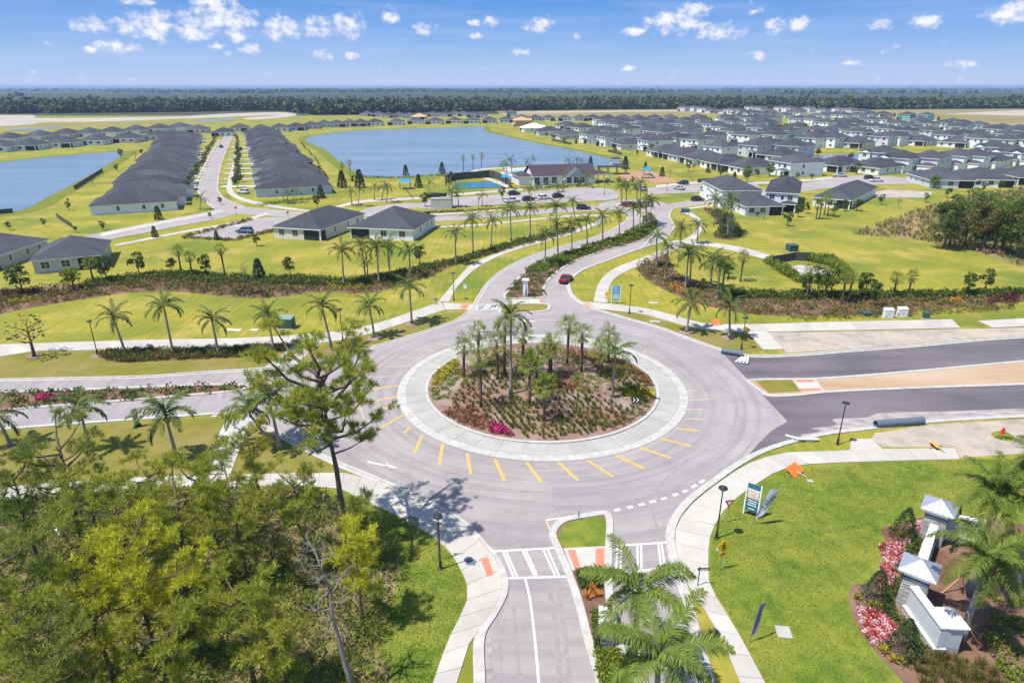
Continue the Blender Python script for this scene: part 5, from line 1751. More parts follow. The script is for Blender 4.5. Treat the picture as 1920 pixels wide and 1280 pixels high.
tree_row([(602, 372, 347, 'conifer'), (642, 352, 320, 'conifer'), (675, 352, 318, 'conifer'), (661, 340, 330, 'conifer'), (761, 329, 309, 'conifer'), (829, 325, 304, 'conifer'), (785, 352, 327, 'conifer'), (846, 340, 322, 'conifer'), (595, 392, 366, 'broad'), (803, 418, 397, 'conifer', 1.2), (797, 388, 362, 'broad'), (942, 374, 352, 'broad')], 'between the big lake and the collector road', 'trees between lake and collector road')
tree_row([(1172, 317, 293, 'conifer'), (1107, 309, 293, 'conifer'), (1210, 316, 303, 'conifer'), (1241, 331, 313, 'conifer'), (1290, 322, 301, 'broad'), (1327, 324, 308, 'conifer'), (1350, 335, 312, 'broad'), (1376, 340, 322, 'conifer'), (1400, 342, 318, 'broad', 1.2), (1419, 332, 318, 'broad'), (1468, 342, 328, 'broad', 1.3), (1495, 336, 324, 'broad', 1.3), (1521, 336, 325, 'broad', 1.4), (1300, 318, 306, 'broad'), (1337, 315, 305, 'broad')], 'on the lawn behind the playground', 'trees behind the playground')
tree_row([(1476, 424, 398, 'broad', 1.1), (1496, 407, 383, 'broad', 1.1), (1512, 400, 380, 'broad'), (1562, 406, 380, 'olive', 1.1), (1583, 396, 375, 'broad'), (1605, 396, 372, 'broad', 1.3), (1420, 406, 397, 'broad', 1.4), (1432, 410, 392, 'bare'), (1652, 384, 365, 'broad'), (1684, 388, 370, 'bare'), (1735, 380, 362, 'broad'), (1775, 372, 352, 'broad'), (1842, 360, 342, 'broad'), (1875, 358, 340, 'broad')], 'on the wide right lawn', 'trees of the wide right lawn')
tree_row([(1510, 556, 516, 'broad', 0.9), (1532, 550, 500, 'broad', 0.9), (1556, 560, 498, 'light', 0.9), (1620, 562, 512, 'broad', 1.1), (1640, 575, 530, 'broad', 0.9), (1812, 556, 513, 'broad', 0.9), (1845, 548, 505, 'broad', 0.9), (1365, 522, 494, 'broad', 1.3), (1640, 590, 560, 'bare')], 'behind the right planting bed', 'trees behind the right bed')
tree_row([(1008, 353, 338, 'broad'), (1026, 353, 337, 'light'), (1058, 352, 338, 'broad'), (1084, 351, 336, 'broad'), (1120, 350, 336, 'olive'), (1138, 347, 334, 'broad'), (1160, 348, 332, 'light'), (1185, 346, 331, 'broad')], 'in front of the clubhouse', 'trees in front of the clubhouse')
tree_row([(1058, 270, 258, 'broad'), (1080, 270, 260, 'conifer'), (1098, 271, 260, 'broad'), (1128, 278, 268, 'broad'), (1153, 284, 271, 'conifer'), (1195, 292, 282, 'broad'), (1225, 297, 286, 'broad'), (1024, 258, 248, 'broad')], 'on the green bank right of the big lake', 'trees on the right lake bank')
young_tree(690, 520, 460, 'bare', 'bare leafless sapling among the clump palms', 'trees of the left bed', 0.8)
kk = 0
for side, (n0, f0) in enumerate([((352, 360), (405, 262)), ((447, 352), (447, 262))]):
    for i in range(20):
        t = (i / 19) ** 0.75
        px, py = n0[0] + (f0[0] - n0[0]) * t, n0[1] + (f0[1] - n0[1]) * t
        young_tree(px + random.uniform(-3, 3), py, py - 21 * (1 - 0.6 * t), random.choice(['broad', 'light', 'olive', 'broad']), f'front-yard tree, {ORD[i]} from the front on the {"left" if side == 0 else "right"} of the villa street', 'front-yard trees of the villa street', 1.2)

# big thicket trees on the right
for i, (px, py, pt, kd, wd) in enumerate([(1768, 466, 378, 'broad', 0.85), (1808, 462, 356, 'broad', 0.95), (1842, 472, 380, 'olive', 0.8), (1876, 474, 366, 'broad', 0.9), (1915, 486, 360, 'broad', 1.0), (1850, 440, 372, 'light', 0.8), (1955, 480, 362, 'broad', 1.1)]):
    p = G(px, py)
    h = HT(px, py, pt)
    root = empty('oak_tree', (p.x, p.y, 0), random.uniform(0, 6))
    tag(root, f'spreading thicket oak, {ORD[i]} of the trees crowding the wild thicket at right', 'tree', 'thicket oaks')
    mb = MB().tube([(0, 0, 0), (0.3, 0.1, h * 0.3), (0.1, 0.3, h * 0.7)], [0.35, 0.25, 0.08], 7)
    for k in range(9):
        a = k * 2.4
        mb.tube([(0.2, 0.1, h * (0.2 + 0.04 * k)), (math.cos(a) * h * 0.22, math.sin(a) * h * 0.22, h * (0.42 + 0.03 * k)), (math.cos(a) * h * 0.36, math.sin(a) * h * 0.36, h * (0.55 + 0.035 * k))], [0.14, 0.08, 0.02], 5)
    mb.build('trunk', 'bark', root, smooth_=True)
    link('crown', quadmesh(crown_clusters(h * 0.08, h, h * 0.46 * wd, 5200, 0.42, 30, 0.15)), 'leaf' if kd == 'broad' else ('leaf_olive' if kd == 'olive' else 'leaf_light'), root)


# ------------------------------------------------------------------ pines of the near wood
def pine(px, pt, h, label, spread=3.2, start=0.42, nb=15, mat_='needles', tuft_n=5, lean=(0, 0), dead=False, seed=0, clump=4, name='pine_tree'):
    """top of the tree surveyed at photo pixel (px, pt) for a tree h metres high"""
    st = random.getstate()
    random.seed(1000 + seed)
    g_ = G(px, pt, h)
    base = Vector((g_.x - lean[0], g_.y - lean[1]))
    root = empty(name, (base.x, base.y, 0))
    tag(root, label, 'tree', 'pines of the near wood')
    pts, rad = [], []
    wob = [Vector((random.uniform(-0.25, 0.25), random.uniform(-0.25, 0.25), 0)) for _ in range(8)]
    r0 = 0.018 * h + 0.03
    for k in range(8):
        t = k / 7
        pts.append(Vector((lean[0] * t, lean[1] * t, h * t)) + (wob[k] * (t if 0 < k < 7 else 0)))
        rad.append(r0 * (1 - 0.82 * t))

    def at(t):
        k = min(int(t * 7), 6)
        return pts[k].lerp(pts[k + 1], t * 7 - k)
    mb = MB().tube(pts, rad, 8)
    ends = []
    for b in range(nb):
        t = start + (0.985 - start) * (b / (nb - 1)) ** 0.85
        o = at(t)
        a = b * 2.4 + random.uniform(-0.5, 0.5)
        prof = math.sin(math.pi * min(1, 0.30 + 0.66 * (1 - (t - start) / (1 - start)))) ** 0.8
        ln = spread * (0.35 + 0.65 * prof) * random.uniform(0.65, 1.15)
        if dead:
            ln *= 0.8
        dirv = Vector((math.cos(a), math.sin(a), random.uniform(0.05, 0.5) + 0.5 * (t - start) / (1 - start)))
        p1 = o + dirv.normalized() * ln * 0.5 + Vector((0, 0, -0.08 * ln))
        p2 = p1 + (dirv + Vector((random.uniform(-0.4, 0.4), random.uniform(-0.4, 0.4), 0.35))).normalized() * ln * 0.5
        rb = 0.028 * ln + 0.012
        mb.tube([o, p1, p2], [rb, rb * 0.65, rb * 0.25], 5, cap=False)
        twigs = tuft_n if dead else max(3, tuft_n // 2)
        for s in range(twigs):
            u = random.uniform(0.4, 1.0)
            q0 = o.lerp(p1, u * 2) if u < 0.5 else p1.lerp(p2, u * 2 - 1)
            dv = Vector((random.uniform(-1, 1), random.uniform(-1, 1), random.uniform(0.0, 0.8))).normalized()
            q1 = q0 + dv * random.uniform(0.4, 0.95) * (0.45 + 0.16 * spread)
            mb.tube([q0, q1], [0.022, 0.010], 4, cap=False)
            if dead:
                for _ in range(2):
                    q3 = q1 + Vector((random.uniform(-1, 1), random.uniform(-1, 1), random.uniform(-0.2, 0.7))).normalized() * random.uniform(0.3, 0.7)
                    mb.tube([q1, q3], [0.012, 0.005], 3, cap=False)
            else:                       # a rounded clump of needle tufts at every twig
                for _ in range(clump):
                    g3 = Vector((random.gauss(0, 0.27), random.gauss(0, 0.27), abs(random.gauss(0, 0.15))))
                    ends.append((q1 + g3, (dv + g3 * 1.5 + Vector((0, 0, 0.3))).normalized()))
        if not dead:
            for _ in range(clump + 2):
                g3 = Vector((random.gauss(0, 0.36), random.gauss(0, 0.36), abs(random.gauss(0, 0.2))))
                ends.append((p2 + g3, (dirv.normalized() + g3 * 1.5).normalized()))
    ends.append((pts[-1], Vector((0, 0, 1))))
    mb.build('trunk', 'bark_dead' if dead else 'bark', root, smooth_=True)
    if not dead:
        P = np.array([tuple(e[0]) for e in ends])
        D0 = np.array([tuple(e[1]) for e in ends])
        m = 30
        n = len(P)
        D = np.repeat(unit(D0) * 0.55 + np.array([0, 0, 0.35]), m, 0) + rng.normal(size=(n * m, 3)) * 0.62
        L = rng.uniform(0.34, 0.58, n * m)
        q = blades(np.repeat(P, m, 0) - np.repeat(unit(D0), m, 0) * rng.uniform(0, 0.22, (n * m, 1)), D, L, 0.04)
        link('crown', quadmesh(q), mat_, root)
    random.setstate(st)
    return root


# a tall open pine in front, the rest crowding the lower left
pine(596, 692, 15.6, 'tall open-crowned pine rising in front of the roundabout', 6.4, 0.52, 24, 'needles', 12, (-1.0, 0.3), seed=1, clump=6)
PINES = [  # px, py of the top, height, spread, start, branches, material, label
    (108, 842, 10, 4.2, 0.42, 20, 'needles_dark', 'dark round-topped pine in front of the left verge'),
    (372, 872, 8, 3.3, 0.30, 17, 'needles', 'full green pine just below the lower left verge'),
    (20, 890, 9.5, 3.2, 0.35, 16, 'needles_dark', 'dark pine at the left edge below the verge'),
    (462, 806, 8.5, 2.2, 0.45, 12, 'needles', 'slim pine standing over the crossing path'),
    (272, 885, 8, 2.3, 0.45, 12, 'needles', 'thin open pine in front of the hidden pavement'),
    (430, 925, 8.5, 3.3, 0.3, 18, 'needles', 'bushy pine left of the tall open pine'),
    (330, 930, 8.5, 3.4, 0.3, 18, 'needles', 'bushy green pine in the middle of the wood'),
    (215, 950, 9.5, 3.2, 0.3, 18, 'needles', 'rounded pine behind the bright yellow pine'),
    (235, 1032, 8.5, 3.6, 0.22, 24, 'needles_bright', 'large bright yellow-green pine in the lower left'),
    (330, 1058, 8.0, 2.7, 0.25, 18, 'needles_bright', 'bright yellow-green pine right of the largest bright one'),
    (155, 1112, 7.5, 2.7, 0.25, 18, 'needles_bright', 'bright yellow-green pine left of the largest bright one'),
    (-10, 1040, 11, 3.3, 0.3, 18, 'needles_dark', 'dark pine cut by the left edge'),
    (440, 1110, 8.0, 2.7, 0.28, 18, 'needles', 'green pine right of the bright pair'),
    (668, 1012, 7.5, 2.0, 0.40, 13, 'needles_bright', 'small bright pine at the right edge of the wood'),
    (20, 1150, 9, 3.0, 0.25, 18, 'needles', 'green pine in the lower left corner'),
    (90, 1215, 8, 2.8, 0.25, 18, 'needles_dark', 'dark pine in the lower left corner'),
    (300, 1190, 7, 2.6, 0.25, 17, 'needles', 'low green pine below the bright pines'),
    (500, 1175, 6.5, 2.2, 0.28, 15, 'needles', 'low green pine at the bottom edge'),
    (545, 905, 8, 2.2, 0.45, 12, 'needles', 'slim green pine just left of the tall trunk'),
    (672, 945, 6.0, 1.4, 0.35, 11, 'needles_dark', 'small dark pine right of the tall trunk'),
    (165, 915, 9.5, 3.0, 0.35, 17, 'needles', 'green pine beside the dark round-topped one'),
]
for i, (px, pt, h, sp, stt, nb, mt, lab) in enumerate(PINES):
    pine(px, pt, h, lab, sp * 0.9, stt, int(nb * 0.85), mt, 5, (random.uniform(-0.6, 0.6), random.uniform(-0.3, 0.3)), seed=10 + i)
pine(590, 1028, 11, 'leafless dead pine with grey branches in the lower wood', 2.6, 0.45, 16, lean=(-1.6, 0.8), dead=True, tuft_n=6, seed=77, name='dead_pine')

# garden trees between the estate houses
gi = 0
for k in range(400):
    x, y = random.choice(CENTRES)
    a = random.uniform(0, 6.28)
    x, y = x + math.cos(a) * 13.5, y + math.sin(a) * 13.5
    if x < 20 or min(math.hypot(x - u, y - v) for u, v in CENTRES) < 12.5 or gi >= 110:
        continue
    gi += 1
    tm, c = tree_kit(random.choice(['broad', 'broad', 'light', 'olive', 'conifer']), gi % 4)
    root = empty('garden_tree', (x, y, 0), a)
    h = random.uniform(3.0, 5.5)
    root.scale = (h * 1.15, h * 1.15, h)
    tag(root, 'small green garden tree standing between houses of the right estate', 'tree', 'garden trees of the right estate')
    for n_, me in (('trunk', tm), ('crown', c)):
        o = bpy.data.objects.new(n_, me)
        COL.objects.link(o)
        o.parent = root

# ------------------------------------------------------------------ planting beds
BED_L = smooth(GL([(-200, 575), (0, 548), (60, 541), (140, 532), (215, 522), (300, 512), (380, 513), (470, 522), (560, 520), (640, 526), (720, 516), (790, 500), (850, 489), (900, 474), (960, 456), (1010, 446), (1070, 429), (1080, 434), (1014, 453), (966, 466), (910, 480), (868, 492), (835, 505), (765, 532), (690, 550), (600, 547), (520, 557), (450, 558), (380, 551), (310, 546), (240, 549), (160, 560), (80, 573), (0, 588), (-200, 620)]), 3, True)
sheet('planting_bed', BED_L, 0.03, 'mulch')
BED_R = smooth(GL([(1195, 500), (1206, 490), (1240, 477), (1252, 483), (1262, 505), (1300, 528), (1345, 545), (1400, 550), (1480, 552), (1600, 553), (1760, 553), (1920, 546), (2200, 530), (2200, 550), (1920, 566), (1760, 578), (1640, 588), (1520, 592), (1420, 590), (1340, 577), (1280, 557), (1230, 535), (1203, 516)]), 3, True)
sheet('planting_bed', BED_R, 0.03, 'mulch')
BED_W = smooth(GL([(188, 661), (250, 658), (400, 655), (540, 648), (532, 658), (500, 664), (400, 672), (300, 676), (210, 678)]), 3, True)
sheet('planting_bed', BED_W, 0.03, 'mulch')
BED_P = smooth(GL([(1352, 398), (1372, 405), (1378, 420), (1390, 435), (1390, 445), (1370, 450), (1340, 446), (1350, 432), (1346, 415), (1320, 392)]), 3, True)
sheet('planting_bed', BED_P, 0.03, 'mulch')
BED_M = smooth(GL([(1772, 962), (1735, 968), (1690, 980), (1658, 985), (1652, 997), (1661, 1015), (1658, 1045), (1642, 1075), (1625, 1093), (1600, 1096), (1592, 1112), (1594, 1140), (1608, 1175), (1640, 1220), (1685, 1270), (1730, 1320), (1900, 1450), (2200, 1350), (2100, 1100), (2000, 1010), (1880, 975)]), 3, True)
sheet('planting_bed', BED_M, 0.03, 'mulch')
BED_C = GL([(795, 398), (900, 393), (1000, 388), (1060, 384), (1060, 386.5), (1000, 391), (900, 396), (795, 400.5)])
sheet('planting_bed', BED_C, 0.03, 'mulch')
# mulch rings round single palms and trees
for (x, y) in [(65, 668), (186, 666), (622, 657), (702, 634), (772, 608), (332, 862), (1287, 623), (1367, 633)]:
    p = G(x, y)
    sheet('mulch_ring', [p + Vector((math.cos(a) * random.uniform(1.0, 1.25), math.sin(a) * random.uniform(1.0, 1.25))) for a in np.linspace(0, 6.0, 14)], 0.034, 'mulch_island')


def spread(name, poly, n, size, height, material, label, m=14, leaf=0.32, width=0.18, z0=0.05, zfun=None):
    P = rand_in(poly, n)
    k = rng.uniform(0.7, 1.3, n)
    V = clumps(P, size * k, height * k, m, leaf, width, z0=z0)
    if zfun:
        V[:, :, 2] += np.repeat([zfun(x, y) for x, y in P], m)[:, None]
    return stuff(name, V, material, label)


def sub(pts):
    return GL(pts)


spread('shrub_mass', BED_L, 1500, 1.5, 0.75, 'leaf_olive', 'low olive shrubs filling the long left planting bed', 16, 0.42, 0.22)
spread('shrub_mass', sub([(160, 528), (300, 512), (380, 513), (470, 522), (560, 520), (640, 527), (720, 517), (850, 490), (960, 457), (1075, 430), (1075, 434), (965, 462), (860, 494), (720, 530), (640, 538), (470, 534), (300, 524), (170, 540)]), 900, 1.6, 1.0, 'leaf', 'dark green shrub band at the back of the left bed', 18, 0.40, 0.24)
spread('flower_mass', sub([(0, 549), (60, 543), (70, 549), (0, 559)]), 60, 1.2, 0.7, 'leaf_plum', 'plum red shrubs at the left end of the left bed')
spread('flower_mass', sub([(8, 565), (75, 556), (78, 562), (10, 573)]), 40, 1.0, 0.5, 'leaf_yellow', 'yellow spiky shrubs at the left end of the left bed')
spread('flower_mass', sub([(438, 548), (500, 545), (505, 551), (445, 555)]), 40, 1.0, 0.5, 'leaf_plum', 'plum red flowers in the middle of the left bed')
spread('flower_mass', sub([(600, 532), (680, 530), (690, 542), (620, 546)]), 70, 1.2, 0.6, 'leaf_yellow', 'yellow-green shrubs under the palm clump')
spread('flower_mass', sub([(893, 478), (910, 474), (914, 478), (897, 483)]), 12, 1.2, 0.6, 'shrub_rust', 'rust red shrub beside the avenue path')
spread('shrub_mass', BED_R, 1200, 1.4, 0.6, 'leaf_olive', 'low olive shrubs filling the right planting bed', 14, 0.40, 0.2)
spread('shrub_mass', sub([(1345, 545), (1400, 549), (1480, 551), (1600, 552), (1760, 552), (1920, 546), (2100, 535), (2100, 543), (1920, 553), (1760, 560), (1600, 562), (1480, 562), (1400, 560), (1350, 556)]), 800, 1.6, 1.1, 'leaf', 'dark green hedge at the back of the right bed', 18, 0.40, 0.24)
spread('flower_mass', sub([(1252, 537), (1285, 540), (1280, 550), (1258, 545)]), 26, 1.1, 0.6, 'leaf_orange', 'orange shrubs at the left of the right bed')
spread('flower_mass', sub([(1785, 562), (1800, 560), (1802, 572), (1788, 573)]), 14, 1.1, 0.6, 'leaf_orange', 'orange shrub near the right end of the right bed')
spread('flower_mass', sub([(1845, 562), (1905, 556), (1910, 568), (1858, 574)]), 36, 1.7, 1.2, 'leaf_plum', 'plum red shrubs at the right end of the right bed', 20)
spread('shrub_mass', BED_W, 700, 0.9, 0.7, 'leaf_olive', 'dense olive grasses between the left pavement palms', 14, 0.45, 0.10)
spread('shrub_mass', BED_W, 260, 0.8, 0.6, 'leaf', 'green grasses between the left pavement palms', 14, 0.45, 0.10)
spread('shrub_mass', offset_line(MED_N, 0.9 if True else 0, True) if False else MED_N, 500, 1.2, 0.55, 'leaf', 'green ground cover along the long palm median', 14, 0.36, 0.22, z0=0.12)
spread('shrub_mass', sub([(985, 512), (1010, 496), (1062, 476), (1128, 457), (1172, 440), (1200, 427), (1222, 420), (1225, 430), (1200, 447), (1128, 466), (1080, 484), (1040, 502), (1020, 512)]), 420, 1.7, 0.95, 'leaf_light', 'bright green shrubs along the long palm median', 20, 0.42, 0.26, z0=0.1)
spread('shrub_mass', MED_W, 420, 0.9, 0.5, 'leaf', 'green ground cover on the left median', 12, 0.34, 0.2, z0=0.1)
spread('flower_mass', sub([(70, 742), (128, 742), (125, 752), (75, 752)]), 40, 0.9, 0.4, 'flower_magenta', 'magenta flowers on the left median', z0=0.1)
spread('shrub_mass', BED_P, 240, 1.7, 1.1, 'leaf', 'dark shrubs round the palm clump by the porch house', 18, 0.45, 0.25)
spread('flower_mass', sub([(1350, 406), (1366, 408), (1366, 416), (1352, 415)]), 16, 1.6, 1.4, 'leaf_plum', 'plum red shrub under the palm clump by the porch house', 22)
spread('flower_mass', [Vector((p.x, p.y)) for p in circ(C2, c2r * 0.36, 24)], 60, 1.4, 0.9, 'leaf_plum', 'dark red shrubs on the small far roundabout', z0=0.15)
spread('shrub_mass', BED_C, 260, 0.9, 0.5, 'leaf_light', 'clipped shrubs along the clubhouse car park', 12, 0.35, 0.2)
spread('shrub_mass', sub([(345, 443), (405, 428), (470, 411), (473, 414), (405, 432), (352, 446), (440, 449), (515, 431), (517, 434), (440, 453), (343, 447)]), 260, 1.0, 0.7, 'leaf_olive', 'low hedge round the small car park', 14, 0.34, 0.2)
spread('shrub_mass', sub([(960, 353), (1060, 348), (1110, 347), (1112, 350), (1060, 352), (960, 358)]), 200, 1.2, 0.7, 'leaf', 'shrubs in front of the clubhouse', 12)
spread('shrub_mass', sub([(480, 384), (610, 368), (612, 372), (490, 388)]), 160, 1.0, 0.7, 'leaf_light', 'hedge beside the near right villa', 12)
spread('shrub_mass', sub([(660, 330), (740, 333), (880, 324), (880, 326.5), (740, 336), (660, 333)]), 200, 0.8, 0.7, 'leaf', 'reeds along the near shore of the big lake', 10)
# pump yard hedge
for q in ([(1430, 492), (1445, 488), (1500, 522), (1560, 528), (1556, 534), (1492, 530)], [(1510, 484), (1560, 484), (1580, 500), (1600, 520), (1590, 526), (1565, 500), (1512, 490)]):
    spread('hedge', sub(q), 300, 1.2, 1.3, 'leaf_light', 'clipped green hedge round the pump yard', 18, 0.34, 0.24)
# verge weeds by the gravel
spread('weeds', sub([(1480, 595), (1560, 590), (1700, 583), (1900, 570), (1900, 582), (1700, 594), (1560, 600), (1480, 603)]), 300, 0.8, 0.6, 'leaf_olive', 'weeds between the right bed and the pavement', 10, 0.45, 0.10)
# island planting
Pn = []


def isl_poly(pts):
    return [G(x, y, 0.45) for x, y in pts]


def isl_spread(pts, n, size, height, material, label, m=14, leaf=0.3, width=0.16, nm='shrub_mass'):
    P = rand_in(isl_poly(pts), n)
    P = P[np.hypot(P[:, 0] - C1.x, P[:, 1] - C1.y) < R_IN - 0.4]
    k = rng.uniform(0.75, 1.25, len(P))
    V = clumps(P, size * k, height * k, m, leaf, width, z0=0.02)
    V[:, :, 2] += np.repeat([isl_z(x, y) for x, y in P], m)[:, None]
    stuff(nm, V, material, label)


def isl_rows(pts, sp, material, label, h=0.62, jit=0.14):
    """ornamental grasses set out in rows"""
    poly = isl_poly(pts)
    xs = [p.x for p in poly]
    ys = [p.y for p in poly]
    gx, gy = np.meshgrid(np.arange(min(xs), max(xs), sp), np.arange(min(ys), max(ys), sp * 1.15))
    gx = gx + (np.arange(gx.shape[0]) % 2)[:, None] * sp / 2
    P = np.column_stack([gx.ravel(), gy.ravel()])
    P = P + rng.normal(size=P.shape) * jit
    P = P[in_poly(P, np.array([(p.x, p.y) for p in poly]))]
    P = P[np.hypot(P[:, 0] - C1.x, P[:, 1] - C1.y) < R_IN - 0.5]
    m = 26
    V = tufts(P, h * rng.uniform(0.7, 1.25, len(P)), m, 1.0, 0.085)
    V[:, :, 2] += np.repeat([isl_z(x, y) for x, y in P], m)[:, None]
    stuff('ornamental_grass', V, material, label)


isl_spread([(800, 720), (812, 690), (840, 668), (860, 676), (845, 700), (825, 718)], 90, 0.9, 0.45, 'leaf_yellow', 'yellow-green shrubs at the left of the island')
isl_rows([(845, 755), (860, 725), (900, 700), (960, 700), (985, 720), (960, 740), (900, 752), (860, 762)], 0.86, 'leaf_olive', 'rows of olive grass tufts on the left of the island')
isl_spread([(828, 768), (840, 760), (880, 765), (930, 790), (968, 815), (965, 822), (900, 808), (850, 790)], 150, 0.9, 0.4, 'shrub_rust', 'rust red ground cover at the front left of the island')
isl_spread([(915, 795), (935, 792), (968, 818), (962, 824), (930, 812)], 55, 0.6, 0.4, 'flower_magenta', 'magenta flowers at the front of the island', nm='flower_mass')
isl_rows([(930, 770), (960, 745), (1010, 755), (1012, 800), (1060, 790), (1140, 795), (1120, 815), (1050, 826), (985, 822), (955, 800)], 0.78, 'leaf_light', 'rows of green grass tufts at the front of the island')
isl_rows([(1072, 758), (1100, 748), (1120, 765), (1150, 790), (1120, 800), (1085, 785)], 0.86, 'leaf_light', 'green grass tufts right of the island centre')
isl_rows([(1110, 700), (1140, 680), (1180, 676), (1220, 705), (1228, 725), (1190, 735), (1150, 720)], 0.9, 'leaf_olive', 'rows of olive grass tufts on the right of the island')
isl_spread([(1150, 735), (1190, 725), (1228, 728), (1225, 742), (1190, 748)], 80, 0.9, 0.4, 'leaf_yellow', 'yellow shrubs at the right of the island')
isl_spread([(880, 690), (960, 660), (1060, 655), (1130, 668), (1080, 690), (960, 690)], 120, 0.9, 0.4, 'leaf_olive', 'sparse olive shrubs at the back of the island')
isl_spread([(1000, 720), (1060, 710), (1090, 730), (1060, 745), (1010, 745)], 60, 0.8, 0.4, 'shrub_rust', 'rusty low shrubs in the middle of the island')
# near median planting
spread('shrub_mass', sub([(1084, 1073), (1124, 1070), (1125, 1102), (1092, 1104)]), 150, 0.6, 0.4, 'leaf', 'clipped green shrubs on the near median', 18, 0.20, 0.12, z0=0.12)
spread('shrub_mass', sub([(1118, 1225), (1160, 1222), (1178, 1270), (1185, 1300), (1140, 1320), (1124, 1270)]), 260, 0.6, 0.4, 'leaf_light', 'green shrubs below the stone pillar on the near median', 18, 0.20, 0.12, z0=0.12)
spread('shrub_mass', sub([(1113, 1150), (1121, 1150), (1124, 1220), (1118, 1222)]), 60, 0.5, 0.4, 'leaf', 'low shrubs left of the stone pillar', 16, 0.2, 0.12, z0=0.12)

# monument bed
def flower_bed(pts, n, label):
    P = rand_in(sub(pts), n)
    stuff('flower_mass', clumps(P, 0.42, 0.26, 16, 0.14, 0.12), 'leaf', label + ', leaves')
    k = n
    P = np.vstack([P, rand_in(sub(pts), n)])
    for q, mt, w in ((P[:k], 'flower_red', 'red'), (P[k:], 'flower_pink', 'pale pink')):
        stuff('flower_mass', clumps(q, 0.44, 0.32, 26, 0.13, 0.13, up=1.0), mt, f'{w} {label}')


flower_bed([(1650, 1022), (1690, 1022), (1708, 1010), (1700, 1050), (1680, 1090), (1664, 1118), (1650, 1110), (1645, 1085), (1658, 1055)], 190, 'bedding flowers left of the monument towers')
flower_bed([(1704, 990), (1740, 974), (1752, 970), (1748, 992), (1715, 1000)], 60, 'bedding flowers behind the upper conical shrub')
flower_bed([(1606, 1142), (1625, 1140), (1660, 1155), (1685, 1185), (1670, 1200), (1640, 1212), (1622, 1190)], 130, 'bedding flowers in front of the monument')
spread('shrub_mass', sub([(1700, 1020), (1728, 1000), (1730, 1018), (1708, 1045), (1690, 1085), (1675, 1120), (1668, 1140), (1690, 1165), (1715, 1190), (1740, 1225), (1725, 1230), (1700, 1200), (1660, 1150), (1662, 1120)]), 110, 0.8, 0.6, 'leaf', 'dark shrubs along the foot of the monument', 26, 0.18, 0.12)
spread('shrub_mass', sub([(1860, 1120), (1925, 1100), (1960, 1200), (1960, 1290), (1880, 1280), (1850, 1200)]), 70, 0.8, 0.5, 'leaf_light', 'bright green ground cover at the right edge', 26, 0.22, 0.14)
spread('shrub_mass', sub([(1830, 1030), (1990, 990), (2000, 1080), (1880, 1090)]), 120, 1.2, 1.0, 'leaf_olive', 'dark shrubs behind the monument palms', 26, 0.3, 0.18)
Pt = rand_in(sub([(1700, 1240), (1760, 1228), (1840, 1240), (1880, 1290), (1880, 1350), (1740, 1330)]), 170)
stuff('ornamental_grass', tufts(Pt, rng.uniform(0.5, 0.9, len(Pt)), 40, 0.9, 0.035), 'leaf_olive', 'tall feathery grasses below the monument')


def cone_shrub(px, py, pt, label, r=0.42, mt='leaf_conifer'):
    p = G(px, py)
    h = HT(px, py, pt)
    root = empty('conical_shrub', (p.x, p.y, 0))
    tag(root, label, 'shrub', 'conical shrubs by the monument')
    MB().tube([(0, 0, 0), (0, 0, h * 0.6)], [0.06, 0.02], 6).build('stem', 'bark', root)
    link('foliage', quadmesh(crown_quads(0.04 * h, h, r * h, 1700, 0.15, True)), mt, root)


cone_shrub(1692, 1008, 952, 'dark conical shrub behind the upper flower band', 0.42)
cone_shrub(1638, 1133, 1068, 'dark conical shrub left of the lower tower', 0.42)
cone_shrub(1690, 1228, 1160, 'dark conical shrub in front of the white wall', 0.42)


def rosette(px, py, r, mt, label, nm='bromeliad'):
    p = G(px, py)
    n = 46
    a = rng.uniform(0, 6.28, n)
    t = rng.uniform(0.25, 1.3, n)
    D = np.column_stack([np.cos(a) * t, np.sin(a) * t, np.ones(n) * 0.75])
    V = blades(np.tile(np.array([0, 0, 0.03]), (n, 1)), D, r * rng.uniform(0.7, 1.2, n), 0.09)
    o = link(nm, quadmesh(V), mt, None, (p.x, p.y, 0.04 + (0.1 if px < 1200 else 0)))
    tag(o, label, 'plant', 'spiky accent plants')


for i, (x, y) in enumerate([(1607, 1122), (1632, 1136), (1645, 1140), (1660, 1218), (1675, 1240), (1690, 1242), (1712, 1236), (1690, 1004), (1672, 992), (1705, 1002), (1655, 1222)]):
    rosette(x, y, 0.5, 'leaf_yellow', f'yellow spiky plant, {ORD[i]} of those set in the monument bed')
rosette(1111, 1106, 0.6, 'leaf_orange', 'orange spiky plant nearer the crossing on the near median')
rosette(1103, 1122, 0.65, 'leaf_orange', 'orange spiky plant at the left kerb of the near median')
rosette(1120, 1118, 0.55, 'leaf_orange', 'orange spiky plant at the right kerb of the near median')

# ------------------------------------------------------------------ woodland undergrowth
P = rand_in(WOOD, 4600)
P = P[(P[:, 1] > 20) & (P[:, 0] > -85)]
sel = rng.uniform(size=len(P))
stuff('undergrowth', clumps(P[sel < 0.18], rng.uniform(0.8, 2.2, (sel < 0.18).sum()), rng.uniform(0.5, 1.9, (sel < 0.18).sum()), 44, 0.26, 0.13), 'leaf', 'dense dark green undergrowth of the near wood')
stuff('undergrowth', clumps(P[(sel >= 0.18) & (sel < 0.42)], 1.5, rng.uniform(0.5, 1.6, ((sel >= 0.18) & (sel < 0.42)).sum()), 40, 0.26, 0.12), 'leaf_light', 'bright green undergrowth of the near wood')
stuff('undergrowth', tufts(P[(sel >= 0.42) & (sel < 0.76)], rng.uniform(0.4, 1.0, ((sel >= 0.42) & (sel < 0.76)).sum()), 22, 1.3, 0.035), 'leaf_dry', 'dry straw grasses of the near wood')
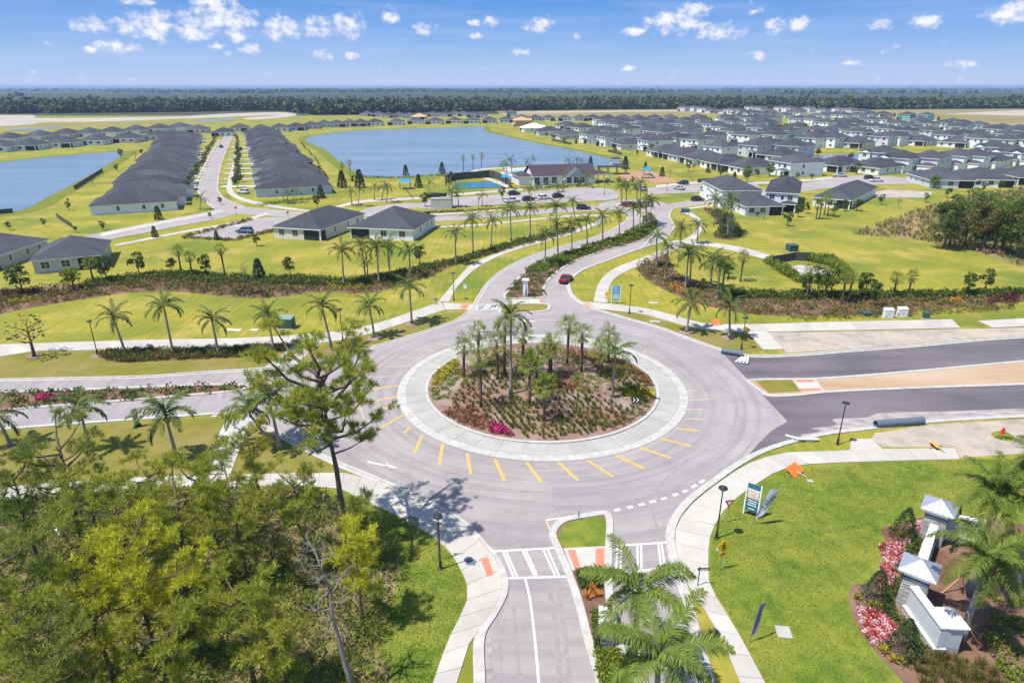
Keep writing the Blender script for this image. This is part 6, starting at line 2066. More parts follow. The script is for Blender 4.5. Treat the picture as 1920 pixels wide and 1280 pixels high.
# palmetto fans
q = P[sel >= 0.76]
m = 44
C = np.repeat(np.column_stack([q, np.full(len(q), 0.1)]), m, 0)
grp = rng.uniform(0, 6.28, (len(q), 4))
ch = rng.integers(0, 4, len(q) * m)
ga_ = grp[np.repeat(np.arange(len(q)), m), ch]
hubd = np.column_stack([np.cos(ga_), np.sin(ga_), np.full(len(ga_), 0.9)])
hub = C + unit(hubd) * np.repeat(rng.uniform(0.5, 1.1, len(q)), m)[:, None]
a = rng.uniform(0, 6.28, len(hub))
D = np.column_stack([np.cos(a), np.sin(a), rng.uniform(-0.2, 0.6, len(hub))]) + hubd * 0.5
stuff('palmetto', blades(hub, D, rng.uniform(0.4, 0.65, len(hub)), 0.045), 'fan_leaf', 'saw palmetto fans under the near pines')
# leaning log
b0, b1 = G(102, 990), G(116, 1008)
MB().tube([(b0.x, b0.y, 0.3), ((b0.x + b1.x) / 2, (b0.y + b1.y) / 2, 0.25), (b1.x, b1.y, 0.15)], [0.12, 0.15, 0.1], 7).build('fallen_log', 'plastic_white')
tag(bpy.data.objects[-1] if False else [o for o in bpy.data.objects if o.name.startswith('fallen_log')][0], 'bleached fallen log in the left of the wood', 'log')
# wild grass of the right thicket
P = rand_in(WILD, 2600)
stuff('wild_grass', tufts(P, rng.uniform(0.8, 1.8, len(P)), 16, 0.9, 0.16), 'leaf_dry', 'tall straw grass round the right thicket')
P = rand_in(WILD, 1500)
stuff('wild_grass', clumps(P, 2.2, rng.uniform(0.6, 1.6, len(P)), 16, 0.55, 0.28), 'leaf_light', 'green scrub round the right thicket')
# nursery rows in the estate
spread('shrub_mass', sub([(1435, 246), (1460, 238), (1510, 236), (1515, 244), (1470, 248)]), 240, 4.0, 3.2, 'leaf_olive', 'clump of nursery palms between the right estate houses', 18, 1.6, 0.7)

# short turf of the near lawns
LAWN_N = GL([(1336, 1000), (1366, 953), (1398, 925), (1467, 883), (1613, 868), (1800, 863), (1930, 860), (1930, 955), (1760, 958), (1650, 982), (1655, 1045), (1592, 1095), (1588, 1140), (1640, 1228), (1690, 1285), (1440, 1285), (1388, 1192), (1333, 1096)])
P = rand_in(LAWN_N, 34000)
stuff('turf', tufts(P, rng.uniform(0.03, 0.08, len(P)), 5, 1.3, 0.028, z0=0.01), 'turf_blade', 'short green turf of the near right lawn')
LAWN_S = GL([(726, 1160), (752, 1090), (756, 1040), (704, 990), (654, 960), (640, 920), (723, 960), (767, 980), (807, 1006), (838, 1031), (858, 1061), (875, 1101), (875, 1121), (855, 1168), (828, 1224), (808, 1283), (740, 1283), (710, 1215)])
P = rand_in(LAWN_S, 9000)
stuff('turf', tufts(P, rng.uniform(0.03, 0.08, len(P)), 5, 1.3, 0.028, z0=0.01), 'turf_blade', 'short green turf between the wood and the near left pavement')
isl_spread([(830, 740), (860, 690), (960, 650), (1080, 650), (1180, 690), (1215, 740), (1150, 790), (1000, 800), (870, 775)], 220, 0.5, 0.3, 'leaf_olive', 'scattered low tufts over the whole island', 12, 0.22, 0.1)
isl_spread([(830, 740), (860, 690), (960, 650), (1080, 650), (1180, 690), (1215, 740), (1150, 790), (1000, 800), (870, 775)], 120, 0.7, 0.35, 'leaf_dry', 'dry grass clumps over the whole island', 12, 0.25, 0.1)

isl_spread([(850, 700), (930, 665), (1000, 655), (1010, 690), (940, 710), (870, 730)], 130, 1.0, 0.45, 'leaf_light', 'green shrubs at the back left of the island')
isl_spread([(1090, 690), (1160, 672), (1210, 700), (1220, 735), (1160, 740), (1110, 720)], 120, 0.9, 0.42, 'leaf_light', 'green shrubs at the back right of the island')
isl_rows([(870, 765), (900, 750), (960, 755), (1000, 790), (990, 815), (930, 790)], 0.8, 'leaf_olive', 'olive grass tufts behind the magenta flowers')
isl_rows([(1000, 760), (1080, 735), (1150, 750), (1190, 770), (1150, 800), (1080, 815), (1010, 800)], 0.85, 'leaf_olive', 'olive grass tufts across the front right of the island')
isl_spread([(1060, 655), (1130, 662), (1200, 690), (1180, 700), (1110, 680), (1060, 672)], 90, 0.9, 0.35, 'shrub_rust', 'rust red ground cover at the back of the island')
isl_spread([(1180, 690), (1215, 700), (1232, 725), (1215, 722)], 50, 0.9, 0.35, 'shrub_rust', 'rust red ground cover at the right of the island')

isl_spread([(806, 740), (815, 700), (850, 670), (870, 690), (850, 730), (830, 760)], 120, 0.7, 0.35, 'leaf_light', 'yellow-green ground cover along the left rim of the island', 16, 0.24, 0.14)
isl_spread([(1180, 760), (1215, 735), (1225, 750), (1190, 785), (1150, 805), (1140, 795)], 60, 0.7, 0.3, 'leaf_olive', 'olive ground cover along the right rim of the island', 16, 0.24, 0.14)
isl_spread([(930, 725), (1000, 705), (1080, 700), (1140, 725), (1100, 745), (1000, 750)], 150, 0.7, 0.35, 'leaf_light', 'green ground cover in the middle of the island', 16, 0.24, 0.14)

# ------------------------------------------------------------------ street lamps
def lamp_post(px, py, pt, label, scale=1.0):
    p = G(px, py)
    h = HT(px, py, pt)
    root = empty('street_lamp', (p.x, p.y, 0))
    tag(root, label, 'lamp', 'black street lamps')
    MB().tube([(0, 0, 0), (0, 0, 0.12), (0, 0, 0.16), (0, 0, 0.75), (0, 0, 0.82)], [0.19, 0.19, 0.13, 0.11, 0.075], 10).build('base', 'metal_dark', root)
    MB().tube([(0, 0, 0.8), (0, 0, h - 0.45)], [0.07, 0.052], 8).build('pole', 'metal_dark', root)
    hd = MB().tube([(0, 0, h - 0.47), (0, 0, h - 0.40), (0, 0, h - 0.12), (0, 0, h - 0.10), (0, 0, h - 0.02), (0, 0, h + 0.04), (0, 0, h + 0.12)], [0.06, 0.12, 0.14, 0.40, 0.36, 0.12, 0.03], 14).build('lamp_head', 'metal_dark', root)
    MB().tube([(0, 0, h - 0.36), (0, 0, h - 0.14)], 0.143, 12).build('lens', 'lamp_lens', hd)
    return root


for q in [(826, 1066, 966, 'black street lamp on the grass beside the near left pavement'), (1343, 1009, 913, 'black street lamp on the near lawn beside the banner'), (1570, 833, 754, 'black street lamp between the dark road and the near lawn'),
          (183, 665, 601, 'black street lamp on the left pavement at the bed end'), (643, 640, 579, 'black street lamp on the pavement right of the green cabinet'), (851, 563, 511, 'black street lamp beside the avenue path'),
          (1180, 588, 534, 'black street lamp right of the blue and green board'), (1390, 655, 595, 'black street lamp above the loose culvert pipe'), (1032, 428, 400, 'black street lamp on the lawn above the avenue'), (1338, 425, 400, 'black street lamp left of the porch house clump'),
          (897, 393, 364, 'black street lamp by the clubhouse car park hedge'), (1023, 377, 350, 'black street lamp in the clubhouse car park'), (1133, 366, 343, 'black street lamp on the car park island'), (1256, 334, 318, 'black street lamp behind the playground'), (1250, 358, 345, 'black street lamp in the right car park')]:
    lamp_post(*q)


# ------------------------------------------------------------------ cars
def car(px, py, heading, paint, label, kind='suv', name='car'):
    """heading: radians, direction of the nose, 0 = away from the viewer"""
    p = G(px, py)
    root = empty(name, (p.x, p.y, 0.07), -heading)
    tag(root, label, 'car' if kind != 'pickup' else 'pickup', 'cars in view')
    L, W = (4.6, 0.92) if kind != 'pickup' else (5.5, 0.97)
    zb = 1.0 if kind == 'suv' else 0.92
    zr = 1.68 if kind == 'suv' else (1.46 if kind == 'sedan' else 1.82)
    st = [(-L / 2, 0.42, 0.80, 0.78), (-L / 2 + 0.12, 0.30, zb - 0.06, 0.88), (-L / 2 + 0.9, 0.24, zb, 0.98), (0, 0.24, zb, 1.0), (L / 2 - 1.25, 0.24, zb - 0.02, 0.99), (L / 2 - 0.3, 0.28, zb - 0.2, 0.9), (L / 2, 0.40, 0.66, 0.74)]
    if kind == 'pickup':
        st = [(-L / 2, 0.5, 1.02, 0.95), (-L / 2 + 0.2, 0.4, 1.08, 1), (-0.6, 0.36, 1.08, 1), (0, 0.36, 1.08, 1.0), (L / 2 - 1.3, 0.36, 1.08, 1), (L / 2 - 0.3, 0.4, 0.98, 0.95), (L / 2, 0.5, 0.8, 0.85)]
        zb = 1.08
    vs, n = [], 8
    for (y, z0, z1, k) in st:
        w = W * k
        zm = z0 + (z1 - z0) * 0.55
        vs += [(-w * 0.88, y, z0), (-w, y, zm), (-w * 0.96, y, z1 - 0.08), (-w * 0.86, y, z1), (w * 0.86, y, z1), (w * 0.96, y, z1 - 0.08), (w, y, zm), (w * 0.88, y, z0)]
    fs = []
    for i in range(len(st) - 1):
        for k in range(n):
            fs.append((i * n + k, i * n + (k + 1) % n, (i + 1) * n + (k + 1) % n, (i + 1) * n + k))
    fs += [tuple(range(n)), tuple(range((len(st) - 1) * n, len(st) * n))]
    MB().add(vs, fs).build('body', 'paint_' + paint + '_car', root, smooth_=False)
    y0, y1 = (-L / 2 + 0.25, L / 2 - 1.25) if kind == 'suv' else ((-L / 2 + 0.75, L / 2 - 1.3) if kind == 'sedan' else (-0.75, L / 2 - 1.55))
    ty0, ty1 = y0 + (0.35 if kind == 'suv' else 0.75 if kind == 'sedan' else 0.15), y1 - 0.75
    wb, wt = W * 0.88, W * 0.70
    c = [(-wb, y0, zb - 0.01), (wb, y0, zb - 0.01), (wb, y1, zb - 0.01), (-wb, y1, zb - 0.01), (-wt, ty0, zr - 0.05), (wt, ty0, zr - 0.05), (wt, ty1, zr - 0.05), (-wt, ty1, zr - 0.05)]
    MB().add(c, [(0, 1, 5, 4), (1, 2, 6, 5), (2, 3, 7, 6), (3, 0, 4, 7), (4, 5, 6, 7)]).build('windows', 'glass_dark', root)
    MB().add([(-wt * 1.02, ty0 - 0.05, zr - 0.04), (wt * 1.02, ty0 - 0.05, zr - 0.04), (wt * 1.02, ty1 + 0.05, zr - 0.04), (-wt * 1.02, ty1 + 0.05, zr - 0.04), (-wt * 0.9, ty0 + 0.05, zr), (wt * 0.9, ty0 + 0.05, zr), (wt * 0.9, ty1 - 0.1, zr), (-wt * 0.9, ty1 - 0.1, zr)],
             [(0, 1, 5, 4), (1, 2, 6, 5), (2, 3, 7, 6), (3, 0, 4, 7), (4, 5, 6, 7), (3, 2, 1, 0)]).build('roof_panel', 'paint_' + paint + '_car', root)
    pil = MB()
    for s in (-1, 1):
        for (ya, yb) in ((y0, ty0), (y1, ty1), ((y0 + y1) / 2 - 0.1, (ty0 + ty1) / 2)):
            pil.tube([(s * wb * 1.005, ya, zb), (s * wt * 1.01, yb, zr - 0.04)], 0.04, 4)
    pil.build('pillars', 'paint_' + paint + '_car', root)
    if kind == 'pickup':
        MB().box(-W * 0.78, W * 0.78, -L / 2 + 0.15, -0.85, 1.0, 1.095).build('cargo_bed', 'metal_dark', root)
    for s in (-1, 1):
        for y in (-L / 2 + 0.85, L / 2 - 0.9):
            t = MB().tube([(-0.11, 0, 0), (0.11, 0, 0)], 0.35, 12).build('wheel', 'rubber', root, (s * (W - 0.08), y, 0.33))
            MB().tube([(-0.125, 0, 0), (0.125, 0, 0)], 0.21, 10).build('rim', 'rim', t)
        MB().box(-0.17, 0.17, -0.05, 0.05, -0.08, 0.08).build('headlight', 'headlamp', root, (s * W * 0.62, L / 2 - 0.1, 0.68))
        MB().box(-0.15, 0.15, -0.05, 0.05, -0.1, 0.1).build('tail_light', 'lamp_red', root, (s * W * 0.66, -L / 2 + 0.04, 0.78))
        MB().box(-0.1, 0.1, -0.05, 0.05, -0.07, 0.07).build('mirror', 'paint_' + paint + '_car', root, (s * (W + 0.05), y1 - 0.25, zb + 0.08))
    MB().box(-W * 0.72, W * 0.72, -0.06, 0.06, 0.3, 0.5).build('bumper', 'metal_dark', root, (0, -L / 2 + 0.02, 0))
    MB().box(-W * 0.66, W * 0.66, -0.06, 0.06, 0.3, 0.48).build('bumper', 'metal_dark', root, (0, L / 2 - 0.02, 0))
    return root


car(1061, 528, R(22), 'red', 'dark red car driving up the palm avenue', 'sedan')
car(459, 437, R(-80), 'blue', 'steel blue car parked in the small car park')
car(1094, 393, R(88), 'navy', 'dark car on the collector road before the far roundabout')
car(1308, 377, R(85), 'black', 'black car on the road beside the porch house clump')
car(964, 366, R(60), 'navy', 'dark car parked nearest the tennis court')
car(961, 380, R(60), 'white', 'white pickup parked at the car park hedge', 'pickup', 'pickup_truck')
car(991, 377, R(60), 'black', 'black car parked right of the white pickup')
car(1020, 374, R(60), 'white', 'white car parked in the clubhouse car park')
car(1047, 371, R(60), 'black', 'dark car parked right of the white car')
car(1203, 357, R(-30), 'silver', 'silver car parked right of the far roundabout palms')
car(1273, 356, R(-40), 'silver', 'silver car in the right car park', 'sedan')
car(1280, 346, R(-70), 'navy', 'dark car at the back of the right car park')
car(370, 302, R(75), 'white', 'white car on a left villa driveway, nearer of two')
car(380, 291, R(75), 'white', 'white car on a left villa driveway, farther of two')
car(356, 325, R(75), 'navy', 'dark car on a left villa driveway')
car(457, 363, R(-70), 'white', 'white car on the first right villa driveway')
car(443, 337, R(-70), 'black', 'dark car on the second right villa driveway')
car(448, 281, R(-70), 'navy', 'dark car far up the right villa driveways')
car(415, 277, R(-12), 'black', 'dark car driving down the villa street')
car(1575, 332, R(-75), 'silver', 'silver pickup parked by the long white house', 'pickup', 'pickup_truck')
car(1643, 341, R(80), 'white', 'white pickup parked on the right lane', 'pickup', 'pickup_truck')
car(1630, 336, R(80), 'navy', 'dark car parked behind the white pickup')


# ------------------------------------------------------------------ signs, flags
def text_mesh(s, size, mat_, parent, M4, shear=0.0):
    cu = bpy.data.curves.new('lettering', 'FONT')
    cu.body = s
    cu.size = size
    cu.align_x = 'CENTER'
    cu.align_y = 'CENTER'
    cu.shear = shear
    cu.extrude = 0.004
    t = bpy.data.objects.new('lettering', cu)
    COL.objects.link(t)
    dg = bpy.context.evaluated_depsgraph_get()
    me = bpy.data.meshes.new_from_object(t.evaluated_get(dg))
    bpy.data.objects.remove(t)
    o = link('lettering', me, mat_, parent)
    me.materials.clear()
    me.materials.append(MAT[mat_])
    o.matrix_local = M4
    return o


FRONT = Matrix.Rotation(R(90), 4, 'X')          # lettering upright, read from -y


def sign(px, py, pt, label, cat='sign', rz=0.0, name='road_sign'):
    p = G(px, py)
    root = empty(name, (p.x, p.y, 0), rz)
    tag(root, label, cat)
    return root, HT(px, py, pt)


def post(root, h, x=0.0, r=0.032, mt='metal_grey', nm='post'):
    MB().tube([(x, 0, 0), (x, 0, h)], r, 6).build(nm, mt, root)


def plate(root, pts, z, mt, y=-0.045, nm='plate', t=0.012):
    """upright plate from (x, z) outline"""
    n = len(pts)
    vs = [(a, y - t, z + b) for a, b in pts] + [(a, y + t, z + b) for a, b in pts]
    return MB().add(vs, [tuple(range(n)), tuple(range(2 * n - 1, n - 1, -1))] + [(i, (i + 1) % n, n + (i + 1) % n, n + i) for i in range(n)]).build(nm, mt, root)


def diamond(s):
    return [(-s, 0), (0, -s), (s, 0), (0, s)]


# pedestrian crossing sign with arrow plaque
root, h = sign(1350, 1068, 1014, 'yellow diamond pedestrian sign with arrow plaque on the near lawn', rz=R(12))
post(root, h - 0.3)
pl = plate(root, diamond(0.58), h - 0.45, 'sign_yellow')
m_ = MB()
for (x0, x1, z0, z1) in ((-0.05, 0.05, 0.24, 0.35),):
    m_.box(x0, x1, -0.075, -0.062, h - 0.45 + z0, h - 0.45 + z1)
for a, b, r in (((0.0, 0.2), (0.0, -0.05), 0.06), ((0, -0.05), (-0.14, -0.32), 0.04), ((0, -0.05), (0.12, -0.32), 0.04), ((0, 0.16), (-0.17, 0.0), 0.03), ((0, 0.16), (0.16, 0.03), 0.03)):
    m_.tube([(a[0], -0.068, h - 0.45 + a[1]), (b[0], -0.068, h - 0.45 + b[1])], r, 4)
m_.build('walking_figure', 'black_print', pl)
p2 = plate(root, [(-0.32, -0.16), (0.32, -0.16), (0.32, 0.16), (-0.32, 0.16)], h - 1.2, 'sign_yellow')
MB().add([(-0.2, -0.07, h - 1.26), (0.12, -0.07, h - 1.10), (0.16, -0.07, h - 1.18), (-0.16, -0.07, h - 1.32)], [(0, 1, 2, 3)]).build('arrow', 'black_print', p2)
plate(root, [(-0.55, -0.2), (-0.32, -0.32), (-0.32, 0.05), (-0.5, 0.0)], h - 0.62, 'sign_white', y=0.05)
# far pedestrian sign
root, h = sign(1137, 567, 548, 'small yellow diamond sign beside the curved right path')
post(root, h)
plate(root, diamond(0.5), h - 0.3, 'sign_yellow')
plate(root, [(-0.25, -0.15), (0.25, -0.15), (0.25, 0.15), (-0.25, 0.15)], h - 1.0, 'sign_yellow')
# yield signs
for (px, py, pt, lab, rz, red) in ((1362, 979, 936, 'red and white triangular yield sign on the near lawn', R(10), True), (822, 1050, 978, 'grey back of a triangular sign beside the near left lamp', R(180), False), (818, 571, 558, 'triangular yield sign back at the avenue path fork', R(180), False)):
    root, h = sign(px, py, pt, lab, rz=rz)
    post(root, h)
    s = 0.46
    pl = plate(root, [(-s, 0.36), (0, -0.44), (s, 0.36)], h - 0.4, 'sign_red' if red else 'metal_grey')
    if red:
        MB().add([(-s * 0.55, -0.062, h - 0.4 + 0.24), (0, -0.062, h - 0.4 - 0.2), (s * 0.55, -0.062, h - 0.4 + 0.24)], [(0, 1, 2)]).build('white_field', 'sign_white', pl)
    else:
        plate(root, [(-0.25, -0.1), (0.25, -0.1), (0.25, 0.1), (-0.25, 0.1)], h - 1.15, 'metal_grey')
# chevron on the island
p = G(1190, 781, 0.2)
root = empty('road_sign', (p.x, p.y, 0.2))
tag(root, 'black and white chevron sign on the right of the island', 'sign')
post(root, 2.3)
pl = plate(root, [(-0.52, -0.32), (0.52, -0.32), (0.52, 0.32), (-0.52, 0.32)], 2.2, 'black_print')
for dx in (-0.2, 0.22):
    MB().add([(dx - 0.22, -0.063, 2.2 + 0.27), (dx - 0.04, -0.063, 2.2 + 0.27), (dx + 0.16, -0.063, 2.2), (dx - 0.04, -0.063, 2.2 - 0.27), (dx - 0.22, -0.063, 2.2 - 0.27), (dx - 0.02, -0.063, 2.2)], [(0, 1, 2, 5), (5, 2, 3, 4)]).build('chevron', 'sign_white', pl)
# two-post board seen from behind
root, h = sign(777, 1005, 968, 'grey backed board sign on two posts beside the near left pavement', rz=R(160))
for x in (-0.42, 0.42):
    post(root, h, x, 0.05)
plate(root, [(-0.5, -0.45), (0.5, -0.45), (0.5, 0.45), (-0.5, 0.45)], h - 0.5, 'metal_grey', nm='board')
# banner frame with portrait panel
A, B = G(1397, 962), G(1416, 972)
h = HT(1400, 964, 905)
root = empty('banner_sign', ((A.x + B.x) / 2, (A.y + B.y) / 2, 0), R(-38))
tag(root, 'tall teal banner sign with a picture panel on white posts', 'banner')
for x in (-0.62, 0.62):
    MB().box(x - 0.06, x + 0.06, -0.06, 0.06, 0, h).build('post', 'sign_white', root)
bp_ = MB().box(-0.56, 0.56, -0.02, 0.02, 0.5, h - 0.02).build('panel', 'sign_teal', root)
MB().box(-0.5, 0.5, -0.028, -0.021, h * 0.55, h * 0.80).build('picture', 'sign_skin', bp_)
MB().box(-0.56, 0.56, -0.03, -0.022, h * 0.80, h * 0.84).build('picture', 'sign_white', bp_)
for k, (z, w) in enumerate([(0.47, 0.42), (0.40, 0.36), (0.33, 0.40), (0.22, 0.28)]):
    MB().box(-w, w, -0.028, -0.021, h * z, h * z + 0.09).build('print_line', 'sign_white', bp_)


# feather flags
def feather(px, py, pt, label, rz, mt, lean, word=None, w=0.75, shape=1.0):
    p = G(px, py)
    h = HT(px, py, pt)
    root = empty('feather_flag', (p.x, p.y, 0), rz)
    tag(root, label, 'flag')
    MB().tube([(0, 0, 0), (lean * 0.3, 0, h * 0.35), (lean * 0.7, 0, h * 0.75), (lean, 0, h * 0.97), (lean + w * 0.8, 0, h * 0.99)], [0.03, 0.025, 0.02, 0.012, 0.006], 6).build('pole', 'metal_grey', root)
    vs, fs = [], []
    n = 14
    for k in range(n):
        t = k / (n - 1)
        z = h * (0.2 + 0.79 * t)
        xl = lean * (0.2 + 0.8 * t) * t ** 0.15
        ww = w * (0.55 + 0.45 * t) * min(1, (t + 0.03) * 5) ** 0.5
        if t > 0.9:
            ww *= 1.0 + (t - 0.9) * 1.5
        wy = 0.07 * math.sin(t * 6)
        vs += [(xl, wy * 0.2, z), (xl + ww * 0.5, wy, z - 0.04), (xl + ww, -wy, z - 0.1 * (1 - t) + (0.0 if t < 0.95 else -0.12))]
    for k in range(n - 1):
        for j in range(2):
            a = k * 3 + j
            fs.append((a, a + 1, a + 4, a + 3))
    cl = MB().add(vs, fs).build('cloth', mt, root, smooth_=True)
    if word:
        M4 = Matrix.Translation((lean * 0.66 + w * 0.36, -0.10, h * 0.64)) @ Matrix.Rotation(R(-62), 4, 'Y') @ FRONT
        text_mesh(word, 0.74, 'black_print', cl, M4, 0.3)
    return root


feather(1412, 982, 913, 'white feather flag with dark script lettering on the near lawn', R(-10), 'flag_cloth', 0.95, 'Lakes', 0.85)
feather(1405, 1204, 1134, 'purple and white feather flag at the left of the near lawn', R(20), 'flag_purple', 0.35, None, 0.55)
# street name blade
root, h = sign(1308, 1098, 1062, 'dark street name blade sign beside the descending pavement', rz=R(0))
post(root, h, 0, 0.04, 'metal_dark')
bl = MB().box(-0.15, 0.75, -0.02, 0.02, h - 0.32, h - 0.10).build('blade', 'metal_dark', root)
for k in range(6):
    MB().box(0.02 + k * 0.11, 0.09 + k * 0.11, -0.026, -0.021, h - 0.25, h - 0.17).build('lettering', 'sign_white', bl)
# coloured sales board on the far right lawn
root, h = sign(1154, 569, 535, 'blue and green sales board on two white posts on the right lawn', 'board', name='sales_board')
for x in (-0.75, 0.75):
    MB().box(x - 0.06, x + 0.06, -0.06, 0.06, 0, h).build('post', 'sign_white', root)
MB().box(-0.7, 0.7, -0.02, 0.02, h * 0.58, h).build('picture', 'sign_blue', root)
pn = MB().box(-0.7, 0.7, -0.021, 0.019, h * 0.2, h * 0.575).build('panel', 'sign_green', root)
for k in range(3):
    MB().box(-0.5, 0.5, -0.03, -0.022, h * (0.28 + 0.09 * k), h * (0.32 + 0.09 * k)).build('print_line', 'sign_white', pn)
root, h = sign(1284, 404, 392, 'wide grey board sign on two posts by the narrow path', 'board', name='sales_board')
for x in (-1.2, 1.2):
    post(root, h, x, 0.07)
MB().box(-1.4, 1.4, -0.05, 0.05, h * 0.45, h).build('panel', 'sign_teal', root)
MB().box(-1.4, 1.4, -0.06, 0.06, h, h + 0.18).build('cap', 'metal_grey', root)
# small posts with plates
for (px, py, pt, kind, lab) in [(873, 564, 533, 'w', 'small white plate sign on the avenue verge'), (570, 678, 648, 'p', 'thin bare sign post beside the left crossing ramp'), (541, 411, 396, 's', 'red stop sign at the small car park exit'), (444, 405, 387, 's', 'red sign on a dark post at the villa street corner'), (413, 745, 734, 'w', 'small plate sign on the left median tip'), (1118, 393, 377, 'p', 'thin sign post before the far roundabout'), (1085, 975, 958, 'p', 'short dark marker post on the near splitter tip')]:
    root, h = sign(px, py, pt, lab)
    post(root, h, 0, 0.035, 'metal_dark' if kind in 'ps' else 'metal_grey')
    if kind == 'w':
        plate(root, [(-0.3, -0.38), (0.3, -0.38), (0.3, 0.38), (-0.3, 0.38)], h - 0.4, 'sign_white')
    elif kind == 's':
        plate(root, [(0.38 * math.cos(R(22.5 + 45 * k)), 0.38 * math.sin(R(22.5 + 45 * k))) for k in range(8)], h - 0.4, 'sign_red')
    else:
        plate(root, [(-0.06, -0.2), (0.06, -0.2), (0.06, 0.2), (-0.06, 0.2)], h - 0.22, 'metal_grey')
p = G(258, 800)
root = empty('guide_sign', (p.x, p.y, 0), R(65))
tag(root, 'grey blade-shaped guide sign on the lower left verge', 'sign')
h = HT(258, 800, 766)
MB().box(-0.3, 0.3, -0.05, 0.05, 0.25, h).build('panel', 'metal_grey', root)
MB().box(-0.4, 0.4, -0.15, 0.15, 0, 0.3).build('foot', 'metal_dark', root)


def fallen_sign(px, py, rz, mt, label, s=0.75):
    p = G(px, py)
    root = empty('fallen_sign', (p.x, p.y, 0.05), rz)
    tag(root, label, 'sign')
    M4 = Matrix.Translation((0, 0, 0.32)) @ Matrix.Rotation(R(28), 4, 'X') @ Matrix.Rotation(R(20), 4, 'Z')
    MB().box(-s, s, -s * 0.8, s * 0.8, -0.02, 0.02, 0, M4).build('plate', mt, root)
    for k, (dx, dy) in enumerate([(-0.8, -0.6), (0.5, -1.0), (-0.3, 0.7)]):
        MB().tube([(0, 0, 0.25), (dx * 1.3, dy, 0.03)], 0.035, 5).build('leg', 'metal_grey', root)
    MB().box(0.55, 0.95, -0.2, 0.2, 0.0, 0.12).build('sandbag', 'sign_red', root)


fallen_sign(1489, 886, R(15), 'orange', 'orange roadwork sign lying on the near lawn')
fallen_sign(1753, 840, R(80), 'sign_yellow', 'yellow sign lying at the end of the near pavement', 0.55)
fallen_sign(1343, 608, R(0), 'orange', 'orange roadwork sign on the far right pavement', 0.7)
fallen_sign(1398, 620, R(40), 'sign_yellow', 'yellow sign lying by the spur pavement', 0.5)


# ------------------------------------------------------------------ utility boxes, pipes, small things
def cabinet(px, py, w, d, h, mt, label, rz=0.0, lid=None):
    p = G(px, py)
    root = empty('utility_cabinet', (p.x, p.y, 0), rz)
    tag(root, label, 'cabinet')
    MB().box(-w / 2 - 0.12, w / 2 + 0.12, -d / 2 - 0.12, d / 2 + 0.12, 0, 0.10).build('pad', 'concrete', root)
    MB().box(-w / 2, w / 2, -d / 2, d / 2, 0.10, h).build('body', mt, root)
    MB().add([(-w / 2 - 0.04, -d / 2 - 0.04, h - 0.08), (w / 2 + 0.04, -d / 2 - 0.04, h - 0.08), (w / 2 + 0.04, d / 2 + 0.04, h + 0.1), (-w / 2 - 0.04, d / 2 + 0.04, h + 0.1), (-w / 2 - 0.04, -d / 2 - 0.04, h + 0.02), (w / 2 + 0.04, -d / 2 - 0.04, h + 0.02), (w / 2 + 0.04, d / 2 + 0.04, h + 0.2), (-w / 2 - 0.04, d / 2 + 0.04, h + 0.2)],
             [(0, 1, 5, 4), (1, 2, 6, 5), (2, 3, 7, 6), (3, 0, 4, 7), (4, 5, 6, 7), (3, 2, 1, 0)]).build('lid', lid or mt, root)
    MB().box(-0.06, 0.06, -0.03, 0.03, 0, 0.12).build('latch', 'metal_grey', root, (0, -d / 2 - 0.02, h * 0.5))


cabinet(538, 614, 2.3, 1.7, 1.7, 'box_green', 'large green transformer cabinet on the left lawn', R(-4), 'box_green_top')
cabinet(1484, 471, 2.2, 1.8, 1.5, 'box_green', 'green transformer cabinet on the right lawn', R(10))
cabinet(1664, 595, 1.5, 0.8, 1.4, 'plastic_white', 'white utility cabinet by the right pavement, left of two')
cabinet(1690, 593, 1.5, 0.8, 1.4, 'plastic_white', 'white utility cabinet by the right pavement, right of two')
cabinet(1735, 597, 0.9, 0.7, 1.0, 'box_green', 'small dark green cabinet by the right pavement')
cabinet(1624, 592, 1.4, 1.0, 0.6, 'box_green', 'low green cover left of the white cabinets')


def pipe(a, b, r, label, mt='pipe_grey'):
    A, B = G(*a), G(*b)
    d = (B - A)
    root = empty('culvert_pipe', (A.x, A.y, 0.02), math.atan2(d.y, d.x))
    tag(root, label, 'pipe')
    ln = d.length
    n = 18
    V, Fc = [], []
    for k in range(n):
        t = 2 * math.pi * k / n
        for (x, rr) in ((0, r), (ln, r), (ln, r * 0.86), (0, r * 0.86)):
            V.append((x, rr * math.cos(t), r + rr * math.sin(t)))
    for k in range(n):
        j = (k + 1) % n
        for q in range(4):
            Fc.append((k * 4 + q, k * 4 + (q + 1) % 4, j * 4 + (q + 1) % 4, j * 4 + q))
    MB().add(V, Fc).build('barrel', mt, root)
    nr = int(ln / 0.5)
    for k in range(nr):
        x = (k + 0.5) * ln / nr
        MB().tube([(x - 0.05, 0, r), (x + 0.05, 0, r)], r * 1.05, 18, cap=False).build('corrugation', mt, root)


pipe((1640, 801), (1729, 794), 0.42, 'long dark grey culvert pipe lying along the right kerb')
pipe((1352, 662), (1392, 668), 0.40, 'short dark grey culvert pipe at the edge of the fresh asphalt')
for grp, (x0, y0, cnt, lab) in enumerate([(1386, 674, 4, 'white barrier board in the pile by the short pipe'), (1494, 822, 5, 'white barrier board in the pile on the near right kerb')]):
    for k in range(cnt):
        p = G(x0 + k * 5, y0 + k * 1.4)
        o = MB().box(-1.2, 1.2, -0.14, 0.14, 0, 0.06).build('barrier_board', 'plastic_white', None, (p.x, p.y, 0.04 + 0.065 * k), R(-35 + 9 * k if grp else 50 + 6 * k))
        tag(o, f'{lab}, {ORD[k]} from the left', 'board', 'loose barrier boards')
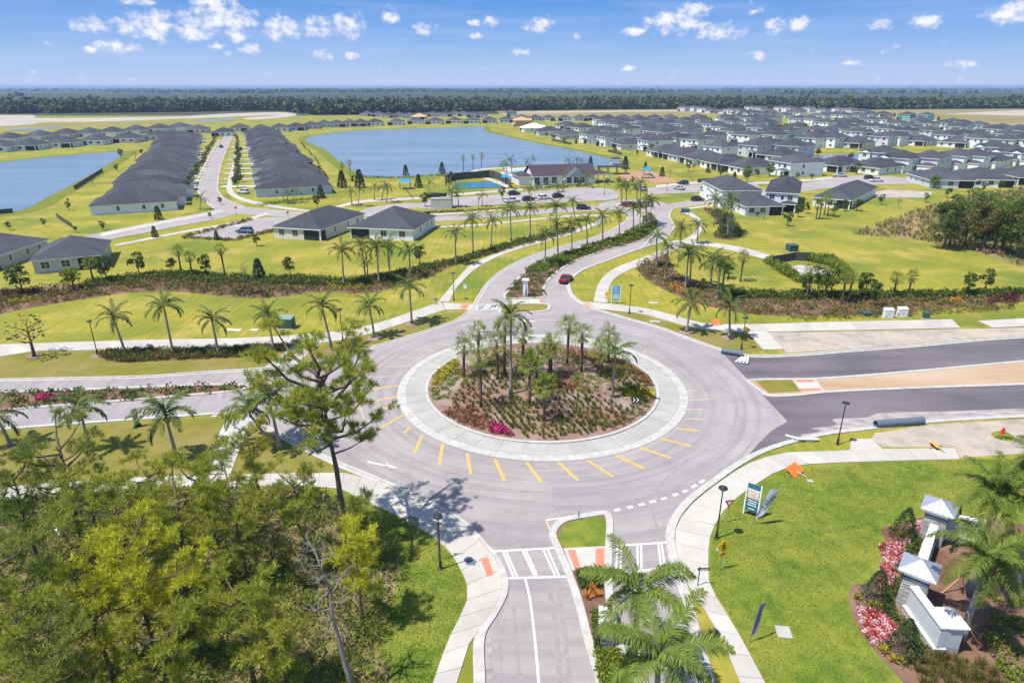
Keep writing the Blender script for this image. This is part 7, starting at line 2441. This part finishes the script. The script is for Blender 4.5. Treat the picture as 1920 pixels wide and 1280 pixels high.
# hydrant
p = G(1879, 813)
root = empty('fire_hydrant', (p.x, p.y, 0))
tag(root, 'red fire hydrant on a grass patch at the right edge', 'hydrant')
MB().tube([(0, 0, 0), (0, 0, 0.08), (0, 0, 0.1), (0, 0, 0.62), (0, 0, 0.66), (0, 0, 0.8)], [0.2, 0.2, 0.13, 0.13, 0.17, 0.05], 12).build('barrel', 'sign_red', root)
MB().tube([(-0.24, 0, 0.45), (0.24, 0, 0.45)], 0.07, 8).build('nozzle', 'sign_red', root)
MB().tube([(0, 0, 0.8), (0, 0, 0.88)], 0.05, 6).build('cap', 'sign_red', root)
sheet('verge', smooth(GL([(1858, 812), (1885, 808), (1902, 822), (1890, 827), (1868, 822)]), 3, True), 0.022, 'lawn_lush')
# covers and slabs in the grass
for (px, py, w, d, lab) in [(1469, 1185, 1.0, 1.1, 'pale rectangular cover slab in the near lawn'), (1519, 902, 0.55, 0.45, 'small white valve cover in the near lawn'), (1225, 568 + 0, 1.6, 0.8, 'white cover slab on the far right verge'), (438, 619, 2.6, 1.0, 'pale slab left of the green cabinet'), (477, 619, 1.3, 0.9, 'small pale slab beside the green cabinet'), (1228, 603, 1.7, 0.8, 'pale cover slab before the far right pavement'), (883, 1055, 0.75, 0.6, 'dark round cover on the near left pavement')]:
    p = G(px, py)
    tag(MB().box(-w / 2, w / 2, -d / 2, d / 2, 0.0, 0.06).build('cover_slab', 'concrete' if 'dark' not in lab else 'pipe_grey', None, (p.x, p.y, 0.02 if 'dark' not in lab else 0.045), R(-8)), lab, 'cover')

# ------------------------------------------------------------------ entrance monument
def stones(mb, x0, x1, y0, y1, z0, z1, ch=0.13):
    """uneven ledge stones round a rectangular core"""
    rows = int((z1 - z0) / ch)
    for r in range(rows):
        za, zb_ = z0 + r * ch + 0.008, z0 + (r + 1) * ch - 0.008
        for side in range(4):
            ln = (x1 - x0) if side % 2 == 0 else (y1 - y0)
            s = -random.uniform(0, 0.3)
            while s < ln:
                e = min(ln, s + random.uniform(0.25, 0.55))
                a, b = max(0, s) + 0.008, e - 0.008
                o = random.uniform(0.015, 0.055)
                if b - a > 0.04:
                    if side == 0:
                        mb.box(x0 + a, x0 + b, y0 - o, y0 + 0.02, za, zb_)
                    elif side == 1:
                        mb.box(x1 - 0.02, x1 + o, y0 + a, y0 + b, za, zb_)
                    elif side == 2:
                        mb.box(x0 + a, x0 + b, y1 - 0.02, y1 + o, za, zb_)
                    else:
                        mb.box(x0 - o, x0 + 0.02, y0 + a, y0 + b, za, zb_)
                s = e
    return mb


def tower(c, rz, label, h=3.25):
    root = empty('monument_tower', (c[0], c[1], 0), rz)
    tag(root, label, 'tower')
    s = 0.8
    MB().box(-s, s, -s, s, 0, h).build('shaft', 'stone_light', root)
    o = stones(MB(), -s, s, -s, s, 0, h - 0.55).build('ledge_stones', 'stone_light', root)
    o['kind'] = 'stuff'
    MB().box(-s - 0.05, s + 0.05, -s - 0.05, s + 0.05, h - 0.55, h - 0.45).build('stripe', 'navy', root)
    MB().box(-s - 0.02, s + 0.02, -s - 0.02, s + 0.02, h - 0.45, h).build('frieze', 'trim_white', root)
    e = 1.2
    MB().box(-e, e, -e, e, h, h + 0.12).build('eave', 'trim_white', root)
    ap = (0, 0, h + 0.85)
    cs = [(-e - 0.03, -e - 0.03), (e + 0.03, -e - 0.03), (e + 0.03, e + 0.03), (-e - 0.03, e + 0.03)]
    for k in range(4):
        a, b = cs[k], cs[(k + 1) % 4]
        f = MB().add([(a[0], a[1], h + 0.125), (b[0], b[1], h + 0.125), ap], [(0, 1, 2)]).build('roof_panel', 'metal_roof', root)
        A, B, P = Vector((*a, h + 0.125)), Vector((*b, h + 0.125)), Vector(ap)
        nv = (B - A).cross(P - A).normalized()
        for j in range(1, 6):
            t = j / 6
            q0 = A.lerp(B, t)
            up = (P - (A + B) / 2)
            k_ = 1 - abs(t - 0.5) * 2
            MB().tube([q0 + nv * 0.012, q0 + up * k_ + nv * 0.012], 0.022, 4).build('seam', 'metal_roof', f)
        MB().tube([A, P], 0.035, 5).build('hip_cap', 'metal_roof', root)
    return root


T2, T1 = Vector((29.75, 38.4)), Vector((35.7, 45.8))
ang = math.atan2(T1.y - T2.y, T1.x - T2.x)
tower(T2, ang, 'lower monument tower with metal pyramid roof and pale ledge stone')
tower(T1, ang, 'upper monument tower with metal pyramid roof half hidden by palms')


def monument_wall(A, B, h, label, thick=0.42):
    d = B - A
    ln = d.length
    root = empty('monument_wall', (A.x, A.y, 0), math.atan2(d.y, d.x))
    tag(root, label, 'wall')
    MB().box(0, ln, -thick / 2, thick / 2, 0.55, h).build('panel', 'stucco_cool', root)
    MB().box(-0.05, ln + 0.05, -thick / 2 - 0.14, thick / 2 + 0.14, 0, 0.47).build('plinth', 'stone_light', root)
    o = stones(MB(), -0.05, ln + 0.05, -thick / 2 - 0.14, thick / 2 + 0.14, 0, 0.47, 0.115).build('ledge_stones', 'stone_light', root)
    o['kind'] = 'stuff'
    MB().box(-0.1, ln + 0.1, -thick / 2 - 0.22, thick / 2 + 0.22, 0.47, 0.56).build('ledge', 'trim_stone', root)
    MB().box(-0.05, ln + 0.05, -thick / 2 - 0.09, thick / 2 + 0.09, h, h + 0.10).build('coping', 'trim_stone', root)
    return root, ln


monument_wall(T2 + (T1 - T2) * 0.12, T1 - (T1 - T2) * 0.12, 2.1, 'white wall joining the two monument towers')
W0, W1 = Vector((29.1, 37.6)), Vector((28.95, 33.7))
root, ln = monument_wall(W0, W1, 2.25, 'white wing wall of the monument ending in a capped block')
MB().box(ln - 1.75, ln - 0.02, 0.215, 1.3, 0.56, 2.25).build('end_block', 'stucco_cool', root)
MB().box(ln - 1.9, ln + 0.1, 0.31, 1.62, 2.25, 2.36).build('cap_slab', 'trim_stone', root)
MB().box(ln - 1.75, ln - 0.02, 0.36, 1.32, 0, 0.545).build('block_plinth', 'stone_light', root)
MB().tube([(ln - 0.95, 0.95, 2.36), (ln - 0.95, 0.95, 2.5)], 0.05, 6).build('cable_stub', 'box_green', root)
T0 = T1 + (T1 - T2).normalized() * 0.75
monument_wall(T0, T0 + Vector((3.4, -1.2)), 2.2, 'white far wing wall behind the upper tower')
# timber props at the palm feet
for k, (a, b) in enumerate([((1765, 1112), (1797, 1085)), ((1810, 1120), (1806, 1085)), ((1808, 1205), (1806, 1165)), ((1840, 1212), (1815, 1175)), ((1836, 1190), (1812, 1172))]):
    A = G(*a)
    B = G(b[0], b[1], 1.2)
    tag(MB().tube([(A.x, A.y, 0.03), (B.x, B.y, 1.2)], 0.045, 5).build('timber_prop', 'sheathing_wood'), f'timber prop at the monument palms, {ORD[k]} of the leaning stakes', 'prop', 'timber props')
# stone pillar on the near median
p = G(1140, 1216)
root = empty('stone_pillar', (p.x, p.y + 0.5, 0.12), R(-6))
tag(root, 'slate stone pillar with white cap on the near median', 'pillar')
h = 2.3
MB().box(-0.42, 0.42, -0.42, 0.42, 0, h - 0.3).build('shaft', 'stone_slate', root)
o = stones(MB(), -0.42, 0.42, -0.42, 0.42, 0, h - 0.32, 0.11).build('ledge_stones', 'stone_slate', root)
o['kind'] = 'stuff'
MB().box(-0.46, 0.46, -0.46, 0.46, h - 0.3, h - 0.16).build('stripe', 'navy', root)
MB().box(-0.58, 0.58, -0.58, 0.58, h - 0.16, h).build('cap', 'trim_white', root)
MB().box(-0.58, 0.58, 0.6, 2.2, 0, 1.1).build('planter_wall', 'stucco', root)
# sign column on the long median
p = G(985, 556)
root = empty('sign_column', (p.x, p.y, 0.1))
tag(root, 'white sign column with blue emblem panel on the long median', 'column')
h = HT(985, 556, 524)
MB().box(-0.45, 0.45, -0.35, 0.35, 0, h - 0.35).build('shaft', 'stucco', root)
MB().box(-0.6, 0.6, -0.5, 0.5, h - 0.35, h).build('cap', 'trim_white', root)
MB().box(-0.48, 0.48, -0.38, 0.38, h - 0.48, h - 0.36).build('stripe', 'navy', root)
MB().add([(-0.02, -0.37, 0.3), (0.3, -0.37, 0.3), (0.2, -0.37, h * 0.68), (0.06, -0.37, h * 0.5)], [(0, 1, 2, 3)]).build('emblem', 'pipe_grey', root)

# ------------------------------------------------------------------ clubhouse and leisure ground
A, B = G(1000, 348), G(1116, 344)
root = empty('clubhouse', (A.x, A.y, 0), math.atan2(B.y - A.y, B.x - A.x))
tag(root, 'clubhouse with plum gable roofs and white board walls by the pool', 'building')
w, d, e = (B - A).length, 13.0, 3.3
MB().box(0, w, 0, d, 0, e).build('wall', 'stucco', root)
rf = MB()
vs, fs, eb = roof_rect(0, w, 0, d, e, 0.6, 27, 'x')
rf.add(vs, fs)
gx0, gx1 = w * 0.48, w * 0.80
vs2, fs2, eb2 = roof_rect(gx0, gx1, -2.2, d * 0.5, e + 0.02, 0.5, 40, 'y')
rf.add(vs2, fs2)
vs3, fs3, eb3 = roof_rect(-5.5, 0.5, 1.5, 12, 3.2, 0.5, 18)
rf.add(vs3, fs3)
vs4, fs4, eb4 = roof_rect(w - 0.5, w + 7, 1, 8, 3.3, 0.5, 18)
rf.add(vs4, fs4)
rfo = rf.build('roof', 'shingle_plum', root)
gb = MB()
gb.box(gx0, gx1, -2.2, 0.5, 0, e + 0.1)
t40 = math.tan(R(40)) * ((gx1 - gx0) / 2 + 0.5)
gb.add([(gx0 - 0.3, -2.25, e + 0.15), (gx1 + 0.3, -2.25, e + 0.15), ((gx0 + gx1) / 2, -2.25, e + 0.1 + t40)], [(0, 1, 2)])
gb.add([(0, -0.01, e), (0, d, e), (0, d / 2, e + (d / 2) * math.tan(R(27)))], [(0, 1, 2)])
gb.build('gable_wall', 'stucco', root)
MB().add([((gx0 + gx1) / 2 - 2.6, -2.32, e - 0.2), (gx1 + 0.2, -2.32, e - 0.2), ((gx0 + gx1) / 2 + 1.2, -2.32, e + 3.2)], [(0, 1, 2)]).build('porch_gable', 'stucco_grey', root)
MB().box(-5.5, 0, 1.5, 12, 0, 3.2).build('side_wing', 'stucco', root)
ea = MB()
for b_ in (eb, eb3, eb4):
    ea.box(*b_)
ea.build('fascia', 'trim_white', root)
for x in (1.5, 5.0, 8.5, gx0 + 1.6, gx0 + 4.5, gx0 + 7):
    y_ = 0 if x < gx0 else -2.2
    add_window(root, x, y_, 0.8, DOWN, 2.0, 2.2)
for x in (w + 1.5, w + 4, w + 6.6):
    MB().box(x - 0.18, x + 0.18, 1.0, 1.36, 0, 3.2).build('column', 'trim_white', root)
# pool deck, pool and white screen wall
sheet('pool_deck', GL([(935, 326), (950, 316), (1000, 313), (1080, 312), (1100, 318), (1020, 322), (1000, 335), (955, 336)]), 0.05, 'concrete')
sheet('pool', GL([(955, 327), (965, 320), (1010, 318), (1014, 322), (985, 328)]), 0.06, 'pool')


def fence(pts, h, mt, label, spacing=3.0, panel=True, name='fence'):
    P = [G(*p) for p in pts]
    root = empty(name, (P[0].x, P[0].y, 0))
    tag(root, label, 'fence')
    n = max(1, int(plen(P) / spacing))
    Q = resample(P, min(n, 60))
    for i, q in enumerate(Q):
        MB().tube([(q.x - P[0].x, q.y - P[0].y, 0), (q.x - P[0].x, q.y - P[0].y, h + 0.05)], 0.05, 5).build('post', 'metal_dark', root)
        if i:
            a, b = Q[i - 1] - P[0], q - P[0]
            dv = (b - a).normalized()
            s = Vector((-dv.y, dv.x)) * 0.02
            if panel:
                MB().prism([a + s, b + s, b - s, a - s], 0.1, h).build('panel', mt, root)
            else:
                for z in (0.15, h * 0.5, h - 0.05):
                    MB().tube([(a.x, a.y, z), (b.x, b.y, z)], 0.025, 4).build('rail', 'metal_dark', root)
    return root


fence([(835, 344), (855, 338), (925, 333), (950, 345), (957, 353)], 3.0, 'mesh_fence', 'tall dark windscreen fence round the tennis court', 4)
fence([(835, 344), (838, 356), (957, 353)], 3.0, 'mesh_fence', 'open front fence of the tennis court', 5, False)
sheet('tennis_court', GL([(846, 355), (856, 342), (930, 340), (955, 352)]), 0.05, 'court_green')
sheet('tennis_court', GL([(872, 352), (878, 344), (925, 342.5), (938, 350)]), 0.056, 'court_blue')
fence([(800, 372), (838, 369)], 1.4, 'mesh_fence', 'low dark fence beside the bike stands', 2.5)
fence([(775, 375), (755, 350), (835, 349)], 1.2, 'mesh_fence', 'thin rail fence of the dog lawn', 4, False)
fence([(1448, 496), (1500, 487), (1518, 489)], 1.9, 'mesh_fence', 'dark screened fence at the back of the pump yard', 3)
fence([(1448, 496), (1495, 521), (1560, 527), (1575, 505), (1518, 489)], 1.9, 'mesh_fence', 'open fence round the front of the pump yard', 3, False)
sheet('pump_yard', GL([(1462, 503), (1500, 497), (1545, 500), (1560, 514), (1545, 522), (1496, 520)]), 0.05, 'concrete')
fence([(140, 356), (165, 340), (193, 322)], 1.5, 'mesh_fence', 'dark fence beside the left villa row', 5)
fence([(107, 408), (122, 419), (137, 428)], 1.4, 'mesh_fence', 'dark fence at the corner of the left villa garden', 3)
fence([(-30, 405), (0, 402), (25, 400)], 1.5, 'mesh_fence', 'dark fence at the left edge by the lake', 3)
fence([(1034, 264), (1072, 272)], 1.5, 'mesh_fence', 'dark garden fence on the right lake bank', 5)
fence([(1140, 285), (1166, 291)], 1.5, 'mesh_fence', 'short garden fence farther along the right lake bank', 5)
for k, (a, b) in enumerate([((564, 269), (574, 281)), ((578, 283), (584, 292)), ((589, 295), (597, 308)), ((604, 322), (614, 335))]):
    fence([a, b], 1.5, 'mesh_fence', f'dark garden fence behind the right villa row, {ORD[k]} from the back', 6)
fence([(1238, 322), (1275, 331), (1300, 338)], 1.3, 'mesh_fence', 'dark picket fence behind the playground', 3, False)
fence([(1308, 343), (1343, 340)], 1.5, 'mesh_fence', 'low dark screen wall beside the right car park', 5)


def canopy(px, py, w, label, mt='shade_blue', h=3.0):
    p = G(px, py)
    root = empty('shade_canopy', (p.x, p.y, 0), R(12))
    tag(root, label, 'canopy')
    for sx in (-1, 1):
        for sy in (-1, 1):
            MB().tube([(sx * w * 0.42, sy * w * 0.42, 0), (sx * w * 0.42, sy * w * 0.42, h)], 0.09, 6).build('post', 'metal_dark', root)
    a = w / 2
    MB().add([(-a, -a, h - 0.2), (a, -a, h - 0.2), (a, a, h - 0.2), (-a, a, h - 0.2), (0, 0, h + 1.0)], [(0, 1, 4), (1, 2, 4), (2, 3, 4), (3, 0, 4)]).build('sail', mt, root)


canopy(760, 354, 4.6, 'blue pyramid shade canopy on the dog lawn')
canopy(949, 345, 3.6, 'blue shade canopy beside the tennis court')
# bin enclosure
A, B, Cc = G(808, 391), G(838, 391), G(840, 386)
root = empty('bin_enclosure', (A.x, A.y, 0))
tag(root, 'grey walled bin enclosure by the collector road', 'enclosure')
w, d = 6.6, 4.2
for (x0, x1, y0, y1) in ((0, w, 0, 0.25), (0, 0.25, 0.253, d), (w - 0.25, w, 0.253, d)):
    MB().box(x0, x1, y0, y1, 0, 2.9).build('wall', 'stucco_grey', root)
MB().box(-0.08, w + 0.08, -0.08, 0.33, 2.9, 3.05).build('coping', 'stone_light', root)
MB().box(0.3, w - 0.3, d - 0.2, d - 0.1, 0.1, 2.4).build('gate', 'metal_dark', root)
# playground
sheet('playground_floor', GL([(1158, 330), (1175, 323), (1215, 320), (1230, 324), (1272, 341), (1225, 344), (1210, 338), (1170, 340)]), 0.05, 'play_safety')
p = G(1212, 334)
root = empty('playground_tower', (p.x, p.y, 0))
tag(root, 'blue and green playground climbing tower with roof', 'playground')
for sx in (-1, 1):
    for sy in (-1, 1):
        MB().tube([(sx * 1.2, sy * 1.2, 0), (sx * 1.2, sy * 1.2, 3.6)], 0.08, 6).build('post', 'sign_green', root)
MB().box(-1.3, 1.3, -1.3, 1.3, 1.5, 1.62).build('deck', 'pipe_grey', root)
MB().add([(-1.7, -1.7, 3.5), (1.7, -1.7, 3.5), (1.7, 1.7, 3.5), (-1.7, 1.7, 3.5), (0, 0, 5.0)], [(0, 1, 4), (1, 2, 4), (2, 3, 4), (3, 0, 4)]).build('roof', 'shade_blue', root)
MB().tube([(1.3, 0, 1.6), (2.4, 0, 1.0), (3.8, 0, 0.2)], 0.35, 8).build('slide', 'sign_green', root)
# timber pavilion by the lake
p = G(1148, 326)
root = empty('pergola', (p.x, p.y, 0))
tag(root, 'dark flat-roofed pergola between clubhouse and playground', 'pergola')
for x in (-6, -2, 2, 6):
    for y in (-2, 2):
        MB().box(x - 0.15, x + 0.15, y - 0.15, y + 0.15, 0, 3.0).build('post', 'metal_dark', root)
MB().box(-6.6, 6.6, -2.6, 2.6, 3.0, 3.25).build('roof', 'metal_dark', root)
p = G(1155, 309)
root = empty('lake_pavilion', (p.x, p.y, 0))
tag(root, 'small white pavilion on the lake edge', 'pavilion')
for x in (-2.5, 2.5):
    for y in (-2, 2):
        MB().box(x - 0.15, x + 0.15, y - 0.15, y + 0.15, 0, 2.6).build('post', 'trim_white', root)
vs, fs, eb = roof_rect(-2.7, 2.7, -2.2, 2.2, 2.6, 0.4, 22)
MB().add(vs, fs).build('roof', 'shingle', root)
MB().box(*eb).build('fascia', 'trim_white', root)
# pool loungers wall
A = G(948, 340)
o = MB().box(0, 13, 0, 0.3, 0, 2.0).build('screen_wall', 'trim_white', None, (A.x, A.y, 0), R(-4))
tag(o, 'white screen wall at the left of the clubhouse', 'wall')

# ------------------------------------------------------------------ the air: haze
mb = MB().box(-15000, 15000, -150, 21000, -1.5, 44)
hz = mb.build('haze', None)
tag(hz, 'thin blue summer haze over the far land', kind='stuff')
hm = bpy.data.materials.new('haze')
hm.use_nodes = True
hn, hl = hm.node_tree.nodes, hm.node_tree.links
hn.clear()
pv = hn.new('ShaderNodeVolumePrincipled')
pv.inputs['Color'].default_value = (0.50, 0.69, 1.0, 1)
pv.inputs['Density'].default_value = 0.00011
pv.inputs['Anisotropy'].default_value = 0.1
ho = hn.new('ShaderNodeOutputMaterial')
hl.new(pv.outputs[0], ho.inputs['Volume'])
hz.data.materials.append(hm)
